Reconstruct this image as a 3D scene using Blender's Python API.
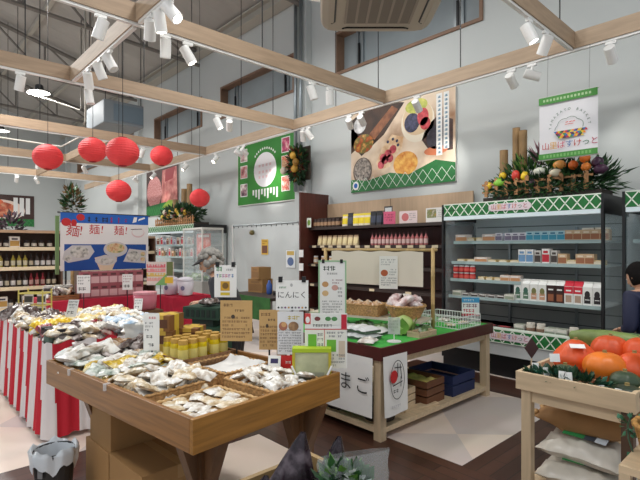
import bpy, bmesh, math, random
from mathutils import Vector, Matrix, noise
for _o in list(bpy.data.objects):
    bpy.data.objects.remove(_o)
SC = bpy.context.scene
COL = SC.collection
PI = math.pi
RD = math.radians
YAW = 0.8238            # heading of the camera: the shop's back wall runs along X at y = 6.2

# ---------------------------------------------------------------- camera
cam_d = bpy.data.cameras.new('camera')
cam_d.sensor_width = 36
cam_d.lens = 36 * 470 / 640
cam_d.shift_y = 7 / 640
cam_d.clip_start = 0.02
cam = bpy.data.objects.new('camera', cam_d)
COL.objects.link(cam)
cam.location = (0, 0, 1.5)
cam.rotation_euler = (PI / 2, 0, YAW)
SC.camera = cam

# ---------------------------------------------------------------- world, exposure
w = bpy.data.worlds.new('world')
SC.world = w
w.use_nodes = True
w.node_tree.nodes['Background'].inputs[0].default_value = (0.86, 0.93, 1.0, 1)
w.node_tree.nodes['Background'].inputs[1].default_value = 0.6
SC.view_settings.view_transform = 'Standard'
SC.view_settings.look = 'None'
SC.view_settings.gamma = 1
SC.view_settings.use_curve_mapping = False
SC.view_settings.exposure = 0.02
LAMP_W = 75
SPOT_W = 14

# ---------------------------------------------------------------- ceiling lamps' light (housings are built further down)
LAMPS = [(-2.6, 2.4), (-8.3, 1.2), (-13.7, 2.9), (-19.1, 2.9), (-3.0, -1.8), (-10.5, 0.2), (-15.0, -2.2), (0.6, 2.6), (0.8, -1.5), (-5.0, 3.9)]
LAMP_Z = 5.45
for (lx, ly) in LAMPS:
    ld = bpy.data.lights.new('lamp_light', 'AREA')
    ld.shape = 'DISK'
    ld.size = 0.6
    ld.energy = LAMP_W * (2.0 if lx < -6 else 0.9)
    ld.color = (1.0, 0.985, 0.955)
    lo = bpy.data.objects.new('lamp_light', ld)
    COL.objects.link(lo)
    lo.location = (lx, ly, LAMP_Z - 0.02)

# ---------------------------------------------------------------- helpers
def lin(c):
    out = []
    for v in c[:3]:
        v = v / 255
        out.append(v / 12.92 if v <= 0.04045 else ((v + 0.055) / 1.055) ** 2.4)
    return tuple(out)

MATS = {}
def mat(name, col, rough=0.55, metal=0.0, var=0.0, scale=8.0, stretch=(1, 1, 1), alpha=1.0, emit=0.0, col2=None, bump=0.0, spec=0.5, ramp=None, dist=0.0):
    if name in MATS:
        return MATS[name]
    m = bpy.data.materials.new(name)
    m.use_nodes = True
    nt = m.node_tree
    b = nt.nodes['Principled BSDF']
    c = lin(col)
    b.inputs['Base Color'].default_value = (*c, 1)
    b.inputs['Roughness'].default_value = rough
    b.inputs['Metallic'].default_value = metal
    b.inputs['Specular IOR Level'].default_value = spec
    b.inputs['Alpha'].default_value = alpha
    if emit:
        b.inputs['Emission Color'].default_value = (*c, 1)
        b.inputs['Emission Strength'].default_value = emit
    if var or col2 or bump or ramp:
        tc = nt.nodes.new('ShaderNodeTexCoord')
        mp = nt.nodes.new('ShaderNodeMapping')
        mp.inputs['Scale'].default_value = stretch
        nt.links.new(tc.outputs['Object'], mp.inputs['Vector'])
        nz = nt.nodes.new('ShaderNodeTexNoise')
        nz.inputs['Scale'].default_value = scale
        nz.inputs['Detail'].default_value = 4
        nz.inputs['Distortion'].default_value = dist
        nt.links.new(mp.outputs['Vector'], nz.inputs['Vector'])
        cr = nt.nodes.new('ShaderNodeValToRGB')
        nt.links.new(nz.outputs['Fac'], cr.inputs['Fac'])
        e = cr.color_ramp.elements
        if ramp:
            e[0].position = 0.3
            e[0].color = (*lin(ramp[0]), 1)
            e[1].position = 0.7
            e[1].color = (*lin(ramp[-1]), 1)
            for i, rc in enumerate(ramp[1:-1]):
                ne = e.new(0.3 + 0.4 * (i + 1) / (len(ramp) - 1))
                ne.color = (*lin(rc), 1)
        else:
            c2 = lin(col2) if col2 else tuple(min(1, v * (1 + var)) for v in c)
            c1 = c if col2 else tuple(v * (1 - var) for v in c)
            e[0].position = 0.35
            e[0].color = (*c1, 1)
            e[1].position = 0.65
            e[1].color = (*c2, 1)
        if var or col2 or ramp:
            nt.links.new(cr.outputs['Color'], b.inputs['Base Color'])
        if bump:
            bp = nt.nodes.new('ShaderNodeBump')
            bp.inputs['Strength'].default_value = bump
            nt.links.new(nz.outputs['Fac'], bp.inputs['Height'])
            nt.links.new(bp.outputs['Normal'], b.inputs['Normal'])
    MATS[name] = m
    return m

def flat(r, g, b, rough=0.6):
    return mat('paint_%d_%d_%d' % (r, g, b), (r, g, b), rough)

class MB:
    """collects shapes into ONE mesh"""
    def __init__(s):
        s.bm = bmesh.new()
        s.M = Matrix.Identity(4)
        s.mats = []
    def mi(s, m):
        if m is None:
            m = s.mats[0]
        if m not in s.mats:
            s.mats.append(m)
        return s.mats.index(m)
    def face(s, vs, k):
        try:
            f = s.bm.faces.new(vs)
            f.material_index = k
            return f
        except ValueError:
            return None
    def v(s, p):
        return s.bm.verts.new(s.M @ Vector(p))
    def box(s, c, d, m=None, rz=0, rx=0, ry=0, top=1.0):
        k = s.mi(m)
        r = Matrix.Translation(c) @ Matrix.Rotation(rz, 4, 'Z') @ Matrix.Rotation(rx, 4, 'X') @ Matrix.Rotation(ry, 4, 'Y')
        vs = []
        for z in (-1, 1):
            t = top if z > 0 else 1
            for x, y in ((-1, -1), (1, -1), (1, 1), (-1, 1)):
                vs.append(s.v(r @ Vector((x * d[0] / 2 * t, y * d[1] / 2 * t, z * d[2] / 2))))
        for q in ((3, 2, 1, 0), (4, 5, 6, 7), (0, 1, 5, 4), (1, 2, 6, 5), (2, 3, 7, 6), (3, 0, 4, 7)):
            s.face([vs[i] for i in q], k)
        return s
    def span(s, a, b, m=None):
        return s.box([(a[i] + b[i]) / 2 for i in range(3)], [abs(b[i] - a[i]) for i in range(3)], m)
    def cyl(s, p0, p1, r0, r1=None, n=12, m=None, cap=True):
        k = s.mi(m)
        if r1 is None:
            r1 = r0
        p0, p1 = Vector(p0), Vector(p1)
        d = (p1 - p0).normalized()
        a = d.orthogonal().normalized()
        b = d.cross(a)
        A = []
        B = []
        for i in range(n):
            t = 2 * PI * i / n
            o = a * math.cos(t) + b * math.sin(t)
            A.append(s.v(p0 + o * r0))
            B.append(s.v(p1 + o * r1))
        for i in range(n):
            j = (i + 1) % n
            s.face([A[i], A[j], B[j], B[i]], k)
        if cap:
            s.face(A[::-1], k)
            s.face(B, k)
        return s
    def tube(s, pts, r, n=8, m=None, closed=False):
        k = s.mi(m)
        pts = [Vector(p) for p in pts]
        N = len(pts)
        rings = []
        up = Vector((0.123, 0.32, 0.94))
        for i, p in enumerate(pts):
            if closed:
                d = pts[(i + 1) % N] - pts[i - 1]
            else:
                d = pts[min(i + 1, N - 1)] - pts[max(i - 1, 0)]
            d.normalize()
            a = d.cross(up)
            if a.length < 1e-4:
                a = d.orthogonal()
            a.normalize()
            b = d.cross(a)
            rings.append([s.v(p + (a * math.cos(2 * PI * j / n) + b * math.sin(2 * PI * j / n)) * r) for j in range(n)])
        for i in range(N if closed else N - 1):
            A, B = rings[i], rings[(i + 1) % N]
            for j in range(n):
                s.face([A[j], A[(j + 1) % n], B[(j + 1) % n], B[j]], k)
        if not closed:
            s.face(rings[0][::-1], k)
            s.face(rings[-1], k)
        return s
    def lathe(s, prof, n=16, m=None, c=(0, 0, 0), ms=None, sx=1, sy=1):
        """prof: (radius, z); ms: one material per band"""
        rings = []
        for (r, z) in prof:
            rings.append([s.v((c[0] + sx * r * math.cos(2 * PI * i / n), c[1] + sy * r * math.sin(2 * PI * i / n), c[2] + z)) for i in range(n)])
        for q in range(len(rings) - 1):
            k = s.mi(ms[q] if ms else m)
            for i in range(n):
                j = (i + 1) % n
                s.face([rings[q][i], rings[q][j], rings[q + 1][j], rings[q + 1][i]], k)
        s.face(rings[0][::-1], s.mi(ms[0] if ms else m))
        s.face(rings[-1], s.mi(ms[-1] if ms else m))
        return s
    def sph(s, c, r, m=None, u=12, v=8, rz=0, wob=0.0, seed=0):
        if not hasattr(r, '__len__'):
            r = (r, r, r)
        k = s.mi(m)
        R_ = Matrix.Rotation(rz, 3, 'Z')
        rings = []
        for i in range(1, v):
            t = PI * i / v
            ring = []
            for j in range(u):
                p = 2 * PI * j / u
                d = Vector((math.sin(t) * math.cos(p), math.sin(t) * math.sin(p), math.cos(t)))
                f = 1 + (wob * noise.noise(d * 1.7 + Vector((seed * 3.1, seed, 0))) if wob else 0)
                ring.append(s.v(Vector(c) + R_ @ Vector((d.x * r[0] * f, d.y * r[1] * f, d.z * r[2] * f))))
            rings.append(ring)
        a = s.v(Vector(c) + Vector((0, 0, r[2])))
        b = s.v(Vector(c) - Vector((0, 0, r[2])))
        for j in range(u):
            q = (j + 1) % u
            s.face([a, rings[0][j], rings[0][q]], k)
            s.face([b, rings[-1][q], rings[-1][j]], k)
            for i in range(len(rings) - 1):
                s.face([rings[i][j], rings[i + 1][j], rings[i + 1][q], rings[i][q]], k)
        return s
    def poly(s, pts, m=None):
        s.face([s.v(p) for p in pts], s.mi(m))
        return s
    def prism(s, pts, y0, y1, m=None):
        """outline pts (x, z), thickness y0..y1"""
        k = s.mi(m)
        A = [s.v((x, y0, z)) for x, z in pts]
        B = [s.v((x, y1, z)) for x, z in pts]
        n = len(pts)
        s.face(A, k)
        s.face(B[::-1], k)
        for i in range(n):
            j = (i + 1) % n
            s.face([A[j], A[i], B[i], B[j]], k)
        return s
    def disc(s, x, z, rx, rz_, y, m=None, n=18):
        return s.poly([(x + rx * math.cos(2 * PI * i / n), y, z + rz_ * math.sin(2 * PI * i / n)) for i in range(n)], m)
    def rect(s, x0, z0, x1, z1, y, m=None):
        return s.poly([(x0, y, z0), (x1, y, z0), (x1, y, z1), (x0, y, z1)], m)
    def line(s, x0, z0, x1, z1, wd, y, m=None):
        d = Vector((x1 - x0, z1 - z0))
        if d.length < 1e-6:
            return s
        d.normalize()
        nx, nz = -d.y * wd / 2, d.x * wd / 2
        return s.poly([(x0 - nx, y, z0 - nz), (x1 - nx, y, z1 - nz), (x1 + nx, y, z1 + nz), (x0 + nx, y, z0 + nz)], m)
    def surf(s, fn, nu, nv, m=None, closed_u=False, mfn=None):
        g = [[s.v(fn(i / nu, j / nv)) for j in range(nv + 1)] for i in range(nu if closed_u else nu + 1)]
        for i in range(nu):
            for j in range(nv):
                a = g[i]
                b = g[(i + 1) % len(g)]
                s.face([a[j], b[j], b[j + 1], a[j + 1]], s.mi(mfn(i, j) if mfn else m))
        return s
    def text(s, st, size, x, z, y, m, align='CENTER', rot=0.0):
        me = text_mesh(st, size, align)
        k = s.mi(m)
        T = s.M @ Matrix.Translation((x, y, z)) @ Matrix.Rotation(rot, 4, 'Y') @ Matrix.Rotation(PI / 2, 4, 'X')
        vs = [s.bm.verts.new(T @ v.co) for v in me.vertices]
        for p in me.polygons:
            f = s.face([vs[i] for i in p.vertices], k)
        return s
    def done(s, name, m=None, parent=None, loc=(0, 0, 0), rz=0.0, smooth=False, bevel=0.0, weld=False, solid=0.0):
        if m is not None and not s.mats:
            s.mats.append(m)
        if weld:
            bmesh.ops.remove_doubles(s.bm, verts=s.bm.verts, dist=1e-5)
        me = bpy.data.meshes.new(name)
        s.bm.to_mesh(me)
        s.bm.free()
        for q in s.mats:
            me.materials.append(q)
        if smooth:
            for p in me.polygons:
                p.use_smooth = True
        o = bpy.data.objects.new(name, me)
        COL.objects.link(o)
        o.location = loc
        o.rotation_euler = (0, 0, rz)
        if parent:
            o.parent = parent
        if bevel:
            b = o.modifiers.new('bevel', 'BEVEL')
            b.width = bevel
            b.segments = 2
            b.limit_method = 'ANGLE'
        if solid:
            b = o.modifiers.new('solid', 'SOLIDIFY')
            b.thickness = solid
            b.offset = 0
        return o

TXT = {}
def text_mesh(st, size, align):
    key = (st, size, align)
    if key not in TXT:
        cu = bpy.data.curves.new('lettering', 'FONT')
        cu.body = st
        cu.size = size
        cu.align_x = align
        cu.align_y = 'CENTER'
        cu.resolution_u = 2
        o = bpy.data.objects.new('lettering', cu)
        COL.objects.link(o)
        bpy.context.view_layer.update()
        me = bpy.data.meshes.new_from_object(o.evaluated_get(bpy.context.evaluated_depsgraph_get()))
        bpy.data.objects.remove(o)
        TXT[key] = me
    return TXT[key]

def tag(o, label, cat, group=None, kind=None):
    o['label'] = label
    o['category'] = cat
    if group:
        o['group'] = group
    if kind:
        o['kind'] = kind
    return o
def thing(name, label, cat, loc=(0, 0, 0), rz=0.0, group=None):
    o = bpy.data.objects.new(name, None)
    COL.objects.link(o)
    o.location = loc
    o.rotation_euler = (0, 0, rz)
    o.empty_display_size = 0.1
    return tag(o, label, cat, group)
def struct(o):
    o['kind'] = 'structure'
    return o
def dup(root, loc=None, rot=None, label=None, scale=None):
    r = root.copy()
    COL.objects.link(r)
    if loc is not None:
        r.location = loc
    if rot is not None:
        r.rotation_euler = rot if hasattr(rot, '__len__') else (0, 0, rot)
    if scale is not None:
        r.scale = scale if hasattr(scale, '__len__') else (scale,) * 3
    if label:
        r['label'] = label
    for ch in list(root.children):
        c = ch.copy()
        COL.objects.link(c)
        c.parent = r
        for g in list(ch.children):
            d = g.copy()
            COL.objects.link(d)
            d.parent = c
    return r
ORD = ('first second third fourth fifth sixth seventh eighth ninth tenth eleventh twelfth thirteenth fourteenth fifteenth sixteenth seventeenth eighteenth nineteenth '
       'twentieth twenty-first twenty-second twenty-third twenty-fourth twenty-fifth twenty-sixth twenty-seventh twenty-eighth twenty-ninth thirtieth').split()
class Kind:
    """first call places the prototype itself, later calls copy it"""
    def __init__(s, proto):
        s.p = proto
        s.used = False
    def put(s, loc, rot=0.0, label=None, scale=None):
        if not s.used:
            s.used = True
            o = s.p
            o.location = loc
            o.rotation_euler = rot if hasattr(rot, '__len__') else (0, 0, rot)
            if scale is not None:
                o.scale = scale if hasattr(scale, '__len__') else (scale,) * 3
            if label:
                o['label'] = label
            return o
        return dup(s.p, loc, rot, label, scale)

# ---------------------------------------------------------------- materials
WALL = mat('wall_paint', (197, 202, 201), 0.75, var=0.02, scale=0.6)
CEIL = mat('roof_sheet', (170, 167, 162), 0.8, var=0.06, scale=0.8)
STEEL = mat('roof_steel', (124, 120, 115), 0.6)
STEEL_L = mat('pale_steel', (176, 172, 162), 0.55)
GALV = mat('galvanised', (150, 158, 162), 0.35, metal=0.6, var=0.08, scale=3)
BEAM = mat('beam_wood', (170, 148, 124), 0.6, var=0.1, scale=5, stretch=(0.6, 6, 6))
BEAMY = mat('beam_wood_cross', (164, 141, 117), 0.6, var=0.1, scale=5, stretch=(6, 0.6, 6))
WHITE = mat('white_enamel', (232, 232, 230), 0.4)
PAPER = mat('paper', (236, 236, 234), 0.7)
BLACK = mat('black_plastic', (22, 22, 24), 0.4)
INK = mat('ink', (34, 34, 38), 0.7)
GREY = mat('grey_ink', (120, 120, 122), 0.7)
RED = mat('red_ink', (196, 40, 44), 0.6)
BLUE = mat('blue_ink', (32, 98, 178), 0.6)
GREEN = mat('lattice_green', (28, 112, 52), 0.5, var=0.12, scale=14)
LATT = mat('lattice_white', (226, 236, 222), 0.5)
T1WOOD = mat('table_wood', (150, 101, 50), 0.42, var=0.22, scale=4, stretch=(0.7, 7, 12), dist=0.4)
T1WOODB = mat('table_wood_leg', (100, 68, 40), 0.5, var=0.2, scale=4, stretch=(7, 7, 0.8))
PALE = mat('pale_wood', (205, 182, 150), 0.5, var=0.09, scale=4, stretch=(0.8, 8, 8))
PALEV = mat('pale_wood_upright', (199, 177, 146), 0.5, var=0.09, scale=4, stretch=(8, 8, 0.8))
WICK = mat('wicker', (182, 142, 92), 0.7, var=0.3, scale=60)
WICKD = mat('wicker_dark', (120, 84, 50), 0.7, var=0.35, scale=50)
KRAFT = mat('kraft', (196, 160, 106), 0.75, var=0.06, scale=5)
CARD = mat('cardboard', (158, 120, 74), 0.75, var=0.05, scale=3)
TAPE = mat('parcel_tape', (170, 134, 86), 0.35)
GLASS = mat('clear_glass', (220, 232, 232), 0.05, alpha=0.16)
VINYL = mat('milky_vinyl', (222, 228, 228), 0.3, alpha=0.5)
POLY = mat('clear_wrap', (240, 242, 244), 0.18, alpha=0.34)
TURF = mat('green_felt', (62, 168, 66), 0.85, var=0.1, scale=40)
CRIM = mat('crimson_cloth', (176, 20, 52), 0.75, var=0.12, scale=6)
STRW = mat('skirt_white', (222, 216, 216), 0.75)
STRR = mat('skirt_red', (190, 26, 46), 0.75)
LEAF = mat('leaf_green', (44, 84, 40), 0.5, var=0.35, scale=20)
LEAFD = mat('leaf_dark', (36, 68, 40), 0.5, var=0.35, scale=20)
LEAFL = mat('leaf_light', (104, 150, 62), 0.5, var=0.25, scale=20)
BROWN = mat('dark_brown_panel', (84, 40, 32), 0.45, var=0.12, scale=4, stretch=(8, 8, 0.7))
MAHOG = mat('mahogany_edge', (78, 28, 24), 0.4, var=0.1, scale=5)
FRG = mat('case_grey', (176, 180, 178), 0.5)
FRGD = mat('case_inner', (168, 172, 170), 0.55)
SHELF_W = mat('shelf_white', (214, 222, 222), 0.4)
RAIL = mat('price_rail', (214, 198, 166), 0.5)
LED = mat('led_strip', (225, 240, 255), 0.3, emit=5.0)
LENS = mat('lamp_lens', (255, 246, 230), 0.3, emit=14.0)
BAYL = mat('bay_lens', (255, 250, 240), 0.3, emit=9.0)
def lattice(mb, x0, x1, z0, z1, y, step, wd, m):
    """white diagonal lattice clipped to a strip"""
    h = z1 - z0
    n = int((x1 - x0) / step) + int(h / step) + 3
    for sgn in (1, -1):
        for i in range(-int(h / step) - 2, n):
            xs = x0 + i * step
            a, b = (xs, z0), (xs + h * 0.8, z1)
            if sgn < 0:
                a, b = (xs, z1), (xs + h * 0.8, z0)
            (ax, az), (bx, bz) = a, b
            if bx <= x0 or ax >= x1:
                continue
            if ax < x0:
                t = (x0 - ax) / (bx - ax)
                ax, az = x0, az + (bz - az) * t
            if bx > x1:
                t = (x1 - ax) / (bx - ax)
                bx, bz = x1, az + (bz - az) * t
            mb.line(ax, az, bx, bz, wd, y, m)
LOGO_COL = [(188, 60, 60), (214, 160, 60), (200, 70, 96), (70, 110, 170), (190, 70, 60), (70, 120, 90), (176, 60, 90)]
def logo(mb, x, z, size, y, pitch=None):
    s = '山里ばすけっと'
    pitch = pitch or size * 0.98
    for i, ch in enumerate(s):
        mb.text(ch, size, x + (i - 3) * pitch, z, y, flat(*LOGO_COL[i]))
def scribble(mb, x0, x1, z0, z1, rows, y, m=None, seed=1, fill=0.6, glyph=None):
    """rows of short strokes for writing too small to read"""
    r = random.Random(seed)
    m = m or GREY
    rh = (z1 - z0) / rows
    g = glyph or rh * 0.62
    for i in range(rows):
        zc = z1 - rh * (i + 0.5)
        x = x0
        xe = x0 + (x1 - x0) * (1 if i < rows - 1 else r.uniform(0.5, 0.9))
        while x < xe - g * 0.5:
            if r.random() < 0.9:
                a = rh * fill / 2
                t = a * 0.34
                mb.rect(x, zc + a * 0.35, x + g * 0.8, zc + a * 0.35 + t, y, m)
                if r.random() < 0.7:
                    mb.rect(x, zc - a * 0.6, x + g * 0.8, zc - a * 0.6 + t, y, m)
                xx = x + g * r.choice((0.05, 0.3, 0.55))
                mb.rect(xx, zc - a, xx + t, zc + a, y - 0.0002, m)
            x += g
# ================================================================ SETTING
def tile_mat():
    m = bpy.data.materials.new('floor_tile')
    m.use_nodes = True
    nt = m.node_tree
    b = nt.nodes['Principled BSDF']
    b.inputs['Roughness'].default_value = 0.38
    tc = nt.nodes.new('ShaderNodeTexCoord')
    mp = nt.nodes.new('ShaderNodeMapping')
    mp.inputs['Rotation'].default_value = (0, 0, RD(45))
    ch = nt.nodes.new('ShaderNodeTexChecker')
    ch.inputs['Scale'].default_value = 1.05
    ch.inputs['Color1'].default_value = (*lin((234, 217, 203)), 1)
    ch.inputs['Color2'].default_value = (*lin((212, 200, 194)), 1)
    nz = nt.nodes.new('ShaderNodeTexNoise')
    nz.inputs['Scale'].default_value = 2.2
    nz.inputs['Detail'].default_value = 6
    mx = nt.nodes.new('ShaderNodeMix')
    mx.data_type = 'RGBA'
    mx.blend_type = 'MULTIPLY'
    mx.inputs['Factor'].default_value = 0.12
    nt.links.new(tc.outputs['Object'], mp.inputs['Vector'])
    nt.links.new(mp.outputs['Vector'], ch.inputs['Vector'])
    nt.links.new(tc.outputs['Object'], nz.inputs['Vector'])
    nt.links.new(ch.outputs['Color'], mx.inputs['A'])
    nt.links.new(nz.outputs['Color'], mx.inputs['B'])
    nt.links.new(mx.outputs['Result'], b.inputs['Base Color'])
    return m
def plank_mat(name, along_x):
    m = bpy.data.materials.new(name)
    m.use_nodes = True
    nt = m.node_tree
    b = nt.nodes['Principled BSDF']
    b.inputs['Roughness'].default_value = 0.36
    tc = nt.nodes.new('ShaderNodeTexCoord')
    mp = nt.nodes.new('ShaderNodeMapping')
    if not along_x:
        mp.inputs['Rotation'].default_value = (0, 0, RD(90))
    br = nt.nodes.new('ShaderNodeTexBrick')
    br.inputs['Scale'].default_value = 1.0
    br.inputs['Brick Width'].default_value = 0.9
    br.inputs['Row Height'].default_value = 0.1
    br.inputs['Mortar Size'].default_value = 0.004
    br.inputs['Color1'].default_value = (*lin((82, 52, 40)), 1)
    br.inputs['Color2'].default_value = (*lin((64, 40, 31)), 1)
    br.inputs['Mortar'].default_value = (*lin((42, 26, 20)), 1)
    nt.links.new(tc.outputs['Object'], mp.inputs['Vector'])
    nt.links.new(mp.outputs['Vector'], br.inputs['Vector'])
    nt.links.new(br.outputs['Color'], b.inputs['Base Color'])
    return m
PLX, PLY = plank_mat('plank_floor_along', True), plank_mat('plank_floor_across', False)
struct(MB().span((-24.2, -5, -0.1), (4, 6.45, 0), tile_mat()).done('floor'))
def strip(x0, y0, x1, y1, m):
    struct(MB().span((x0, y0, -0.02), (x1, y1, 0.002), m).done('floor_plank_strip'))
for (y0, y1) in ((-0.35, 0.3), (2.2, 2.9), (4.62, 5.2)):
    strip(-3.72, y0, 2.2, y1, PLX)
for (x0, x1) in ((-3.72, -3.1), (-1.7, -1.1), (0.4, 1.0)):
    for (y0, y1) in ((0.3, 2.2), (2.9, 4.62)):
        strip(x0, y0, x1, y1, PLY)

WINX = [(-22.3, -19.3), (-18.3, -15.3), (-14.3, -11.3), (-10.35, -7.45), (-6.25, -3.3), (-2.85, 0.2)]
WZ0, WZ1 = 4.7, 5.5
mb = MB()
mb.span((-24.2, 6.2, 0), (3, 6.45, WZ0), WALL)
mb.span((-24.2, 6.2, WZ1), (3, 6.45, 8.2), WALL)
px_ = -24.2
for (a, b) in WINX + [(3, 3)]:
    mb.span((px_, 6.2, WZ0), (a, 6.45, WZ1), WALL)
    px_ = b
struct(mb.done('wall_back'))
struct(MB().span((-24.2, -5, 0), (-24, 6.2, 10.5), WALL).done('wall_far'))
mb = MB()
def roof_z(y):
    return 6.75 + (6.3 - y) * 0.26
k = mb.mi(CEIL)
def roof_fn(u, v):
    y = 6.45 - v * 11.5
    return (-24.2 + u * 28.2, y, roof_z(y) + 0.03 * ((int(u * 96) % 2)))
mb.surf(roof_fn, 96, 1, CEIL)
struct(mb.done('ceiling', solid=0.05))
FRW = mat('window_frame_wood', (132, 104, 84), 0.6, var=0.1, scale=6)
PANE = mat('window_pane', (150, 160, 164), 0.3, var=0.1, scale=0.9)
for i, (a, b) in enumerate(WINX):
    r = thing('window_%d' % (i + 1), 'high shop window', 'window', ((a + b) / 2, 6.2, WZ0))
    del r['label'], r['category']
    r['kind'] = 'structure'
    hw = (b - a) / 2
    hh = WZ1 - WZ0
    mb = MB()
    t = 0.05
    mb.span((-hw, -0.03, 0), (hw, 0.22, t), FRW)
    mb.span((-hw, -0.03, hh - t), (hw, 0.22, hh), FRW)
    mb.span((-hw, -0.03, t), (-hw + t, 0.22, hh - t), FRW)
    mb.span((hw - t, -0.03, t), (hw, 0.22, hh - t), FRW)
    mb.done('window_frame', None, r)
    mb = MB()
    mb.span((-hw + t, 0.17, t), (hw - t, 0.19, hh - t), PANE)
    mb.done('window_pane', None, r)
    for q in (-0.34, 0.34):
        mb = MB()
        for d in (-0.06, 0.06):
            mb.span((q * hw * 2 + d - 0.025, 0.13, t), (q * hw * 2 + d + 0.025, 0.17, hh - t), GALV)
        mb.span((q * hw * 2 - 0.02, 0.1, 0.1), (q * hw * 2 + 0.02, 0.13, 0.5), BLACK)
        mb.done('sash_post', None, r)
# pilasters / wall columns
for i, x in enumerate((-7.12, -15.45, -23.6)):
    struct(MB().span((x - 0.17, 6.06, 0), (x + 0.17, 6.2, 7.2), WALL).done('trim_%d' % (i + 1)))
mb = MB()
for d in (-0.08, 0.08):
    mb.cyl((-7.12 + d, 6.0, 2.6), (-7.12 + d, 6.0, 6.7), 0.035, n=10, m=GALV)
tag(mb.done('wall_pipe', smooth=True), 'pair of pale vertical pipes running up the pilaster between the high windows', 'pipe')
# eave beam, roof trusses, purlins
mb = MB()
mb.span((-24, 5.9, 6.5), (3, 6.18, 6.54), STEEL_L)
mb.span((-24, 5.9, 6.72), (3, 6.18, 6.76), STEEL_L)
mb.span((-24, 6.0, 6.54), (3, 6.06, 6.72), STEEL_L)
struct(mb.done('eave_beam'))
for x in (-3.2, -7.1, -11.3, -15.4, -19.5):
    mb = MB()
    zl = 6.3
    mb.cyl((x, 6.1, zl), (x, -4.5, zl + 0.5), 0.05, n=6, m=STEEL)
    ys = [6.0 - 1.3 * q for q in range(9)]
    for q in range(8):
        y0, y1 = ys[q], ys[q + 1]
        bl = lambda y: zl + (6.1 - y) / 10.6 * 0.5
        mb.cyl((x, y0, bl(y0)), (x, y1, roof_z(y1) - 0.12), 0.03, n=6, m=STEEL)
        mb.cyl((x, y1, bl(y1)), (x, y1, roof_z(y1) - 0.12), 0.03, n=6, m=STEEL)
    mb.cyl((x, 6.1, roof_z(6.1) - 0.16), (x, -4.5, roof_z(-4.5) - 0.16), 0.06, n=6, m=STEEL)
    struct(mb.done('roof_beam'))
for y in (4.6, 3.0, 1.4, -0.2, -1.8, -3.4):
    z = roof_z(y)
    struct(MB().span((-24, y - 0.05, z - 0.14), (4, y + 0.05, z - 0.03), STEEL_L).done('roof_beam'))

# suspended wooden grid with light tracks
BZ0, BZ1 = 3.55, 3.72
GRID_Y = 5.25
CROSS = [-1.8, -4.3, -6.35, -9.4, -12.4, -15.4]
def beam(a, b, m):
    return struct(MB().span(a, b, m).done('ceiling_beam'))
beam((-18, GRID_Y - 0.03, BZ0), (2.4, GRID_Y + 0.03, BZ1), BEAM)
for i, x in enumerate(CROSS):
    beam((x - 0.03, -2.5, BZ0), (x + 0.03, GRID_Y - 0.035, BZ1), BEAMY)
segs = [(CROSS[1] + 0.035, 2.4), (CROSS[2] + 0.035, CROSS[1] - 0.035)]
for (a, b) in segs:
    beam((a, 1.67, BZ0), (b, 1.73, BZ1), BEAM)
for (y, a, b) in ((3.2, CROSS[4] + 0.035, CROSS[3] - 0.035), (3.2, CROSS[5] + 0.035, CROSS[4] - 0.035), (1.2, CROSS[4] + 0.035, CROSS[3] - 0.035)):
    beam((a, y - 0.03, BZ0), (b, y + 0.03, BZ1), BEAM)
TRK = mat('track_white', (222, 222, 220), 0.4)
def track(a, b, lab):
    tag(MB().span(a, b, TRK).done('light_track'), lab, 'light track', 'light tracks under the wooden grid')
tz0, tz1 = BZ0 - 0.025, BZ0 - 0.001
track((-17, GRID_Y - 0.018, tz0), (2.3, GRID_Y + 0.018, tz1), 'white light track under the long beam beside the posters')
names = ['beside the hanging banner', 'by the ceiling air conditioner', 'that carries the spotlights over the wooden sweets table', 'in front of the red lanterns', 'behind the red lanterns', 'farthest from the air conditioner']
for i, x in enumerate(CROSS):
    track((x - 0.018, -2.4, tz0), (x + 0.018, GRID_Y - 0.06, tz1), 'white light track under the cross beam ' + names[i])
track((CROSS[1] + 0.06, 1.682, tz0), (CROSS[0] - 0.06, 1.718, tz1), 'white light track under the beam below the air conditioner')
track((CROSS[2] + 0.06, 1.682, tz0), (CROSS[1] - 0.06, 1.718, tz1), 'short white light track under the beam between two cross beams')
# hanger wires, as part of the setting
n = 0
for x, ys in ((CROSS[0], (4.9, 3.4)), (CROSS[1], (5.1, 3.1, 1.5)), (CROSS[2], (4.8, 2.6, 1.2)), (CROSS[3], (4.9, 2.0)), (CROSS[4], (4.5, 2.2)), (CROSS[5], (4.5, 2.5))):
    for y in ys:
        struct(MB().cyl((x, y, BZ1), (x, y, roof_z(y) - 0.03), 0.007, n=6, m=BLACK).done('ceiling_hanger'))
for x in (-3.1, -5.3, -8.0, -10.8):
    struct(MB().cyl((x, GRID_Y, BZ1), (x, GRID_Y, roof_z(GRID_Y) - 0.03), 0.007, n=6, m=BLACK).done('ceiling_hanger'))

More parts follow.
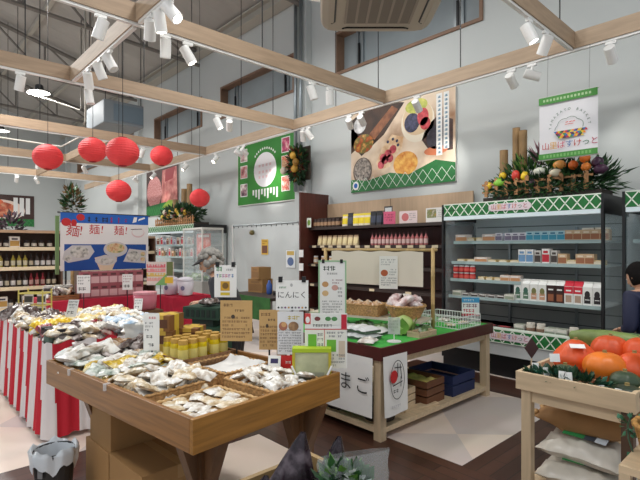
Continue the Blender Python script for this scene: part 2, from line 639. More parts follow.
# track spotlights -------------------------------------------------
def make_spot():
    r = thing('track_spotlight', 'white track spotlight', 'spotlight', group='track spotlights')
    MB().box((0, 0, -0.015), (0.1, 0.03, 0.03), WHITE).done('adapter', None, r, bevel=0.004)
    mb = MB()
    mb.cyl((0, 0, -0.03), (0, 0, -0.1), 0.014, n=10, m=WHITE)
    mb.done('arm', None, r, smooth=True)
    return r
spot_proto = Kind(make_spot())
def head_mesh(tilt, az):
    mb = MB()
    mb.M = Matrix.Translation((0, 0, -0.125)) @ Matrix.Rotation(az, 4, 'Z') @ Matrix.Rotation(tilt, 4, 'X')
    mb.lathe([(0.03, 0.085), (0.05, 0.08), (0.05, -0.09), (0.042, -0.09), (0.04, -0.07)], 18, WHITE)
    return mb
def spot(x, y, tilt, az, lab, on=True, light=0, along=0):
    r = spot_proto.put((x, y, tz0), along, lab)
    for c_ in list(r.children):
        if c_.name.startswith('lamp_head'):
            for g_ in list(c_.children):
                bpy.data.objects.remove(g_)
            bpy.data.objects.remove(c_)
    h = head_mesh(tilt, az).done('lamp_head', None, r, smooth=False)
    h.rotation_euler = (0, 0, -along)
    if on:
        mb = MB()
        mb.M = Matrix.Translation((0, 0, -0.125)) @ Matrix.Rotation(az, 4, 'Z') @ Matrix.Rotation(tilt, 4, 'X')
        mb.lathe([(0.038, -0.072), (0.038, -0.076)], 18, LENS)
        mb.done('lens', None, h)
    if light:
        ld = bpy.data.lights.new('spot_beam', 'SPOT')
        ld.energy = light
        ld.spot_size = RD(50)
        ld.spot_blend = 0.8
        ld.shadow_soft_size = 0.04
        ld.color = (1, 0.95, 0.88)
        lo = bpy.data.objects.new('spot_beam', ld)
        COL.objects.link(lo)
        lo.matrix_world = Matrix.Translation((x, y, tz0 - 0.125)) @ Matrix.Rotation(az, 4, 'Z') @ Matrix.Rotation(tilt, 4, 'X') @ Matrix.Translation((0, 0, -0.1))
    return r
# tilt > 0 about X leans the beam towards +y (az 0) ; az turns that heading
yb = GRID_Y
SP = [
 # x, y, tilt, az, on, light, label
 (-2.45, yb, 55, 0, 1, 1, 'nearest the banner wires'), (-2.22, yb, 70, -60, 0, 0, 'lying almost flat beside the banner wires'),
 (-1.45, yb, 50, 0, 1, 1, 'past the cross beam beyond the hanging banner'),
 (-3.75, yb, 55, 10, 1, 2, 'shining on the fruit poster'), (-4.75, yb, 60, 20, 0, 0, 'at the fruit poster corner, tilted away'), (-5.0, yb, 60, 30, 0, 0, 'second from the fruit poster corner'),
 (-5.95, yb, 40, -30, 1, 0, 'near the wall pipes, turned to the shelves'), (-6.1, yb, 30, 40, 0, 0, 'close to the joint by the wall pipes'),
 (-7.9, yb, 60, 10, 1, 3.5, 'shining on the green poster'), (-8.1, yb, 60, -10, 1, 1, 'beside the lamp shining on the green poster'),
 (-9.0, yb, 40, 180, 1, 0, 'between the green poster and the lantern'), (-10.4, yb, 40, 160, 1, 0, 'by the corner of the meat poster'),
 (-12.2, yb, 40, 170, 1, 1, 'over the flower display at the back case'), (-13.4, yb, 55, 0, 1, 2, 'shining on the meat poster'), (-14.6, yb, 35, 0, 1, 0, 'farthest along the poster beam'),
]
for (x, y, t, a, on, li, lab) in SP:
    spot(x, y, RD(t), RD(a), 'white track spotlight on the poster beam, ' + lab, on, SPOT_W * li)
SP2 = [
 (CROSS[0], 4.55, 35, 60, 1, 1, 'on the banner cross beam'), (CROSS[0], 4.2, 25, -60, 1, 0, 'on the banner cross beam, nearer the air conditioner'),
 (CROSS[1], 2.2, 30, -30, 1, 1, 'on the air conditioner cross beam, lit above the noodle goods'), (CROSS[1], 1.97, 15, 70, 0, 0, 'on the air conditioner cross beam, beside the lit one'), (CROSS[1], 1.38, 25, 120, 0, 0, 'at the outer end of the air conditioner cross beam'),
 (CROSS[1], 3.85, 20, -20, 0, 0, 'on the air conditioner cross beam, toward the fruit poster'), (CROSS[1], 4.15, 15, 40, 0, 0, 'on the air conditioner cross beam, nearest the fruit poster'),
 (CROSS[2], 1.9, 10, -40, 0, 0, 'on the sweets table cross beam, by the short beam'), (CROSS[2], 3.75, 25, -40, 1, 1, 'on the sweets table cross beam, toward the green poster'), (CROSS[2], 3.95, 50, 60, 0, 0, 'on the sweets table cross beam, nearest the green poster'),
 (CROSS[2], 1.15, 25, 100, 0, 0, 'at the outer end of the sweets table cross beam'), (CROSS[2], 0.85, 30, 60, 0, 0, 'outermost on the sweets table cross beam'),
 (CROSS[3], 3.81, 35, 100, 1, 0, 'on the cross beam in front of the lanterns'), (CROSS[3], 4.3, 30, -40, 1, 0, 'on the cross beam in front of the lanterns, by the poster beam'),
 (CROSS[4], 3.6, 40, 40, 1, 0, 'on the cross beam behind the lanterns'), (CROSS[4], 2.6, 40, 90, 1, 0, 'on the cross beam behind the lanterns, away from the posters'),
 (CROSS[5], 3.2, 40, 40, 1, 0, 'on the farthest cross beam'), (CROSS[5], 2.7, 40, 90, 1, 0, 'on the farthest cross beam, away from the posters'),
]
for (x, y, t, a, on, li, lab) in SP2:
    spot(x, y, RD(t), RD(a), 'white track spotlight ' + lab, on, SPOT_W * li, PI / 2)
SP3 = [(-5.72, 35, 60, 'nearest the lantern side', 0), (-5.33, 25, 10, 'second from the lantern side', 0), (-5.02, 30, -50, 'third from the lantern side', 0), (-4.02, 40, 70, 'just past the air conditioner cross beam', 1), (-3.82, 15, 30, 'middle of the lit three', 1), (-3.6, 40, -60, 'nearest the air conditioner', 1)]
for (x, t, a, lab, on) in SP3:
    spot(x, 1.7, RD(t), RD(a), ('lit' if on else 'unlit') + ' white track spotlight on the short beam, ' + lab, on, SPOT_W if on and t == 40 else 0)

# high-bay lamps
BAY = mat('bay_housing', (60, 60, 62), 0.5)
def make_bay():
    r = thing('ceiling_lamp', 'round high bay lamp', 'ceiling lamp', group='high bay lamps under the roof')
    MB().lathe([(0.06, 0.2), (0.09, 0.18), (0.1, 0.06), (0.26, 0.02), (0.27, 0.0), (0.25, 0.0)], 20, BAY).done('housing', None, r)
    MB().lathe([(0.245, 0.004), (0.245, 0.0)], 20, BAYL).done('diffuser', None, r)
    MB().cyl((0, 0, 0.2), (0, 0, 2.0), 0.008, n=6, m=BLACK).done('hanging_rod', None, r)
    return r
bay = Kind(make_bay())
for i, (lx, ly) in enumerate(LAMPS):
    bay.put((lx, ly, LAMP_Z), 0, 'round high bay lamp under the roof, %s along the shop' % ORD[i])
# ducts and pipes under the roof
r = thing('duct_unit', 'grey box-shaped ventilation unit hanging under the roof', 'duct unit', (-12.2, 4.25, 4.72), 0)
MB().box((0, 0, 0), (1.3, 0.95, 0.55), mat('duct_sheet', (128, 136, 142), 0.6)).done('casing', None, r, bevel=0.02)
MB().box((0.66, 0.1, 0), (0.02, 0.7, 0.4), mat('duct_face', (110, 126, 138), 0.4)).done('face_panel', None, r)
mb = MB()
for sx in (-0.6, 0.6):
    for sy in (-0.42, 0.42):
        mb.cyl((sx, sy, 0.27), (sx, sy, 3.0), 0.01, n=6, m=BLACK)
mb.done('hanging_rod', None, r)
mb = MB()
mb.tube([(-11.4, 0.95, 3.72), (-10.77, 1.6, 3.6), (-9.96, 2.48, 3.42), (-9.73, 2.73, 3.6), (-9.6, 2.8, 3.9), (-9.6, 2.8, 7.5)], 0.016, 8, STEEL_L)
tag(mb.done('conduit_pipe', smooth=True), 'thin pale conduit bending under the roof above the lanterns', 'pipe')
mb = MB()
mb.tube([(-13.9, 2.6, 5.45), (-13.36, 3.2, 5.2), (-12.97, 3.65, 5.0), (-12.94, 3.68, 5.1), (-12.94, 3.68, 7.3)], 0.02, 8, STEEL_L)
tag(mb.done('hooked_pipe', smooth=True), 'pale hooked pipe hanging under the roof above the duct unit', 'pipe')

# ceiling air conditioner
ACM = mat('ac_beige', (176, 167, 154), 0.5)
ACG = mat('ac_grille', (120, 112, 104), 0.6)
r = thing('air_conditioner', 'beige four-way air conditioner hanging from the roof above the beams', 'air conditioner', (-2.52, 3.02, 3.5), YAW)
mb = MB()
def ac_fn(u, v):
    t = u * 2 * PI
    c, s_ = math.cos(t), math.sin(t)
    e = 0.28
    X = 0.5 * math.copysign(abs(c) ** e, c)
    Y = 0.5 * math.copysign(abs(s_) ** e, s_)
    prof = [(0.86, 0.0), (0.97, 0.012), (1.0, 0.035), (0.98, 0.06), (0.9, 0.07), (0.9, 0.33)]
    a = prof[min(5, int(round(v * 5)))]
    return (X * a[0], Y * a[0], a[1])
mb.surf(ac_fn, 48, 5, ACM, closed_u=True)
k = mb.mi(ACM)
mb.done('casing', None, r, smooth=False)
MB().span((-0.44, -0.44, 0.0), (0.44, 0.44, 0.02), ACM).done('panel', None, r, bevel=0.01)
mb = MB()
mb.span((-0.29, -0.29, -0.008), (0.29, 0.29, 0.004), ACG)
for i in range(7):
    mb.span((-0.29 + i * 0.0945, -0.29, -0.012), (-0.27 + i * 0.0945, 0.29, -0.004), mat('ac_grille_bar', (150, 140, 130), 0.6))
mb.done('intake_grille', None, r)
for a in range(4):
    mb = MB()
    mb.M = Matrix.Rotation(a * PI / 2, 4, 'Z')
    mb.tube([(-0.3, -0.4, 0.0), (-0.26, -0.375, -0.004), (0.26, -0.375, -0.004), (0.3, -0.4, 0.0)], 0.009, 6, BLACK)
    mb.box((0, -0.395, -0.004), (0.56, 0.03, 0.012), ACM)
    mb.done('air_vane', None, r)
mb = MB()
for sx in (-0.4, 0.4):
    for sy in (-0.4, 0.4):
        mb.cyl((sx, sy, 0.3), (sx, sy, 4.0), 0.008, n=6, m=BLACK)
mb.done('hanging_rod', None, r)
MB().tube([(-0.45, 0.3, 0.2), (-0.6, 0.35, 0.25), (-0.7, 0.5, 0.6), (-0.9, 0.9, 1.4), (-1.2, 1.6, 3.0)], 0.02, 8, WHITE).done('drain_hose', None, r, smooth=True)

# red paper lanterns
LAN = mat('lantern_red', (232, 62, 66), 0.6, var=0.06, scale=5)
LANC = mat('lantern_cap', (150, 24, 30), 0.6)
def make_lantern():
    r = thing('paper_lantern', 'round red paper lantern', 'lantern', group='red paper lanterns hanging from the beams')
    mb = MB()
    prof = []
    nb = 30
    for i in range(nb + 1):
        t = 0.24 + (PI - 0.48) * i / nb
        rr = 0.2 * math.sin(t) * (1 if i % 2 else 0.975)
        prof.append((rr, -0.178 * math.cos(t)))
    mb.lathe(prof, 28, LAN)
    mb.done('shade', None, r, smooth=False)
    MB().lathe([(0.05, 0.17), (0.052, 0.18), (0.03, 0.185)], 16, LANC).done('cap', None, r)
    MB().lathe([(0.05, -0.17), (0.052, -0.18), (0.03, -0.185)], 16, LANC).done('base_ring', None, r)
    return r
lan = Kind(make_lantern())
for i, (x, y, z, lab) in enumerate([(-7.57, 1.71, 2.786, 'hanging apart from the others, nearest the far bottle shelves'), (-7.39, 2.26, 2.937, 'partly behind the largest lantern'), (-5.98, 2.18, 2.688, 'largest and lowest of the close group'),
     (-8.22, 3.69, 3.155, 'hanging highest under the beam'), (-8.02, 2.86, 2.433, 'low above the blue noodle poster'), (-8.53, 4.62, 2.48, 'in front of the flower display on the back case')]):
    o = lan.put((x, y, z), i * 0.7, 'round red paper lantern ' + lab)
    for c_ in list(o.children):
        if c_.name.startswith('string'):
            bpy.data.objects.remove(c_)
    MB().cyl((0, 0, 0.18), (0, 0, roof_z(y) - 0.03 - z), 0.004, n=5, m=BLACK).done('string', None, o)

# ================================================================ POSTERS ON THE WALLS
ALU = mat('poster_edge', (214, 214, 208), 0.35)
def poster(name, label, x0, x1, z0, z1, draw, loc=None, rz=0):
    wd, h = x1 - x0, z1 - z0
    r = thing(name, label, 'poster', loc or ((x0 + x1) / 2, 6.2, z0), rz)
    MB().span((-wd / 2, -0.035, 0), (wd / 2, -0.002, h), ALU).done('backing_board', None, r)
    mb = MB()
    draw(mb, wd, h)
    mb.done('print', None, r)
    return r
def px(mb, w_, h_, y0=-0.037):
    """helpers in a 0..1 frame for a print"""
    def D(u, v, ru, rv, c, l=0, n=22):
        mb.disc((u - 0.5) * w_, v * h_, ru * w_, rv * h_, y0 - 0.0006 * l, c, n)
    def Q(u0, v0, u1, v1, c, l=0):
        mb.rect((u0 - 0.5) * w_, v0 * h_, (u1 - 0.5) * w_, v1 * h_, y0 - 0.0006 * l, c)
    def G(pts, c, l=0):
        mb.poly([((u - 0.5) * w_, y0 - 0.0006 * l, v * h_) for u, v in pts], c)
    return D, Q, G
def food_print(mb, W, H):
    D, Q, G = px(mb, W, H)
    Q(0, 0, 1, 1, mat('fp_board', (216, 192, 164), 0.5, ramp=[(150, 108, 74), (226, 204, 178), (238, 226, 208)], scale=1.6))
    dark = mat('fp_crate', (66, 46, 34), 0.5, ramp=[(44, 32, 26), (84, 58, 42)], scale=5)
    G([(0.0, 0.5), (0.0, 0.86), (0.14, 0.62)], dark, 1)
    G([(0, 0.62), (0.12, 0.45), (0.36, 0.66), (0.56, 0.98), (0.5, 1.0), (0.12, 1.0), (0, 0.92)], dark, 1)
    D(0.14, 0.6, 0.11, 0.12, mat('fp_veg', (190, 120, 60), 0.5, ramp=[(214, 170, 60), (176, 74, 40), (96, 110, 50), (226, 160, 90)], scale=9), 2)
    G([(0.2, 0.7), (0.26, 0.62), (0.5, 0.92), (0.44, 0.98)], mat('fp_tray', (110, 72, 50), 0.5, ramp=[(90, 50, 36), (170, 110, 70)], scale=7), 2)
    D(0.1, 0.84, 0.07, 0.1, mat('fp_jug', (196, 196, 196), 0.3, ramp=[(120, 120, 120), (236, 236, 236)], scale=8), 3)
    D(0.68, 0.72, 0.15, 0.23, mat('fp_bowl', (236, 226, 206), 0.5), 2)
    D(0.68, 0.76, 0.135, 0.19, mat('fp_cream', (222, 196, 160), 0.5), 3)
    D(0.63, 0.72, 0.07, 0.11, mat('fp_blueberry', (44, 42, 66), 0.5, ramp=[(24, 26, 44), (74, 76, 110)], scale=16), 4)
    D(0.73, 0.76, 0.05, 0.1, mat('fp_berry', (200, 44, 56), 0.5, ramp=[(160, 24, 40), (230, 90, 96)], scale=14), 5)
    D(0.75, 0.68, 0.045, 0.07, mat('fp_berry', (200, 44, 56)), 5)
    D(0.67, 0.9, 0.1, 0.08, mat('fp_kiwi', (190, 200, 60), 0.5, ramp=[(140, 160, 40), (226, 222, 120)], scale=9), 4)
    G([(0.72, 0.5), (0.8, 0.34), (0.98, 0.34), (0.98, 0.66), (0.86, 0.74), (0.76, 0.64)], mat('fp_bowl_dark', (54, 38, 34), 0.5, ramp=[(30, 24, 26), (90, 60, 50)], scale=8), 2)
    D(0.86, 0.5, 0.1, 0.13, mat('fp_black', (34, 30, 34), 0.5, ramp=[(20, 20, 26), (66, 62, 76)], scale=14), 3)
    D(0.84, 0.36, 0.1, 0.05, mat('fp_terra', (206, 120, 80), 0.5), 3)
    tst = mat('fp_toast', (224, 188, 146), 0.5, ramp=[(196, 150, 104), (238, 214, 180)], scale=9)
    G([(0.34, 0.5), (0.44, 0.64), (0.55, 0.58), (0.54, 0.46), (0.42, 0.26), (0.3, 0.24), (0.28, 0.34)], tst, 3)
    rasp = mat('fp_rasp', (178, 42, 60), 0.5, ramp=[(140, 20, 44), (220, 96, 104)], scale=16)
    for (u, v) in ((0.4, 0.42), (0.45, 0.46), (0.37, 0.35), (0.33, 0.3), (0.42, 0.36), (0.35, 0.38)):
        D(u, v, 0.035, 0.05, rasp, 4)
    for (u, v) in ((0.4, 0.56), (0.45, 0.58), (0.49, 0.55), (0.5, 0.5)):
        D(u, v, 0.013, 0.018, mat('fp_blueberry', (44, 42, 66)), 4)
    D(0.57, 0.27, 0.115, 0.14, mat('fp_orange', (232, 152, 50), 0.5, ramp=[(206, 116, 30), (246, 196, 96)], scale=14), 3)
    D(0.13, 0.26, 0.105, 0.17, mat('fp_rim', (96, 80, 70), 0.5), 2)
    D(0.13, 0.27, 0.092, 0.15, mat('fp_grain', (70, 58, 54), 0.5, ramp=[(40, 34, 36), (190, 178, 166)], scale=22), 3)
    G([(0, 0), (1, 0), (1, 0.2), (0.84, 0.26), (0.6, 0.14), (0.42, 0.19), (0.18, 0.13), (0, 0.17)], GREEN, 4)
    lattice(mb, -W * 0.5 + 0.01, W * 0.5 - 0.01, 0.02 * H, 0.17 * H, -0.0405, 0.17, 0.008, LATT)
    D(0.055, 0.085, 0.035, 0.055, PAPER, 6)
    D(0.055, 0.085, 0.02, 0.032, BLUE, 7)
    Q(0.845, 0.3, 0.895, 0.97, PAPER, 5)
    Q(0.905, 0.36, 0.95, 0.97, PAPER, 5)
    r_ = random.Random(4)
    for (uc, v0, v1) in ((0.87, 0.33, 0.95), (0.927, 0.39, 0.95)):
        v = v1
        while v > v0:
            Q(uc - 0.012, v - 0.03, uc + 0.012, v - 0.022, flat(70, 130, 160), 6)
            Q(uc - r_.uniform(0.006, 0.014), v - 0.016, uc + 0.012, v - 0.01, flat(70, 130, 160), 6)
            Q(uc - 0.003, v - 0.032, uc + 0.003, v - 0.006, flat(70, 130, 160), 6)
            v -= 0.046
poster('wall_poster', 'large wall poster of bread, berries and bowls with a green lattice foot', -5.83, -3.72, 2.47, 3.87, food_print)
def green_print(mb, W, H):
    D, Q, G = px(mb, W, H)
    Q(0.012, 0.015, 0.988, 0.985, mat('gp_green', (52, 132, 48), 0.3, var=0.05, scale=3))
    D(0.5, 0.53, 0.19, 0.27, mat('gp_oval', (240, 238, 242), 0.22), 1, 36)  # white disc, spotlight glare put into its bright colour
    for j, rows in enumerate((0.6, 0.5, 0.42)):
        for i in range(4 - (j == 2)):
            u = 0.41 + i * 0.06
            Q(u - 0.016, rows - 0.02, u + 0.016, rows + 0.02, flat(226, 196, 200), 2)
    ph = [mat('gp_photo%d' % i, (180, 150, 140), 0.5, ramp=rp, scale=9) for i, rp in enumerate([[(70, 74, 60), (188, 150, 150), (230, 222, 214)], [(120, 50, 60), (220, 140, 140), (236, 220, 220)], [(50, 50, 56), (150, 110, 120), (226, 220, 214)], [(90, 80, 60), (196, 60, 110), (236, 210, 200)], [(200, 120, 80), (238, 200, 160), (220, 80, 60)], [(226, 214, 200), (214, 90, 70), (240, 226, 210)]])]
    for i, v in enumerate((0.72, 0.45, 0.15)):
        Q(0.06, v, 0.19, v + 0.21, PAPER, 1)
        Q(0.068, v + 0.012, 0.182, v + 0.198, ph[i], 2)
        Q(0.77, v, 0.9, v + 0.23, PAPER, 1)
        Q(0.778, v + 0.012, 0.892, v + 0.218, ph[3 + i], 2)
    for i in range(11):
        a = PI * (0.25 + 0.5 * i / 10)
        D(0.5 + 0.235 * math.cos(a), 0.53 + 0.335 * math.sin(a), 0.011, 0.02, PAPER, 1, 8)
    for i in range(9):
        u = 0.3 + i * 0.05
        hh = 0.05 + 0.035 * ((i * 7) % 3)
        Q(u - 0.014, 0.2 - hh, u + 0.014, 0.235, PAPER, 1)
poster('wall_poster', 'green wall poster with a white oval and six small photos', -9.55, -7.35, 2.46, 3.88, green_print)
def meat_print(mb, W, H):
    D, Q, G = px(mb, W, H)
    Q(0, 0, 1, 1, mat('mp_dark', (70, 48, 44), 0.5, var=0.2, scale=3))
    D(0.26, 0.52, 0.24, 0.36, mat('mp_marble', (206, 120, 118), 0.5, ramp=[(176, 60, 70), (236, 190, 184)], scale=26), 1)
    G([(0.48, 0.22), (0.52, 0.96), (0.94, 0.98), (0.97, 0.25)], mat('mp_slice', (190, 96, 92), 0.5, ramp=[(160, 60, 64), (222, 156, 146)], scale=5), 1)
    G([(0.6, 0.7), (0.62, 0.96), (0.9, 0.98), (0.84, 0.74)], mat('mp_deep', (150, 50, 56), 0.5), 2)
    G([(0, 0), (1, 0), (1, 0.2), (0.6, 0.27), (0, 0.22)], GREEN, 3)
    G([(0.5, 0.16), (0.7, 0.3), (1, 0.26), (1, 0.08)], mat('mp_lettuce', (130, 160, 60), 0.5, var=0.2, scale=12), 4)
    lattice(mb, -W * 0.5 + 0.01, W * 0.1, 0.02 * H, 0.2 * H, -0.0395, 0.17, 0.008, flat(90, 170, 90))
poster('wall_poster', 'wall poster of pink marbled meat with a green foot behind the lanterns', -14.85, -12.6, 2.47, 3.87, meat_print)
def far_print(mb, W, H):
    D, Q, G = px(mb, W, H)
    Q(0, 0, 1, 1, mat('rp_dark', (66, 42, 38), 0.5, var=0.2, scale=3))
    D(0.45, 0.5, 0.4, 0.34, mat('rp_plate', (236, 214, 200), 0.5), 1)
    D(0.42, 0.52, 0.31, 0.25, mat('rp_soup', (120, 60, 50), 0.5, ramp=[(60, 36, 36), (196, 90, 60), (236, 190, 150)], scale=4), 2)
    D(0.3, 0.76, 0.2, 0.12, mat('rp_orange', (226, 110, 70), 0.5), 3)
    Q(0, 0, 1, 0.24, GREEN, 4)
    lattice(mb, -W * 0.5 + 0.01, W * 0.5 - 0.01, 0.01, 0.24 * H, -0.0405, 0.17, 0.008, flat(84, 160, 90))
    for i, u in enumerate((0.66, 0.76, 0.86)):
        Q(u, 0.28 + 0.06 * i, u + 0.07, 0.92, PAPER, 4)
poster('wall_poster', 'dark poster of a soup bowl on the far end wall', 0, 2.3, 2.4, 3.75, far_print, (-23.99, 3.72, 2.4), PI / 2)
# ================================================================ GOODS (kinds)
def one(mb, name, cat, group, **kw):
    o = mb.done(name, None, None, **kw)
    return Kind(tag(o, name.replace('_', ' '), cat, group))
def box_pack(name, cat, group, w_, d, h, base, band, lab=None):
    mb = MB()
    mb.span((-w_ / 2, -d / 2, 0), (w_ / 2, d / 2, h), base)
    mb.rect(-w_ * 0.46, h * 0.12, w_ * 0.46, h * 0.62, -d / 2 - 0.001, band)
    mb.rect(-w_ * 0.3, h * 0.7, w_ * 0.3, h * 0.86, -d / 2 - 0.001, lab or band)
    mb.poly([(-w_ * 0.4, -d * 0.3, h + 0.001), (w_ * 0.4, -d * 0.3, h + 0.001), (w_ * 0.4, d * 0.3, h + 0.001), (-w_ * 0.4, d * 0.3, h + 0.001)], band)
    return one(mb, name, cat, group)
def carton(name, cat, group, w_, h, base, top, pic):
    """gable-topped drink carton"""
    mb = MB()
    d = w_
    b = h * 0.78
    mb.span((-w_ / 2, -d / 2, 0), (w_ / 2, d / 2, b), base)
    k = mb.mi(top)
    a = [mb.v(p) for p in ((-w_ / 2, -d / 2, b), (w_ / 2, -d / 2, b), (w_ / 2, d / 2, b), (-w_ / 2, d / 2, b))]
    t = [mb.v(p) for p in ((-w_ / 2, -0.004, h * 0.92), (w_ / 2, -0.004, h * 0.92), (w_ / 2, 0.004, h * 0.92), (-w_ / 2, 0.004, h * 0.92))]
    for q in ((0, 1), (1, 2), (2, 3), (3, 0)):
        mb.face([a[q[0]], a[q[1]], t[q[1]], t[q[0]]], k)
    mb.span((-w_ / 2, -0.004, h * 0.92), (w_ / 2, 0.004, h), top)
    pic(mb, w_, b, -d / 2 - 0.001)
    return one(mb, name, cat, group)
def bottle(name, cat, group, r, h, body, label, cap):
    mb = MB()
    mb.lathe([(r * 0.92, 0), (r, h * 0.03), (r, h * 0.14), (r * 1.015, h * 0.14), (r * 1.015, h * 0.48), (r, h * 0.48), (r * 0.98, h * 0.58), (r * 0.45, h * 0.74), (r * 0.36, h * 0.86), (r * 0.42, h * 0.86), (r * 0.42, h)], 12,
             ms=[body, body, body, label, body, body, body, body, cap, cap])
    return one(mb, name, cat, group)
def jar(name, cat, group, r, h, body, label, cap):
    mb = MB()
    mb.lathe([(r * 0.9, 0), (r, h * 0.05), (r, h * 0.2), (r * 1.015, h * 0.2), (r * 1.015, h * 0.6), (r, h * 0.6), (r * 0.96, h * 0.74), (r * 0.82, h * 0.82), (r * 0.9, h * 0.82), (r * 0.9, h)], 14, ms=[body, body, body, label, body, body, body, cap, cap])
    return one(mb, name, cat, group)
def pouch(name, cat, group, w_, h, d, base, panel, top):
    """standing bag: full below, pinched flat at the top seam"""
    mb = MB()
    def fn(u, v):
        t = 2 * PI * u
        thick = d / 2 * (1 - v ** 1.6) + 0.004
        return (w_ / 2 * math.copysign(abs(math.cos(t)) ** 0.6, math.cos(t)) * (0.94 + 0.06 * v), thick * math.copysign(abs(math.sin(t)) ** 0.8, math.sin(t)), v * h)
    mb.surf(fn, 16, 6, base, closed_u=True, mfn=lambda i, j: top if j >= 5 else (panel if j in (1, 2, 3) and 9 <= i <= 14 else base))
    mb.poly([(w_ * 0.47 * c, d * 0.4 * s_, 0.001) for c, s_ in ((-1, -1), (1, -1), (1, 1), (-1, 1))], base)
    return one(mb, name, cat, group)
def bag_mesh(w_, l, h, m, seed, crimp=0.14, inner=None):
    """pillow bag with two crimped ends and creases"""
    mb = MB()
    S = Vector((seed * 7.3, seed * 1.7, 0))
    def f(sign):
        def fn(u, v):
            a, b = u * 2 - 1, v * 2 - 1
            e = max(0, 1 - abs(a) ** 3.2) * max(0, 1 - abs(b) ** (1 / crimp * 0.6))
            n_ = noise.noise(Vector((a * 2.3, b * 2.3, 0)) + S)
            n2 = noise.noise(Vector((a * 6, b * 6, 3)) + S)
            wid = w_ / 2 * (1 - 0.12 * (1 - abs(b)) + 0.08 * noise.noise(Vector((b * 2, 5, 0)) + S))
            z = h * 0.35 + (h * 0.65 * e ** 0.5 * (0.8 + 0.5 * n_) + 0.16 * h * n2) if sign > 0 else h * 0.35 - h * 0.35 * e ** 0.5
            if sign > 0 and e <= 0.001:
                z = h * 0.35 + 0.1 * h * n2
            elif sign < 0 and e <= 0.001:
                z = h * 0.35 + 0.1 * h * n2 - 0.001
            return (a * wid, b * l / 2, z)
        return fn
    mb.surf(f(1), 12, 12, m)
    mb.surf(lambda u, v: f(-1)(1 - u, v), 12, 12, m)
    return mb
def bag(name, cat, group, w_, l, h, m, seed, print_=None):
    mb = bag_mesh(w_, l, h, m, seed)
    k = None
    if print_:
        k = mb.mi(print_)
        for f in mb.bm.faces:
            c = f.calc_center_median()
            if abs(c.x) < w_ * 0.3 and -l * 0.1 < c.y < l * 0.32 and f.normal.z > -0.2:
                f.normal_update()
                if f.normal.z > 0.1:
                    f.material_index = k
    return one(mb, name, cat, group, smooth=True)
def row(kinds, n, p0, dp, rot, fmt, jit=0.0, seed=0, pick=None, scale=None):
    """fmt uses {o} for the ordinal along the row"""
    r_ = random.Random(seed)
    for i in range(n):
        k = kinds[pick[i] if pick else i % len(kinds)]
        kd, words = k
        p = [p0[q] + dp[q] * i for q in range(3)]
        kd.put(p, rot + (r_.uniform(-jit, jit) if jit else 0), fmt.format(w=words, o=ORD[i]), scale)

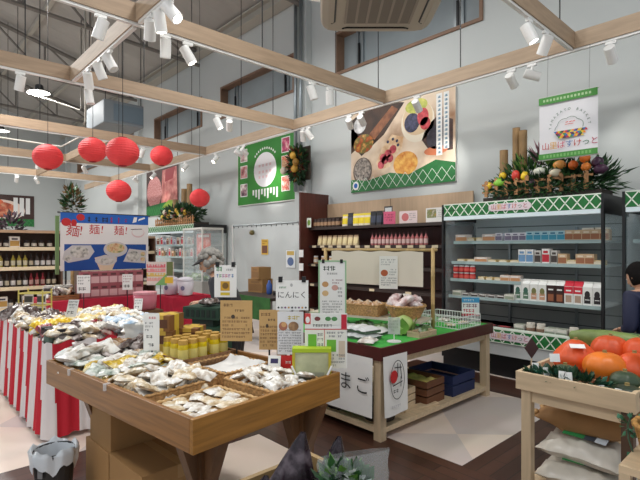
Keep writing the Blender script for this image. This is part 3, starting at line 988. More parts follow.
# ================================================================ OPEN COLD CASES
def case(name, label, x0, x1, shelves, sign_at=None, low=True, hdr=2.04, header_sign=True):
    L = x1 - x0
    cx = (x0 + x1) / 2
    yf, yb_ = 5.3, 6.15
    r = thing(name, label, 'cold case', (cx, yf, 0))
    D = yb_ - yf
    mb = MB()
    mb.span((-L / 2 + 0.03, D - 0.06, 0.1), (L / 2 - 0.03, D, hdr - 0.03), FRGD)
    mb.span((-L / 2 + 0.03, 0.0, hdr - 0.05), (L / 2 - 0.03, D, hdr - 0.02), FRG)
    mb.span((-L / 2 + 0.02, 0.0, 0.08), (L / 2 - 0.02, D - 0.06, 0.5), FRG)
    mb.done('body', None, r)
    mb = MB()
    for q in range(9):
        z = 0.56 + q * 0.15
        mb.span((-L / 2 + 0.05, D - 0.066, z), (L / 2 - 0.05, D - 0.058, z + 0.012), flat(92, 95, 94))
    mb.done('back_slot_panel', None, r)
    mb = MB()
    mb.span((-L / 2 + 0.02, -0.02, hdr - 0.15), (L / 2 - 0.02, 0.03, hdr), GREEN)
    mb.span((-L / 2 + 0.02, -0.022, hdr - 0.008), (L / 2 - 0.02, 0.03, hdr + 0.004), LATT)
    lattice(mb, -L / 2 + 0.02, L / 2 - 0.02, hdr - 0.15, hdr - 0.006, -0.0215, 0.118, 0.012, LATT)
    h = mb.done('header', None, r)
    if header_sign:
        def plate(parent, x, z, y, W, H):
            mb = MB()
            mb.prism([(x - W / 2, z - H * 0.25), (x - W / 2 + 0.03, z - H / 2), (x + W / 2 - 0.03, z - H / 2), (x + W / 2, z - H * 0.25), (x + W / 2, z + H * 0.25), (x + W / 2 - 0.03, z + H / 2), (x - W / 2 + 0.03, z + H / 2), (x - W / 2, z + H * 0.25)], y - 0.006, y, flat(222, 208, 214))
            logo(mb, x, z, 0.066, y - 0.0075, 0.062)
            mb.done('shop_name_plate', None, parent)
        plate(h, -L / 2 + 0.89, hdr - 0.075, -0.024, 0.5, 0.085)
        mb = MB(); scribble(mb, -L / 2 + 0.08, -L / 2 + 0.26, hdr - 0.1, hdr - 0.06, 1, -0.0225, flat(20, 50, 30), 6); mb.done('small_print', None, h)
    mb = MB()
    mb.span((-L / 2 + 0.03, -0.03, hdr - 0.2), (L / 2 - 0.03, 0.1, hdr - 0.155), mat('canopy_white', (226, 240, 246), 0.4))
    mb.done('canopy_edge', None, r)
    mb = MB()
    mb.span((-L / 2 + 0.06, 0.11, hdr - 0.075), (L / 2 - 0.06, 0.15, hdr - 0.055), LED)
    mb.done('light_strip', None, r)
    for sx in (-1, 1):
        mb = MB()
        x = sx * (L / 2 - 0.012)
        mb.span((x - 0.012, -0.03, 0.1), (x + 0.012, 0.02, hdr), BLACK)
        mb.span((x - 0.012, 0.02, hdr - 0.2), (x + 0.012, D, hdr), BLACK)
        mb.span((x - 0.012, 0.02, 0.1), (x + 0.012, D, 0.5), FRG)
        e = mb.done('end_frame', None, r)
        MB().span((x - 0.004, 0.021, 0.501), (x + 0.004, D - 0.01, hdr - 0.201), GLASS).done('side_glass', None, e)
    for (a, b, z, yo) in shelves:
        mb = MB()
        mb.span((a - cx, yo, z - 0.022), (b - cx, D - 0.07, z), SHELF_W)
        s_ = mb.done('shelf', None, r)
        MB().span((a - cx, yo - 0.012, z - 0.03), (b - cx, yo, z + 0.008), flat(160, 180, 180)).done('price_rail', None, s_)
    for q in (0.28, 0.72):
        mb = MB()
        mb.span((-L / 2 + L * q - 0.015, D - 0.09, 0.5), (-L / 2 + L * q + 0.015, D - 0.06, hdr - 0.3), GALV)
        mb.done('shelf_post', None, r)
    if low:
        mb = MB()
        mb.span((-L / 2 + 0.02, -0.1, 0.4), (L / 2 - 0.02, 0.0, 0.55), GREEN)
        mb.span((-L / 2 + 0.02, -0.102, 0.545), (L / 2 - 0.02, 0.02, 0.555), LATT)
        mb.span((-L / 2 + 0.02, -0.102, 0.395), (L / 2 - 0.02, 0.0, 0.402), LATT)
        lattice(mb, -L / 2 + 0.02, L / 2 - 0.02, 0.402, 0.545, -0.1015, 0.118, 0.012, LATT)
        h = mb.done('lower_band', None, r)
        plate(h, -L / 2 + 0.93, 0.475, -0.1025, 0.48, 0.085)
    MB().span((-L / 2 + 0.02, -0.08, 0.25), (L / 2 - 0.02, 0.0, 0.395), mat('kick_plate', (196, 200, 200), 0.45)).done('kick_plate', None, r)
    MB().span((-L / 2 + 0.03, -0.04, 0.0), (L / 2 - 0.03, 0.0, 0.249), BLACK).done('dark_gap_block', None, r)  # black block stands in for the shaded gap below the kick plate
    return r
F1 = (-3.38, -1.52)
MIDX = -2.42
case('cold_case', 'open cold case with shop name header below the vegetable display, drink cartons on its shelf', F1[0], F1[1],
     [(-3.34, -1.57, 1.57, 0.2), (-3.34, -1.57, 1.31, 0.15), (-3.34, MIDX, 1.09, 0.12), (-3.34, MIDX, 0.88, 0.08), (MIDX, -1.57, 0.88, 0.1), (-3.34, -1.57, 0.5, 0.0)])
case('cold_case', 'open cold case beside the one with drink cartons, behind the person in navy', -1.36, 0.5, [(-1.32, 0.46, 1.57, 0.2), (-1.32, 0.46, 1.31, 0.15), (-1.32, 0.46, 0.9, 0.1), (-1.32, 0.46, 0.5, 0)], header_sign=False, low=False)
case('cold_case', 'open cold case far along the wall under the lantern and flower display', -13.0, -10.0, [(-12.9, -10.1, 1.55, 0.2), (-12.9, -10.1, 1.25, 0.15), (-12.9, -10.1, 0.9, 0.1), (-12.9, -10.1, 0.5, 0)], header_sign=False, low=False)

C_ = flat
teal = box_pack('snack_box', 'box', 'small boxes in the cold case', 0.085, 0.1, 0.11, C_(176, 208, 214), C_(64, 150, 176), C_(30, 110, 140))
tan = box_pack('snack_box', 'box', 'small boxes in the cold case', 0.09, 0.1, 0.115, C_(206, 176, 140), C_(160, 104, 72), C_(230, 214, 190))
whitebox = box_pack('snack_box', 'box', 'small boxes in the cold case', 0.12, 0.1, 0.14, C_(232, 222, 204), C_(120, 66, 50), C_(150, 90, 60))
lilac = box_pack('snack_box', 'box', 'small boxes in the cold case', 0.085, 0.1, 0.1, C_(222, 218, 222), C_(120, 110, 130))
y1 = 5.3 + 0.2 + 0.07
row([(lilac, 'pale grey box'), (teal, 'teal and white box'), (tan, 'tan box'), (whitebox, 'tall cream and brown box')], 13, (-2.62, y1, 1.571), (0.086, 0, 0), 0, '{w} on the carton case top shelf, {o} along', 0.05, 1, [0, 0, 0, 1, 1, 1, 1, 1, 2, 2, 2, 2, 2])
row([(whitebox, 'tall cream and brown box')], 2, (-1.49 - 0.29, y1 + 0.12, 1.571), (0.13, 0, 0), 0, '{w} at the carton case glass end, {o} of two', 0, 2)
bread = box_pack('cake_pack', 'pack', 'packs in the cold case', 0.17, 0.12, 0.09, C_(214, 200, 190), C_(196, 140, 96), C_(240, 236, 230))
low1 = box_pack('cheese_pack', 'pack', 'packs in the cold case', 0.1, 0.1, 0.05, C_(210, 184, 130), C_(226, 214, 190))
row([(bread, 'cake pack with brown picture'), (low1, 'low beige pack'), (lilac, 'pale grey box')], 6, (-3.24, y1, 1.571), (0.125, 0, 0), 0, '{w} on the carton case top shelf, black post end, {o}', 0.06, 3, [0, 1, 1, 0, 2, 2])
redm = box_pack('drink_box', 'box', 'small boxes in the cold case', 0.085, 0.08, 0.17, C_(228, 224, 220), C_(196, 44, 60), C_(196, 44, 60))
bluem = box_pack('drink_box', 'box', 'small boxes in the cold case', 0.085, 0.08, 0.16, C_(232, 232, 230), C_(110, 150, 190))
darkm = box_pack('drink_box', 'box', 'small boxes in the cold case', 0.07, 0.08, 0.15, C_(200, 196, 190), C_(70, 60, 56))
y2 = 5.3 + 0.15 + 0.06
row([(bluem, 'white and blue small carton'), (darkm, 'grey small carton'), (redm, 'red and white small carton'), (tan, 'tan box'), (low1, 'low beige pack')], 10, (-2.43, y2, 1.311), (0.09, 0, 0), 0, '{w} on the carton case second shelf, {o} along', 0.04, 4, [0, 0, 1, 2, 1, 3, 4, 3, 3, 4])
row([(low1, 'low beige pack'), (bread, 'flat cake pack')], 6, (-3.22, y2, 1.311), (0.14, 0, 0), 0, '{w} on the carton case second shelf, black post end, {o}', 0.08, 5, [0, 0, 1, 0, 0, 0], scale=(1, 1, 0.7))
def cpic(panel, dark=None, band=None):
    def f(mb, w_, h, y):
        if band:
            mb.rect(-w_ / 2, h * 0.6, w_ / 2, h * 0.98, y, band)
            mb.rect(-w_ * 0.3, h * 0.72, w_ * 0.3, h * 0.8, y - 0.0005, PAPER)
        mb.rect(-w_ * 0.34, h * 0.12, w_ * 0.34, h * 0.5, y, panel)
        if dark:
            mb.disc(0, h * 0.6, w_ * 0.3, h * 0.2, y, dark)
            mb.rect(-w_ * 0.25, h * 0.3, w_ * 0.25, h * 0.34, y - 0.0005, PAPER)
    return f
WC = mat('carton_white', (232, 232, 228), 0.4)
DB = mat('carton_brown', (66, 34, 30), 0.4)
cg = carton('milk_carton', 'carton', 'drink cartons in the cold case', 0.088, 0.25, WC, WC, cpic(C_(90, 120, 96), C_(60, 100, 86)))
ct = carton('milk_carton', 'carton', 'drink cartons in the cold case', 0.088, 0.25, WC, WC, cpic(C_(200, 150, 120), C_(120, 120, 70)))
cb = carton('milk_carton', 'carton', 'drink cartons in the cold case', 0.088, 0.25, DB, WC, cpic(C_(150, 90, 60), None, C_(50, 26, 24)))
cr_ = carton('milk_carton', 'carton', 'drink cartons in the cold case', 0.088, 0.25, WC, C_(206, 40, 60), cpic(C_(176, 150, 130), None, C_(206, 40, 60)))
ck = carton('milk_carton', 'carton', 'drink cartons in the cold case', 0.088, 0.25, WC, WC, cpic(C_(40, 34, 36), C_(40, 34, 36)))
row([(cg, 'white drink carton with green print'), (ct, 'white drink carton with tan print'), (cb, 'dark brown drink carton'), (cr_, 'red and white drink carton'), (ck, 'white drink carton with black panel')], 10, (-2.455, 5.3 + 0.1 + 0.06, 0.881), (0.0925, 0, 0), 0, '{w} in the carton row, {o} counted towards the glass end', 0, 0, [0, 0, 1, 1, 2, 2, 3, 3, 4, 4])
tub = jar('food_tub', 'tub', 'tubs in the cold case', 0.055, 0.09, C_(214, 204, 190), C_(150, 120, 100), C_(228, 222, 210))
flatp = box_pack('tofu_pack', 'pack', 'packs in the cold case', 0.13, 0.12, 0.07, C_(206, 206, 196), C_(150, 160, 140), C_(226, 222, 210))
row([(flatp, 'white flat tray pack'), (tub, 'cream food tub')], 8, (-2.42, 5.42, 0.501), (0.115, 0, 0), 0, '{w} on the deck below the drink cartons, {o} along', 0.05, 7, [0, 1, 1, 0, 0, 1, 0, 1], scale=(0.9, 0.9, 1.5))
pinkp = box_pack('meat_pack', 'pack', 'packs in the cold case', 0.17, 0.13, 0.05, C_(60, 44, 44), C_(196, 84, 90), C_(214, 130, 130))
row([(pinkp, 'dark tray of pink meat')], 4, (-3.0, 5.42, 0.501), (0.19, 0, 0), 0, '{w} on the carton case deck, black post end, {o}', 0.08, 8)
can = jar('red_tin', 'tin', 'red tins in the cold case', 0.036, 0.085, C_(176, 30, 36), C_(214, 90, 80), C_(190, 190, 190))
for lv in range(2):
    row([(can, 'small red tin')], 4, (-3.28, 5.45, 1.091 + lv * 0.087), (0.078, 0, 0), 0, '{w} in the %s layer in the carton case, {o} along' % ('lower', 'upper')[lv], 0, 9)
row([(low1, 'low beige pack'), (bread, 'brown cake pack')], 5, (-2.92, 5.47, 1.091), (0.105, 0, 0), 0, '{w} beside the red tins on the third shelf, {o} along', 0.1, 10, [0, 0, 0, 1, 1], scale=(0.8, 0.8, 0.8))
whitep = box_pack('sausage_pack', 'pack', 'packs in the cold case', 0.09, 0.1, 0.045, C_(190, 186, 180), C_(70, 56, 54), C_(226, 226, 224))
row([(whitep, 'dark and white pack'), (flatp, 'white flat tray pack')], 7, (-3.22, 5.42, 0.881), (0.115, 0, 0), 0, '{w} on the carton case fourth shelf, {o} along', 0.15, 11, [1, 0, 0, 0, 0, 0, 1], scale=(0.95, 0.9, 0.9))
row([(teal, 'teal and white box'), (tan, 'tan box'), (lilac, 'pale grey box')], 4, (-1.2, 5.58, 1.571), (0.11, 0, 0), 0, '{w} in the cold case behind the person in navy, {o} along', 0, 12, scale=1.2)
# the far case behind the blue noodle poster
row([(lilac, 'pale grey box'), (whitebox, 'tall cream and brown box'), (redm, 'red and white small carton')], 12, (-12.7, 5.58, 1.551), (0.2, 0, 0), 0, '{w} on the far flower case top shelf, {o} along', 0.1, 13, scale=1.4)
row([(tan, 'tan box'), (darkm, 'grey small carton'), (redm, 'red and white small carton')], 12, (-12.7, 5.52, 1.251), (0.2, 0, 0), 0, '{w} on the far flower case second shelf, {o} along', 0.1, 14, scale=1.3)

# ================================================================ WALL SHELF UNIT (dark end panel to the cold case)
r = thing('wall_shelf', 'dark brown wall shelf unit below the fruit poster, pale wood back panel', 'shelf unit', (-4.92, 6.15, 0))
MB().span((-1.52, -0.7, 0), (-1.48, 0, 2.48), BROWN).done('end_panel', None, r)
mb = MB()
mb.span((-1.48, -0.03, 0.0), (1.5, 0.0, 1.86), BROWN)
mb.span((-1.48, -0.03, 1.86), (1.5, 0.0, 2.3), mat('shelf_back_wood', (196, 168, 138), 0.5, var=0.06, scale=3, stretch=(8, 8, 0.7)))
mb.span((0.02, -0.034, 1.86), (0.03, -0.03, 2.3), flat(120, 98, 78))
mb.done('back_panel', None, r)
DKS = mat('shelf_dark', (52, 40, 36), 0.5)
for z, yo in ((1.85, -0.5), (1.53, -0.5), (1.2, -0.52), (0.85, -0.55), (0.4, -0.55)):
    s_ = MB().span((-1.48, yo, z - 0.045), (1.5, -0.03, z), DKS).done('shelf', None, r)
    for q in range(13 if z == 1.53 else 4 if z < 1.8 else 0):
        MB().span((-1.38 + q * (0.21 if z == 1.53 else 0.7), yo - 0.008, z - 0.043), (-1.28 + q * (0.21 if z == 1.53 else 0.7), yo - 0.001, z - 0.003), RAIL).done('price_card', None, s_)
ysh = 6.15 - 0.42
sauce = jar('sauce_jar', 'jar', 'jars on the wall shelf', 0.042, 0.15, C_(70, 52, 44), C_(176, 140, 108), C_(60, 44, 40))
row([(sauce, 'dark jar with tan label')], 7, (-6.3, ysh, 1.851), (0.095, 0, 0), 0, '{w} in front on the upper wall shelf, {o} from end panel', 0.2, 15)
row([(sauce, 'dark jar with tan label')], 7, (-6.3, ysh + 0.12, 1.851), (0.095, 0, 0), 0, '{w} behind others on the upper wall shelf, {o} from end panel', 0.2, 16, scale=(1, 1, 1.15))
py = pouch('yellow_pouch', 'pouch', 'pouches on the wall shelf', 0.13, 0.2, 0.07, C_(226, 214, 190), C_(230, 206, 40), C_(226, 206, 60))
pk = pouch('black_pouch', 'pouch', 'pouches on the wall shelf', 0.12, 0.22, 0.07, C_(36, 36, 40), C_(60, 66, 84), C_(30, 30, 34))
pw = pouch('cream_pouch', 'pouch', 'pouches on the wall shelf', 0.11, 0.17, 0.07, C_(214, 192, 150), C_(228, 210, 160), C_(160, 130, 96))
row([(py, 'yellow and white pouch'), (pk, 'black pouch')], 8, (-5.55, ysh, 1.851), (0.125, 0, 0), 0, '{w} on the upper wall shelf, {o} after the tan-labelled jars', 0.1, 17, [0, 1, 0, 0, 0, 1, 1, 1])
row([(pw, 'cream pouch')], 8, (-6.18, ysh, 1.531), (0.125, 0, 0), 0, '{w} on the lower wall shelf, {o} from the dark end panel', 0.15, 18)
pink = bottle('drink_bottle', 'bottle', 'bottles on the wall shelf', 0.03, 0.19, C_(190, 110, 110), C_(226, 196, 190), C_(80, 44, 44))
row([(pink, 'slim pink bottle')], 14, (-4.95, ysh, 1.531), (0.078, 0, 0), 0, '{w} on the lower wall shelf, {o} after the cream pouches', 0, 19)
def card_sign(name, label, cat, loc, rz, W, H, bg, draw=None, t=0.004, group=None, tilt=0.0):
    r = thing(name, label, cat, loc, rz, group)
    if tilt:
        r.rotation_euler[0] = tilt
    MB().span((-W / 2, 0, 0), (W / 2, t, H), bg).done('card', None, r)
    if draw:
        mb = MB()
        draw(mb, W, H)
        mb.done('print', None, r)
    return r
card_sign('shelf_card', 'pink card standing on the upper wall shelf', 'card', (-4.55, 5.66, 1.852), 0.2, 0.2, 0.19, C_(214, 96, 130), lambda mb, W, H: scribble(mb, -W * .4, W * .4, H * .2, H * .85, 3, -0.001, C_(120, 30, 60), 3))
card_sign('shelf_card', 'pale pink photo card on the upper wall shelf beside the pink card', 'card', (-4.2, 5.66, 1.852), 0.1, 0.3, 0.18, C_(226, 206, 206), lambda mb, W, H: (mb.disc(-.05, H * .5, .06, .06, -0.001, C_(200, 110, 110)), scribble(mb, 0.02, W * .45, H * .2, H * .85, 4, -0.001, GREY, 4)))
card_sign('shelf_card', 'white photo card on the upper wall shelf nearest the cold case', 'card', (-3.72, 5.66, 1.852), 0, 0.34, 0.2, C_(228, 226, 222), lambda mb, W, H: (mb.rect(-.15, H * .3, .0, H * .9, -0.001, mat('card_photo', (180, 140, 120), 0.5, ramp=[(200, 150, 60), (120, 130, 80), (220, 200, 190)], scale=14)), scribble(mb, 0.02, W * .45, H * .3, H * .85, 4, -0.001, GREY, 5)))
card_sign('shelf_card', 'small dark-framed card at the end of the black pouches', 'card', (-4.62, 5.72, 1.852), 0, 0.16, 0.28, C_(60, 60, 62), lambda mb, W, H: mb.rect(-W * .4, H * .08, W * .4, H * .92, -0.001, C_(210, 214, 214)))
card_sign('shelf_card', 'green and white card at the dark end panel of the wall shelf', 'card', (-6.34, 5.6, 1.852), 0.3, 0.09, 0.17, C_(226, 232, 220), lambda mb, W, H: mb.disc(0, H * .5, W * .35, H * .3, -0.001, C_(120, 160, 70)))
low_j = jar('pickle_jar', 'jar', 'jars on the wall shelf', 0.045, 0.14, C_(190, 150, 110), C_(224, 214, 200), C_(220, 220, 220))
row([(low_j, 'pale-labelled pickle jar')], 12, (-6.28, 5.72, 1.201), (0.2, 0, 0), 0, '{w} on the third wall shelf, {o} from the dark end panel', 0, 20)
for i, (x, z) in enumerate(((-6.36, 1.32), (-6.36, 1.08))):
    MBx = MB().span((-0.06, 0, 0), (0.06, 0.004, 0.13), PAPER)
    tag(MBx.done('price_card', None, None, (x + 0.0, 5.43, z)), 'white price card on the edge of the dark end panel, %s' % ('upper', 'lower')[i], 'price card')

# vinyl partition past the dark end panel
r = thing('vinyl_partition', 'milky clear vinyl curtain hanging from a rail beside the dark end panel', 'partition', (-7.55, 5.5, 0))
mb = MB()
mb.surf(lambda u, v: (-1.12 + u * 2.2, 0.008 * math.sin(u * 22), 0.25 + v * 1.66), 80, 1, VINYL)
mb.done('vinyl_sheet', None, r, smooth=True)
mb = MB()
mb.cyl((-1.15, 0, 1.95), (1.1, 0, 1.95), 0.018, n=8, m=GALV)
for q in range(14):
    mb.cyl((-1.1 + q * 0.165, 0, 1.9), (-1.1 + q * 0.165, 0, 1.95), 0.008, n=6, m=BLACK)
mb.done('rail', None, r)
for x in (-1.15, 1.08):
    MB().cyl((x, 0, 0), (x, 0, 1.97), 0.022, n=10, m=WHITE).done('post', None, r, smooth=True)
def notice(mb, W, H):
    mb.rect(-W / 2, 0, W / 2, H, -0.001, C_(210, 170, 60))
    mb.rect(-W * .4, H * .1, W * .4, H * .6, -0.0015, C_(110, 70, 50))
    scribble(mb, -W * .4, W * .4, H * .65, H * .95, 2, -0.002, C_(90, 30, 30), 8)
card_sign('notice_card', 'small yellow and brown notice on the vinyl curtain', 'notice', (-7.52, 5.482, 1.35), 0, 0.22, 0.3, C_(236, 224, 190), notice)
card_sign('notice_card', 'white notice on the vinyl curtain nearest the dark end panel', 'notice', (-6.72, 5.482, 1.12), 0, 0.26, 0.32, C_(220, 224, 226), lambda mb, W, H: (mb.rect(-W * .4, H * .72, W * .4, H * .95, -0.001, C_(200, 170, 90)), mb.disc(0, H * .35, W * .36, H * .25, -0.001, C_(90, 110, 150))))
tag(MB().lathe([(0.02, 0), (0.05, 0.02), (0.055, 0.06), (0.03, 0.1)], 12, mat('bell_brass', (120, 110, 70), 0.4, metal=0.5)).done('hanging_charm', None, None, (-7.9, 5.44, 1.74), smooth=True), 'small round charm hanging from the curtain rail', 'charm')

# counter table with green cloth in front of the vinyl curtain
r = thing('display_table', 'dark-topped table with a green front drape before the vinyl curtain', 'table', (-6.0, 4.55, 0))
MB().span((-0.75, -0.4, 0.7), (0.45, 0.4, 0.745), C_(56, 46, 40)).done('table_top', None, r)
MB().span((-0.75, -0.415, 0.4), (0.45, -0.4, 0.745), mat('green_drape', (46, 96, 44), 0.85, var=0.2, scale=7)).done('front_drape', None, r)
for sx in (-0.7, 0.4):
    for sy in (-0.36, 0.36):
        MB().span((sx - 0.02, sy - 0.02, 0), (sx + 0.02, sy + 0.02, 0.7), STEEL).done('leg', None, r)
cb_ = box_pack('cardboard_box', 'box', 'boxes on the green felt table', 0.32, 0.26, 0.22, CARD, C_(140, 104, 64), C_(140, 104, 64))
cb_.put((-6.5, 4.65, 0.746), 0.2, 'small cardboard box on the dark table by the curtain')
cb_.put((-6.47, 4.64, 0.968), -0.1, 'small cardboard box stacked on another on the dark table by the curtain', (0.8, 0.9, 0.9))
tag(MB().lathe([(0.035, 0), (0.045, 0.03), (0.045, 0.15), (0.02, 0.19), (0.02, 0.22)], 12, C_(58, 90, 160)).done('spray_bottle', None, None, (-6.05, 4.5, 0.746), smooth=True), 'blue bottle standing on the dark table by the curtain', 'bottle')
mb = MB()
mb.span((-0.16, -0.12, 0), (0.16, 0.12, 0.05), BLACK)
mb.box((0, 0.06, 0.12), (0.24, 0.03, 0.14), BLACK, rx=-0.3)
mb.cyl((0, 0.02, 0.05), (0, 0.05, 0.1), 0.02, n=8, m=BLACK)
tag(mb.done('kitchen_scale', None, None, (-5.75, 4.6, 0.746), 0.2), 'black weighing scale on the dark table by the curtain', 'scale')
# ================================================================ WOODEN SWEETS TABLE
T1O, T1R = (-2.5704, 1.302), 0.117
def L1(x, y, z=0.722):
    c, s = math.cos(T1R), math.sin(T1R)
    return (T1O[0] + x * c - y * s, T1O[1] + x * s + y * c, z)
r = thing('display_table', 'brown wooden tray-topped table covered with bagged sweets', 'table', (T1O[0], T1O[1], 0), T1R)
HX, HY = 0.777, 0.482
T1F = mat('table_wood_shaded', (140, 98, 54), 0.42, var=0.2, scale=4, stretch=(0.7, 9, 14), dist=0.4)
T1S = mat('table_wood_lit', (152, 106, 46), 0.42, var=0.2, scale=4, stretch=(9, 0.7, 14), dist=0.4)  # one wood in two tones: end boards coloured as lit, long boards as shaded
MB().span((-HX, -HY, 0.655), (HX - 0.025, -HY + 0.025, 0.8), T1F).done('rim_board', None, r, bevel=0.003)
MB().span((-HX, HY - 0.025, 0.655), (HX - 0.025, HY, 0.8), T1F).done('rim_board', None, r, bevel=0.003)
MB().span((HX - 0.025, -HY, 0.655), (HX, HY, 0.8), T1S).done('rim_board', None, r, bevel=0.003)
MB().span((-HX, -HY + 0.026, 0.655), (-HX + 0.025, HY - 0.026, 0.8), T1S).done('rim_board', None, r, bevel=0.003)
MB().span((-HX + 0.026, -HY + 0.026, 0.69), (HX - 0.026, HY - 0.026, 0.715), T1F).done('tray_bottom', None, r)
for (x, y) in ((0.55, -0.27), (0.62, 0.33), (-0.63, -0.2), (-0.63, 0.27)):
    mb = MB()
    mb.span((x - 0.05, y - 0.05, 0), (x + 0.05, y + 0.05, 0.655), T1WOODB)
    for sg in (-1, 1):
        mb.M = Matrix.Translation((x, y, 0))
        mb.prism([(sg * 0.05, 0.36), (sg * 0.05, 0.655), (sg * 0.17, 0.655)], -0.03, 0.03, T1WOODB)
        mb.M = Matrix.Translation((x, y, 0)) @ Matrix.Rotation(PI / 2, 4, 'Z')
        mb.prism([(sg * 0.05, 0.36), (sg * 0.05, 0.655), (sg * 0.15, 0.655)], -0.03, 0.03, T1WOODB)
    mb.M = Matrix.Identity(4)
    mb.done('leg', None, r)
for i, x in enumerate((-0.42, 0.02)):
    mb = MB()
    mb.span((x - 0.008, -HY - 0.012, 0.77), (x + 0.008, -HY - 0.001, 0.802), POLY)
    mb.span((x - 0.008, -HY - 0.012, 0.802), (x + 0.008, -HY + 0.02, 0.806), POLY)
    mb.done('edge_clip', None, r)

# woven trays ------------------------------------------------------
def tray(label, W, L, H, loc, rz, m=WICK, liner=None, cat='tray'):
    r = thing('woven_tray', label, cat, loc, rz)
    MB().span((-W / 2 + 0.012, -L / 2 + 0.012, 0), (W / 2 - 0.012, L / 2 - 0.012, 0.008), m).done('base', None, r)
    mb = MB()
    mb.span((-W / 2, -L / 2, 0.0), (W / 2, -L / 2 + 0.008, H), m)
    mb.span((-W / 2, L / 2 - 0.008, 0.0), (W / 2, L / 2, H), m)
    mb.span((-W / 2, -L / 2 + 0.008, 0.0), (-W / 2 + 0.008, L / 2 - 0.008, H), m)
    mb.span((W / 2 - 0.008, -L / 2 + 0.008, 0.0), (W / 2, L / 2 - 0.008, H), m)
    mb.done('side', None, r)
    mb = MB()
    pts = []
    for (ax, ay, bx, by) in ((-1, -1, 1, -1), (1, -1, 1, 1), (1, 1, -1, 1), (-1, 1, -1, -1)):
        for q in range(20):
            t = q / 20
            pts.append(((ax + (bx - ax) * t) * (W / 2 - 0.004), (ay + (by - ay) * t) * (L / 2 - 0.004), H + 0.006 * (q % 2)))
    mb.tube(pts, 0.009, 6, m, closed=True)
    mb.done('braided_rim', None, r, smooth=True)
    if liner:
        mb = MB()
        mb.surf(lambda u, v: (-W / 2 + 0.01 + u * (W - 0.02), -L / 2 + 0.01 + v * (L - 0.02), H * 0.45 + H * 0.75 * (abs(v * 2 - 1) ** 6) + 0.004 * math.sin(u * 14 + v * 9)), 14, 14, liner)
        mb.done('paper_liner', None, r, smooth=True)
    return r
tray('woven tray of bagged white sweets in the middle of the wooden table', 0.42, 0.44, 0.05, L1(0.06, -0.2, 0.716), T1R)
tray('woven tray of yellow and white bags along the long side of the wooden table', 0.42, 0.5, 0.05, L1(-0.37, -0.17, 0.716), T1R)
tray('woven tray lined with white paper on the wooden table', 0.38, 0.34, 0.06, L1(0.08, 0.25, 0.716), T1R, liner=PAPER)
tray('woven tray of white bags at the end of the wooden table with a price tag', 0.4, 0.34, 0.06, L1(0.53, 0.19, 0.716), T1R)
tray('shallow tray of flat white packs at the near corner of the wooden table', 0.42, 0.42, 0.025, L1(0.53, -0.22, 0.716), T1R, m=mat('tray_straw', (196, 160, 110), 0.7, var=0.2, scale=50))
# bags on the table
def ramp_m(nm, rp, sc=16, rough=0.25, bump=0.25):
    return mat(nm, rp[0], rough, ramp=rp, scale=sc, bump=bump)
BAGW = ramp_m('bag_white', [(150, 126, 96), (226, 222, 214), (240, 240, 238)], 14)
BAGC = ramp_m('bag_cream', [(166, 130, 84), (216, 200, 170), (240, 238, 232)], 18)
BAGY = ramp_m('bag_yellow', [(120, 96, 40), (214, 180, 52), (238, 228, 190)], 11)
BAGG = ramp_m('bag_green', [(70, 96, 80), (190, 200, 190), (234, 236, 232)], 12)
BAGB = ramp_m('bag_brown', [(70, 46, 32), (150, 112, 74), (226, 214, 196)], 16)
BAGN = ramp_m('bag_blue', [(130, 170, 206), (206, 222, 236), (240, 244, 246)], 9)
BAGD = ramp_m('bag_dark', [(30, 26, 28), (90, 74, 70), (190, 180, 176)], 16)
GRP = 'bagged sweets on the wooden table'
b_w = [bag('snack_bag', 'bag', GRP, 0.13, 0.17, 0.05, BAGW, s) for s in range(3)]
b_c = [bag('snack_bag', 'bag', GRP, 0.12, 0.16, 0.05, BAGC, 10 + s) for s in range(2)]
b_y = [bag('snack_bag', 'bag', GRP, 0.13, 0.18, 0.045, BAGY, 20 + s) for s in range(3)]
b_g = [bag('snack_bag', 'bag', GRP, 0.13, 0.18, 0.045, BAGG, 30 + s) for s in range(1)]
rr = random.Random(11)
def heap(kinds, words, x0, x1, y0, y1, nx, ny, z, where, seed, conv=L1, lay=1, tilt=0.25, sc=(0.85, 1.1), wsel=None):
    r_ = random.Random(seed)
    for l in range(lay):
        for j in range(ny):
            for i in range(nx):
                x = x0 + (x1 - x0) * (i + 0.5 + r_.uniform(-0.22, 0.22)) / nx
                y = y0 + (y1 - y0) * (j + 0.5 + r_.uniform(-0.22, 0.22)) / ny
                q = wsel(i, j, l, r_) if wsel else r_.randrange(len(kinds))
                lab = '%s %s, row %s, %s along%s' % (words[q], where, ORD[j], ORD[i], ', upper layer' if l else '')
                kinds[q].put(conv(x, y, z + l * 0.045 + 0.006 * ((i + j) % 2)), (r_.uniform(-tilt, tilt), r_.uniform(-tilt, tilt), r_.uniform(0, 6.28)), lab, r_.uniform(*sc))
heap(b_w + b_c, ['white bag'] * 3 + ['cream bag'] * 2, -0.13, 0.26, -0.41, 0.01, 4, 4, 0.735, 'in the middle tray', 5, lay=2, tilt=0.5, sc=(0.6, 0.8))
heap(b_y + b_w[:1] + b_g, ['yellow bag'] * 3 + ['white bag', 'green and white bag'], -0.57, -0.18, -0.41, 0.07, 4, 5, 0.735, 'in the long-side tray', 6, lay=2, tilt=0.45, sc=(0.6, 0.8), wsel=lambda i, j, l, r_: r_.choice([0, 1, 2, 3, 3, 4] if i > 0 else [3, 3, 4, 4, 1]))
heap(b_w + b_c[:1], ['white bag'] * 3 + ['cream bag'], 0.36, 0.7, 0.04, 0.34, 4, 3, 0.738, 'in the end tray', 7, lay=2, tilt=0.5, sc=(0.55, 0.7))
fl = box_pack('flat_pack', 'pack', 'flat packs on the wooden table', 0.085, 0.062, 0.018, BAGC, BAGW, BAGW)
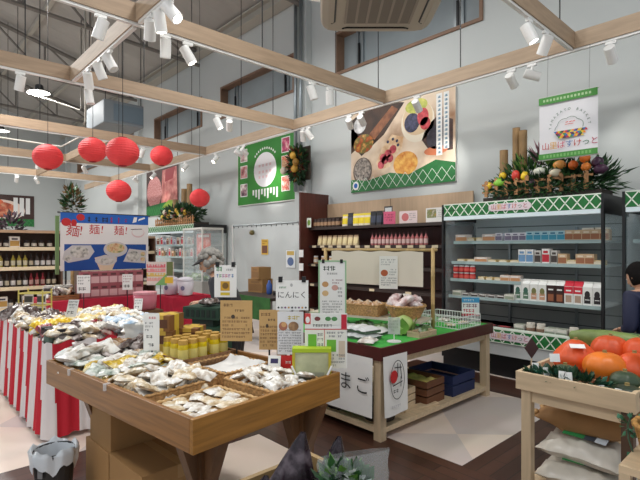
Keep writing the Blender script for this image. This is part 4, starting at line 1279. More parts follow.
flats = [bag('flat_pack', 'pack', 'flat packs on the wooden table', 0.075, 0.095, 0.022, BAGC, 44), bag('flat_pack', 'pack', 'flat packs on the wooden table', 0.075, 0.095, 0.022, BAGW, 45)]
bpy.data.objects.remove(fl.p)
heap(flats, ['flat cream pack', 'flat white pack'], 0.34, 0.72, -0.41, -0.03, 5, 4, 0.728, 'in the near corner tray', 8, tilt=0.06, sc=(0.95, 1.05))
# far end of the wooden table
b_b = [bag('snack_bag', 'bag', GRP, 0.12, 0.17, 0.05, BAGB, 50), bag('snack_bag', 'bag', GRP, 0.12, 0.16, 0.05, BAGD, 51)]
heap(b_b + b_w, ['brown bag', 'dark bag', 'white bag', 'white bag', 'white bag'], -0.75, -0.58, -0.43, 0.1, 2, 5, 0.735, 'at the wooden table far end', 9, lay=3, tilt=0.6, sc=(0.8, 1.05))
row([(b_w[1], 'white bag')], 3, L1(-0.58, 0.06, 0.735), (0.11, 0.05, 0), 0.6, '{w} between the trays and the jar crate, {o} of three', 0.5, 12)
mb = MB()
mb.surf(lambda u, v: ((u - 0.5) * 0.24, 0.03 * math.sin(v * 3) + 0.012 * math.sin(u * 9), v * 0.2), 12, 8, mat('white_film', (214, 218, 216), 0.25, alpha=0.85))
tag(mb.done('plastic_sheet', None, None, L1(-0.68, 0.08, 0.76), 0.75, smooth=True), 'upright sheet of white plastic film at the far end of the wooden table', 'plastic sheet')
card_sign('label_card', 'small dark blue and yellow label at the far end of the wooden table', 'card', L1(-0.72, -0.27, 0.75), 0.9, 0.09, 0.08, C_(40, 50, 72), lambda mb, W, H: (mb.rect(-W * .45, H * .55, W * .45, H * .95, -0.001, C_(226, 200, 90)), scribble(mb, -W * .4, W * .4, H * .1, H * .5, 2, -0.001, PAPER, 3)), tilt=-0.4)
# price tag standing in the end tray
def price_print(col=INK, n=3, seed=1, price=None):
    def f(mb, W, H):
        scribble(mb, -W * .42, W * .42, H * .45, H * .95, n, -0.001, col, seed)
        if price:
            mb.text(price, H * 0.3, 0, H * .22, -0.0012, INK)
        else:
            scribble(mb, -W * .36, W * .36, H * .08, H * .4, 1, -0.001, INK, seed + 3)
    return f
card_sign('price_tag', 'small white price tag leaning in the end tray of the wooden table', 'price tag', L1(0.4, 0.33, 0.74), 0.75, 0.075, 0.12, PAPER, lambda mb, W, H: (mb.rect(-W * .3, H * .62, W * .3, H * .85, -0.001, C_(50, 44, 90)), scribble(mb, -W * .4, W * .4, H * .08, H * .5, 2, -0.001, INK, 7)), tilt=-0.3)

# jar crate, cake boxes
r = thing('jar_crate', 'shallow brown wooden crate holding yellow jars on the wooden table', 'crate', L1(-0.26, 0.255, 0.716), T1R)
mb = MB()
W_, L_, H_ = 0.32, 0.42, 0.09
MB().span((-W_ / 2, -L_ / 2, 0), (W_ / 2, L_ / 2, 0.05), WICKD).done('bottom', None, r)
for a, b in (((-W_ / 2, -L_ / 2, 0.012), (W_ / 2, -L_ / 2 + 0.012, H_)), ((-W_ / 2, L_ / 2 - 0.012, 0.012), (W_ / 2, L_ / 2, H_)), ((-W_ / 2, -L_ / 2 + 0.013, 0.012), (-W_ / 2 + 0.012, L_ / 2 - 0.013, H_)), ((W_ / 2 - 0.012, -L_ / 2 + 0.013, 0.012), (W_ / 2, L_ / 2 - 0.013, H_))):
    MB().span(a, b, WICKD).done('side_board', None, r)
jy = jar('honey_jar', 'jar', 'yellow jars in the crate', 0.033, 0.145, mat('jar_yellow', (206, 180, 24), 0.12, var=0.15, scale=20), C_(222, 206, 120), C_(190, 150, 70))
n = 0
for j in range(5):
    for i in range(3):
        jy.put(L1(-0.35 + i * 0.085, 0.1 + j * 0.07 + (0.03 if j > 2 else 0), 0.767), 0.3 * i, 'yellow jar in the crate, row %s from the price sign, %s from the far side' % (ORD[j], ORD[i]))
bx = MB()
w_, d_, h_ = 0.15, 0.19, 0.105
bx.span((-w_ / 2, -d_ / 2, 0), (w_ / 2, d_ / 2, h_), C_(132, 88, 44))
bx.span((-w_ / 2 - 0.001, -0.03, -0.0), (w_ / 2 + 0.001, 0.03, h_ + 0.001), C_(214, 182, 60))
bx.span((-w_ * 0.2, -d_ / 2 - 0.001, 0.0), (w_ * 0.2, d_ / 2 + 0.001, h_ + 0.0012), C_(206, 170, 70))
bx.rect(-w_ * 0.4, h_ * 0.2, w_ * 0.4, h_ * 0.75, -d_ / 2 - 0.0015, C_(96, 58, 36))
cakeb = one(bx, 'cake_box', 'box', 'yellow-banded cake boxes on the wooden table')
for i, (x, y, z, a) in enumerate(((-0.53, 0.2, 0.717, 0.7), (-0.53, 0.2, 0.824, 0.75), (-0.53, 0.2, 0.931, 0.6), (-0.5, 0.38, 0.717, 0.8), (-0.5, 0.38, 0.824, 0.75))):
    cakeb.put(L1(x, y, z), a, ('brown cake box with a yellow band, ' + ('lowest', 'second', 'topmost', 'lower', 'upper')[i] + (' of the tall stack behind the price sign' if i < 3 else ' of the short stack beside the jar crate')))
# green and yellow carrier box at the end
r = thing('gift_box', 'clear yellow-green gift box with white handles at the end corner of the wooden table', 'box', L1(0.655, 0.38, 0.717), T1R + 0.72)
YB = mat('gift_yellow', (206, 190, 60), 0.3, alpha=0.8)
for s_ in (-1, 1):
    MB().span((s_ * 0.1 - 0.008, -0.04, 0.0), (s_ * 0.1 + 0.008, 0.04, 0.2), YB).done('side', None, r)
MB().span((-0.108, -0.04, 0.2), (0.108, 0.04, 0.222), C_(170, 196, 40)).done('top_band', None, r)
MB().span((-0.092, -0.035, 0.0), (0.092, 0.035, 0.198), mat('gift_window', (206, 210, 170), 0.15, var=0.15, scale=12, alpha=0.75)).done('window', None, r)
MB().span((-0.07, -0.037, 0.05), (0.07, -0.0355, 0.09), C_(150, 152, 130)).done('label', None, r)
for s_ in (-1, 1):
    MB().cyl((s_ * 0.05, -0.07, 0.005), (s_ * 0.11, -0.055, 0.13), 0.006, n=6, m=PAPER).done('handle', None, r)

# under the table: boxes and bin -----------------------------------
def cbox(label, loc, W, L, H, rz=0.0):
    r = thing('cardboard_box', label, 'box', loc, rz)
    MB().span((-W / 2, -L / 2, 0), (W / 2, L / 2, H - 0.004), CARD).done('carton', None, r, bevel=0.003)
    for s_ in (-1, 1):
        MB().span((-W / 2, s_ * L / 4 - L / 4 + 0.001, H - 0.0035), (W / 2, s_ * L / 4 + L / 4 - 0.001, H), CARD).done('flap', None, r)
    mb = MB()
    mb.span((-W / 2 - 0.0008, -0.025, H * 0.75), (W / 2 + 0.0008, 0.025, H + 0.0008), TAPE)
    mb.done('tape', None, r)
    return r
cbox('cardboard box on the floor, under the upper box beside the waste bin', (-3.05, 1.2, 0), 0.36, 0.5, 0.29, 0.05)
cbox('cardboard box stacked on another under the wooden table', (-3.02, 1.2, 0.291), 0.32, 0.48, 0.3, 0.05)
cbox('low cardboard box on the floor in front of the stacked boxes', (-2.645, 1.2, 0), 0.42, 0.46, 0.3, 0.05)
r = thing('waste_bin', 'black waste bin lined with a white plastic bag under the table end', 'bin', (-3.13, 0.74, 0))
mb = MB()
mb.lathe([(0.09, 0.0), (0.115, 0.3), (0.108, 0.3), (0.085, 0.02)], 20, mat('bin_black', (30, 30, 32), 0.5))
mb.done('bin_body', None, r, smooth=False)
mb = MB()
LINR = mat('bin_liner', (214, 220, 226), 0.3, alpha=0.92)
def lin_fn(u, v):
    t = 2 * PI * u
    wv = 0.012 * math.sin(5 * t) + 0.008 * math.sin(11 * t + 1)
    prof = [(0.095, 0.18), (0.104, 0.29), (0.12, 0.315 + wv), (0.13 + wv, 0.29), (0.126 + wv * 0.6, 0.215 + 2 * wv)]
    p = prof[min(4, int(round(v * 4)))]
    return (p[0] * math.cos(t), p[0] * math.sin(t), p[1])
mb.surf(lin_fn, 44, 4, LINR, closed_u=True)
mb.done('bin_bag', None, r, smooth=True)
MB().box((0.075, -0.09, 0.2), (0.03, 0.003, 0.05), GREY, rz=0.7).done('sticker', None, r)

# ================================================================ GREEN FELT TABLE
X0, X1, Y0, Y1 = -3.65, -2.3, 2.76, 4.52
r = thing('display_table', 'green felt table with mahogany edge and pale wooden frame', 'table', ((X0 + X1) / 2, (Y0 + Y1) / 2, 0))
hx, hy = (X1 - X0) / 2, (Y1 - Y0) / 2
MB().span((-hx + 0.02, -hy + 0.02, 0.64), (hx - 0.02, hy - 0.02, 0.722), TURF).done('felt_top', None, r)
for a, b in (((-hx, -hy, 0.63), (hx, -hy + 0.02, 0.73)), ((-hx, hy - 0.02, 0.63), (hx, hy, 0.73)), ((-hx, -hy + 0.021, 0.63), (-hx + 0.02, hy - 0.021, 0.73)), ((hx - 0.02, -hy + 0.021, 0.63), (hx, hy - 0.021, 0.73))):
    MB().span(a, b, MAHOG).done('edge_board', None, r)
for sx in (-1, 1):
    for sy in (-1, 1):
        MB().span((sx * (hx - 0.06) - 0.035, sy * (hy - 0.06) - 0.035, 0.0), (sx * (hx - 0.06) + 0.035, sy * (hy - 0.06) + 0.035, 0.63), PALEV).done('leg', None, r)
for s_ in (-1, 1):
    MB().span((s_ * (hx - 0.06) - 0.02, -hy + 0.096, 0.57), (s_ * (hx - 0.06) + 0.02, hy - 0.096, 0.63), PALE).done('apron', None, r)
    MB().span((-hx + 0.096, s_ * (hy - 0.06) - 0.02, 0.57), (hx - 0.096, s_ * (hy - 0.06) + 0.02, 0.63), PALE).done('apron', None, r)
MB().span((-hx + 0.03, -hy + 0.03, 0.06), (hx - 0.03, hy - 0.03, 0.1), PALE).done('lower_shelf', None, r)
MB().span((0.0, -0.1, 0.1), (0.05, 0.0, 0.63), MAHOG).done('middle_post', None, r)
# hung cloths
def cloth(name, label, cat, loc, rz, W, H, draw, wave=0.008, m=PAPER):
    r = thing(name, label, cat, loc, rz)
    mb = MB()
    mb.surf(lambda u, v: ((u - 0.5) * W, -wave * (1 - v) * (1.2 + math.sin(u * 5 + 1)), -H * (1 - v) - 0.01 * (1 - v) * math.sin(u * 3)), 14, 6, m)
    mb.done('fabric', None, r, smooth=True)
    mb = MB()
    draw(mb, W, H)
    mb.done('print', None, r)
    return r
def tamago(mb, W, H):
    for ch, x in (('た', 0.01), ('ま', 0.21), ('ご', 0.39)):
        mb.text(ch, 0.155, x, -H * 0.5, -0.022, INK)
cloth('hanging_cloth', 'white cloth with three big black characters hanging in front of the green table', 'cloth', (-2.86, Y0 - 0.004, 0.64), 0, 0.96, 0.46, tamago)
def seal(mb, W, H):
    cz = -H * 0.42
    for i in range(40):
        a, b = 2 * PI * i / 40, 2 * PI * (i + 1) / 40
        mb.line(0.085 * math.cos(a), cz + 0.15 * math.sin(a), 0.085 * math.cos(b), cz + 0.15 * math.sin(b), 0.006, -0.022, INK)
    mb.disc(-0.045, cz + 0.03, 0.045, 0.05, -0.0225, RED)
    mb.line(0.0, cz + 0.13, 0.0, cz + 0.02, 0.008, -0.023, INK)
    mb.line(-0.04, cz + 0.1, 0.05, cz + 0.09, 0.008, -0.023, INK)
    mb.line(0.03, cz + 0.12, 0.05, cz + 0.0, 0.008, -0.023, INK)
    mb.line(-0.06, cz - 0.04, 0.06, cz - 0.02, 0.008, -0.023, INK)
    mb.line(0.04, cz + 0.02, 0.04, cz - 0.06, 0.008, -0.023, INK)
    scribble(mb, -0.05, 0.06, cz - 0.11, cz - 0.06, 1, -0.023, INK, 4)
    scribble(mb, -0.07, 0.1, -H * 0.9, -H * 0.82, 1, -0.022, C_(190, 190, 196), 6)
cloth('hanging_cloth', 'white cloth with a round black and red seal hanging at the green table corner', 'cloth', (X1 + 0.004, 2.93, 0.66), PI / 2, 0.3, 0.46, seal)
# on the lower shelf
def basket(label, loc, r0, r1, h, m, name='wicker_basket', rim=True):
    r = thing(name, label, 'basket', loc)
    MB().lathe([(r0, 0), (r0 * 1.02, 0.004), (r1, h), (r1 - 0.012, h), (r0 - 0.01, 0.012)], 22, m).done('bowl', None, r)
    mb = MB()
    mb.tube([((r1 - 0.005) * math.cos(2 * PI * i / 36), (r1 - 0.005) * math.sin(2 * PI * i / 36), h + 0.005 * (i % 2)) for i in range(36)], 0.012, 6, m, closed=True)
    mb.done('rim', None, r, smooth=True)
    return r
basket('dark round basket on the lower shelf behind the seal cloth', (-2.5, 2.98, 0.101), 0.12, 0.15, 0.12, mat('basket_black', (52, 46, 40), 0.6, var=0.3, scale=50))
def slat_crate(label, loc, W, L, H, m, rz=0.0, fill=None, slats=3, name='wooden_crate'):
    r = thing(name, label, 'crate', loc, rz)
    MB().span((-W / 2, -L / 2, 0), (W / 2, L / 2, 0.012), m).done('bottom', None, r)
    sh = (H - 0.012) / slats
    for nm, (a, b, c, d) in (('front', (-W / 2, -L / 2, W / 2, -L / 2 + 0.01)), ('back', (-W / 2, L / 2 - 0.01, W / 2, L / 2)), ('end', (-W / 2, -L / 2 + 0.011, -W / 2 + 0.01, L / 2 - 0.011)), ('end', (W / 2 - 0.01, -L / 2 + 0.011, W / 2, L / 2 - 0.011))):
        mb = MB()
        for q in range(slats):
            mb.span((a, b, 0.014 + q * sh), (c, d, 0.012 + (q + 0.86) * sh), m)
        mb.done('%s_slats' % nm, None, r)
    if fill:
        mb = MB()
        mb.surf(lambda u, v: ((u - 0.5) * (W - 0.03), (v - 0.5) * (L - 0.03), H * 0.8 + 0.03 * noise.noise(Vector((u * 6, v * 6, 1)))), 12, 12, fill)
        mb.done('lining', None, r, smooth=True)
    return r
slat_crate('pale wooden crate on the lower shelf next to the dark basket', (-2.62, 3.28, 0.101), 0.36, 0.22, 0.19, PALE, 0.1)
slat_crate('brown wooden crate with yellow lining on the lower shelf', (-2.6, 3.62, 0.101), 0.42, 0.3, 0.22, mat('crate_brown', (110, 70, 46), 0.6, var=0.1, scale=6), 0.05, mat('lining_yellow', (206, 186, 110), 0.7, var=0.15, scale=12))
MBf = MB().span((-0.2, -0.04, 0), (0.2, 0.04, 0.02), PALE)
tag(MBf.done('wooden_board', None, None, (-2.42, 3.42, 0.101), 1.4), 'short pale board lying on the lower shelf in front of the brown crate', 'board')
slat_crate('navy blue crate at the far end of the lower shelf', (-2.62, 4.08, 0.101), 0.5, 0.4, 0.2, C_(32, 44, 84), 0, None, 2, name='plastic_crate')
slat_crate('dark crate on the lower shelf behind the cloth with black characters', (-3.1, 2.98, 0.101), 0.5, 0.26, 0.2, C_(50, 40, 34), 0, None, 2)

# bamboo rack with hung sheet, baskets
RK0, RK1 = Vector((-3.67, 3.48, 0)), Vector((-2.5, 3.75, 0))
rkc = (RK0 + RK1) / 2
rka = math.atan2(RK1.y - RK0.y, RK1.x - RK0.x)
rkL = (RK1 - RK0).length / 2
BAMB = mat('bamboo', (190, 160, 106), 0.5, var=0.15, scale=6, stretch=(4, 4, 1))
r = thing('bamboo_rack', 'bamboo rack with a shelf standing on the green felt table', 'rack', (rkc.x, rkc.y, 0.7225), rka)
for s_ in (-1, 1):
    mb = MB()
    mb.lathe([(0.018, 0), (0.018, 0.24), (0.02, 0.245), (0.018, 0.25), (0.018, 0.5), (0.02, 0.505), (0.018, 0.51), (0.018, 0.77)], 10, BAMB, c=(s_ * rkL, 0, 0))
    mb.done('upright', None, r, smooth=True)
    MB().span((s_ * rkL * 0.8 - 0.015, -0.28, 0), (s_ * rkL * 0.8 + 0.015, -0.25, 0.1), PALE).done('front_foot', None, r)
MB().cyl((-rkL - 0.04, 0, 0.75), (rkL + 0.04, 0, 0.75), 0.014, n=8, m=BAMB).done('top_bar', None, r, smooth=True)
MB().span((-rkL, -0.3, 0.1), (rkL, 0.02, 0.12), mat('rack_board', (206, 200, 180), 0.5)).done('shelf_board', None, r)
def RK(x, y, z):
    c, s = math.cos(rka), math.sin(rka)
    return (rkc.x + x * c - y * s, rkc.y + x * s + y * c, 0.7225 + z)
r = thing('hanging_sheet', 'cream sheet hanging from the top bar of the bamboo rack', 'sheet', RK(0, -0.02, 0.735), rka)
mb = MB()
mb.surf(lambda u, v: ((u - 0.5) * (rkL * 2 - 0.18), 0.012 * math.sin(u * 9), -0.335 * (1 - v) + 0.006 * math.sin(u * 24) * v), 40, 4, mat('sheet_cream', (222, 214, 196), 0.8))
mb.done('fabric', None, r, smooth=True)
mb = MB()
for q in range(6):
    x = (q / 5 - 0.5) * (rkL * 2 - 0.24)
    mb.tube([(x + 0.02 * math.cos(t), 0.02 + 0.02 * math.sin(t) * 0, 0.015 + 0.02 * math.sin(t)) for t in [2 * PI * k / 8 for k in range(8)]], 0.002, 4, GREY, closed=True)
mb.done('ring', None, r)
t_ = tray('rectangular woven basket of bread packs on the bamboo rack', 0.44, 0.26, 0.1, RK(-0.06, -0.16, 0.121), rka + 0.05)
bb = [bag('bread_bag', 'bag', 'bagged bread on the bamboo rack', 0.1, 0.2, 0.07, ramp_m('bag_bread', [(150, 96, 60), (214, 176, 136), (234, 222, 208)], 9), 61), bag('bread_bag', 'bag', 'bagged bread on the bamboo rack', 0.11, 0.17, 0.08, ramp_m('bag_pink', [(176, 120, 116), (226, 206, 204), (240, 236, 236)], 12), 62)]
for i in range(4):
    bb[0].put(RK(-0.21 + i * 0.1, -0.18, 0.175), (0.3, 0, rka + 0.2), 'bagged bread in the rectangular basket, %s from the wall pipes' % ORD[i])
basket('round wicker basket of pink and white bags on the bamboo rack', RK(0.39, -0.14, 0.1215), 0.13, 0.185, 0.11, WICK)
rb = random.Random(3)
for i in range(6):
    bb[1].put(RK(0.39 + 0.1 * math.cos(i * 1.05), -0.14 + 0.09 * math.sin(i * 1.05), 0.2 + 0.05 * (i % 2)), (rb.uniform(-.6, .6), rb.uniform(-.6, .6), i), 'pink and white bag in the round basket, %s around its rim' % ORD[i])
b_w[0].put(RK(0.4, -0.12, 0.29), (0.4, 0.3, 1), 'white bag on top of the heap in the round basket')
bb[1].put(RK(-0.45, -0.17, 0.125), 0.4, 'pink and white bag lying beside the rectangular basket')
b_w[2].put(RK(-0.48, -0.1, 0.18), (0.3, 0.2, 1.4), 'white bag leaning behind the rectangular basket')
# goods on the felt
lid = MB()
lid.span((-0.13, -0.09, 0), (0.13, 0.09, 0.02), C_(90, 110, 90))
lid.surf(lambda u, v: ((u - 0.5) * 0.28, (v - 0.5) * 0.2, 0.022 + 0.03 * (1 - abs(2 * u - 1) ** 4) * (1 - abs(2 * v - 1) ** 4) + 0.004 * math.sin(u * 20)), 12, 10, mat('wrap_white', (226, 228, 228), 0.2))
wp = one(lid, 'wrapped_tray', 'tray', 'white wrapped trays on the green table', smooth=False)
for i, (x, y, z, a) in enumerate(((-3.0, 2.95, 0.723, 0.2), (-2.7, 3.0, 0.723, 0.1), (-3.0, 2.96, 0.776, 0.25), (-2.72, 3.02, 0.776, -0.1), (-3.1, 3.2, 0.723, 0.3), (-2.8, 3.26, 0.723, 0.2))):
    wp.put((x, y, z), a, 'white wrapped tray on the green felt, ' + ('lower of the stack by the tall sign', 'lower of the stack near the table edge', 'upper of the stack by the tall sign', 'upper of the stack near the table edge', 'behind the stack by the tall sign', 'behind the stack near the table edge')[i])
tag(bag_mesh(0.14, 0.16, 0.05, ramp_m('bag_mush', [(120, 70, 50), (226, 220, 210), (240, 240, 238)], 16), 70).done('produce_bag', None, None, (-2.52, 2.86, 0.723), 0.4, smooth=True), 'small bag of white and brown produce at the green table corner', 'bag')
r = thing('cabbage', 'pale green cabbage on the green felt below the round basket', 'cabbage', (-2.58, 3.4, 0.723))
MB().sph((0, 0, 0.085), (0.1, 0.095, 0.085), mat('cabbage', (176, 200, 120), 0.5, var=0.15, scale=9), 20, 14, wob=0.15, seed=2).done('head', None, r, smooth=True)
for a in range(4):
    mb = MB()
    mb.M = Matrix.Rotation(a * 1.57 + 0.4, 4, 'Z')
    mb.surf(lambda u, v: ((u - 0.5) * 0.16 * math.sin(0.5 + 2.2 * v), 0.092 + 0.03 * v * v, 0.01 + 0.14 * v + 0.01 * math.sin(u * 12)), 10, 8, mat('cabbage_leaf', (120, 160, 74), 0.5, var=0.2, scale=9))
    mb.done('outer_leaf', None, r, smooth=True)
gb = bag('greens_bag', 'bag', 'bagged greens on the green table', 0.15, 0.2, 0.07, ramp_m('bag_leafy', [(50, 76, 40), (120, 150, 96), (214, 220, 210)], 14), 72)
for i, (x, y) in enumerate(((-2.8, 3.38), (-3.05, 3.42), (-3.3, 3.3), (-2.5, 3.58), (-3.35, 3.05))):
    gb.put((x, y, 0.725), i * 1.1, 'clear bag of leafy greens on the felt, ' + ('beside the cabbage', 'under the rectangular basket', 'toward the far upright', 'behind the cabbage', 'farthest from the cabbage')[i])
slat_crate('small pale crate on the green felt by the table edge', (-2.42, 3.46, 0.723), 0.13, 0.26, 0.05, PALE, 0, None, 2)
r = thing('wire_basket', 'white wire basket of packs at the far corner of the green table', 'basket', (-2.6, 4.15, 0.723))
mb = MB()
for q in range(17):
    x = -0.25 + q * 0.03125
    mb.cyl((x, -0.2, 0), (x, -0.2, 0.11), 0.003, n=5, m=WHITE)
    mb.cyl((x, 0.2, 0), (x, 0.2, 0.11), 0.003, n=5, m=WHITE)
for q in range(14):
    y = -0.2 + q * 0.0308
    mb.cyl((-0.25, y, 0), (-0.25, y, 0.11), 0.003, n=5, m=WHITE)
    mb.cyl((0.25, y, 0), (0.25, y, 0.11), 0.003, n=5, m=WHITE)
mb.done('wire_mesh', None, r)
for z in (0.003, 0.055, 0.11):
    MB().tube([(-0.25, -0.2, z), (0.25, -0.2, z), (0.25, 0.2, z), (-0.25, 0.2, z)], 0.005, 6, WHITE, closed=True).done('wire_ring', None, r)
for i, (x, y, k) in enumerate(((-2.72, 4.05, b_c[0]), (-2.5, 4.05, b_c[1]), (-2.7, 4.26, b_w[0]), (-2.48, 4.26, b_c[0]))):
    k.put((x, y, 0.73), i * 0.8, '%s bag in the wire basket, %s' % ('white' if i == 2 else 'cream', ('near corner by the rack', 'near corner by the table edge', 'back corner by the rack', 'back corner by the table edge')[i]))
r = thing('card_stand', 'small clear card stand with a white round foot on the green felt', 'card stand', (-2.42, 3.07, 0.723), 0.7)
MB().lathe([(0.06, 0), (0.058, 0.006), (0.01, 0.01)], 18, WHITE).done('foot', None, r)
MB().cyl((0, 0, 0.01), (0, 0, 0.06), 0.004, n=6, m=WHITE).done('stem', None, r)
MB().span((-0.05, -0.002, 0.06), (0.05, 0.002, 0.2), POLY).done('card', None, r)
mb = MB(); scribble(mb, -0.04, 0.04, 0.08, 0.18, 4, -0.003, GREY, 5); mb.done('print', None, r)
# ================================================================ STRIPED-SKIRT TABLE AND ITS HEAP
r = thing('display_table', 'table with a red and white striped skirt heaped with packaged goods', 'table', (-5.05, 1.45, 0))
SX0, SX1, SY0, SY1 = -0.98, 0.98, -0.54, 0.54
MB().span((SX0 + 0.02, SY0 + 0.02, 0.68), (SX1 - 0.02, SY1 - 0.02, 0.72), C_(214, 206, 196)).done('table_top', None, r)
for sx in (-0.9, 0.9):
    for sy in (-0.46, 0.46):
        MB().span((sx - 0.02, sy - 0.02, 0), (sx + 0.02, sy + 0.02, 0.68), STEEL).done('leg', None, r)
path = [(SX0, SY1), (SX0, SY0), (SX1, SY0), (SX1, SY1)]
pl = []
step = 0.0125
for a, b in zip(path[:-1], path[1:]):
    a, b = Vector(a), Vector(b)
    nseg = int((b - a).length / step)
    nrm = Vector(((b - a).y, -(b - a).x)).normalized()
    for q in range(nseg):
        pl.append((a + (b - a) * q / nseg, nrm))
pl.append((Vector(path[-1]), nrm))
mb = MB()
NP = len(pl)
def sk(u, v):
    i = min(NP - 1, int(round(u * (NP - 1))))
    p, n_ = pl[i]
    wv = (0.014 * math.sin(i * 0.85) + 0.01 * math.sin(i * 0.31)) * (1 - v * 0.75) + 0.03 * (1 - v)
    return (p.x + n_.x * wv, p.y + n_.y * wv, 0.03 + 0.725 * v + 0.012 * math.sin(i * 0.5) * (v > 0.9) + 0.012 * math.sin(i * 0.2) * (1 - v))
mb.surf(sk, NP - 1, 8, STRW, mfn=lambda i, j: STRR if ((i + (j // 3)) // 13) % 2 else STRW)
mb.done('striped_skirt', None, r, smooth=True)
def L5(x, y, z=0.72):
    return (x, y, z)
G5 = 'packaged goods heaped on the striped table'
def b5(words, m, s, W=0.15, L=0.2, H=0.08):
    return bag('goods_bag', 'bag', G5, W, L, H, m, s)
k5 = {'white': b5('', BAGW, 81), 'yellow': b5('', ramp_m('bag_bright_yellow', [(196, 140, 20), (232, 196, 30), (244, 226, 130)], 9), 82), 'cream': b5('', BAGC, 83), 'brown': b5('', BAGB, 84), 'dark': b5('', BAGD, 85), 'blue-white': b5('', BAGN, 86), 'pale yellow': b5('', ramp_m('bag_noodle', [(206, 160, 70), (232, 212, 150), (240, 232, 206)], 12), 87), 'red and black': b5('', ramp_m('bag_redblack', [(34, 26, 28), (150, 36, 44), (206, 190, 180)], 11), 88)}
r5 = random.Random(21)
def zone(cols, x0, x1, y0, y1, nx, ny, z0, where, lay=1):
    for l in range(lay):
        for j in range(ny):
            for i in range(nx):
                c = r5.choice(cols)
                k5[c].put((x0 + (x1 - x0) * (i + 0.5 + r5.uniform(-.25, .25)) / nx, y0 + (y1 - y0) * (j + 0.5 + r5.uniform(-.25, .25)) / ny, z0 + l * 0.06),
                          (r5.uniform(-.45, .45), r5.uniform(-.45, .45), r5.uniform(0, 6.28)), '%s bag %s, row %s, %s along%s' % (c, where, ORD[j], ORD[i], ', on top' if l else ''), r5.uniform(0.62, 0.92))
zone(['white', 'cream', 'dark'], -5.6, -4.9, 0.95, 1.3, 5, 3, 0.73, 'at the striped table far end', 2)
zone(['yellow', 'yellow', 'pale yellow', 'white'], -4.9, -4.6, 0.95, 1.45, 3, 4, 0.73, 'in the striped table yellow heap', 2)
zone(['white', 'dark', 'brown', 'cream', 'white', 'red and black'], -4.55, -4.1, 0.95, 1.45, 4, 4, 0.73, 'in the striped table dark heap', 2)
zone(['blue-white', 'blue-white', 'white'], -4.6, -4.1, 1.5, 1.95, 4, 4, 0.73, 'in the striped table pale heap', 2)
zone(['white', 'white', 'cream', 'pale yellow'], -5.5, -4.65, 1.5, 1.95, 6, 4, 0.73, 'in the striped table white heap', 2)
for i, (x, y, c) in enumerate(((-4.33, 0.97, (70, 40, 40)), (-4.22, 0.97, (40, 60, 50)), (-4.14, 1.03, (66, 60, 56)))):
    jj = jar('dark_jar', 'jar', 'jars on the striped table', 0.045, 0.13, C_(*c), C_(*[min(255, v + 60) for v in c]), C_(30, 28, 28))
    jj.put((x, y, 0.721), 0, 'dark jar at the striped table corner, %s from the skirt corner fold' % ORD[i])
card_sign('price_tag', 'grey price tag standing among the yellow goods on the striped table', 'price tag', (-4.72, 1.25, 0.86), 0.75, 0.1, 0.16, C_(206, 206, 204), price_print(INK, 3, 31), tilt=-0.35)
card_sign('price_tag', 'white price tag behind the blue-white heap of the striped table', 'price tag', (-5.0, 1.98, 0.83), 0.75, 0.09, 0.12, PAPER, price_print(GREY, 2, 32), tilt=-0.2)
# yellow wire rack of packs at the far end
r = thing('wire_rack', 'yellow wire rack of small packs at the lantern end of the striped table', 'rack', (-5.85, 1.2, 0.721), 0.8)
YW = C_(206, 190, 100)
for z in (0.02, 0.15, 0.28):
    MB().tube([(-0.13, -0.08, z), (0.13, -0.08, z), (0.13, 0.08, z), (-0.13, 0.08, z)], 0.008, 6, YW, closed=True).done('shelf_wire', None, r)
for sx in (-0.13, 0.13):
    for sy in (-0.08, 0.08):
        MB().cyl((sx, sy, 0), (sx, sy, 0.32), 0.008, n=6, m=YW).done('post', None, r)
sp_ = pouch('small_pouch', 'pouch', 'pouches on the yellow wire rack', 0.1, 0.13, 0.04, C_(214, 206, 196), C_(70, 66, 60), C_(206, 190, 120))
for i in range(4):
    x, y = (-0.07 + 0.14 * (i % 2)), 0
    sp_.put((-5.85 + x * math.cos(.8), 1.2 + x * math.sin(.8), 0.751 + 0.13 * (i // 2)), 0.8, 'small pouch on the %s level of the yellow wire rack, %s one' % (('lower', 'upper')[i // 2], ORD[i % 2]))
for i, (x, y) in enumerate(((-5.75, 0.98), (-5.62, 1.05), (-5.5, 1.1))):
    k5['dark' if i != 1 else 'white'].put((x, y, 0.8), (0.5, 0.3, i), '%s bag below the yellow wire rack, %s one' % (('dark', 'white', 'dark')[i], ORD[i]), 1.1)

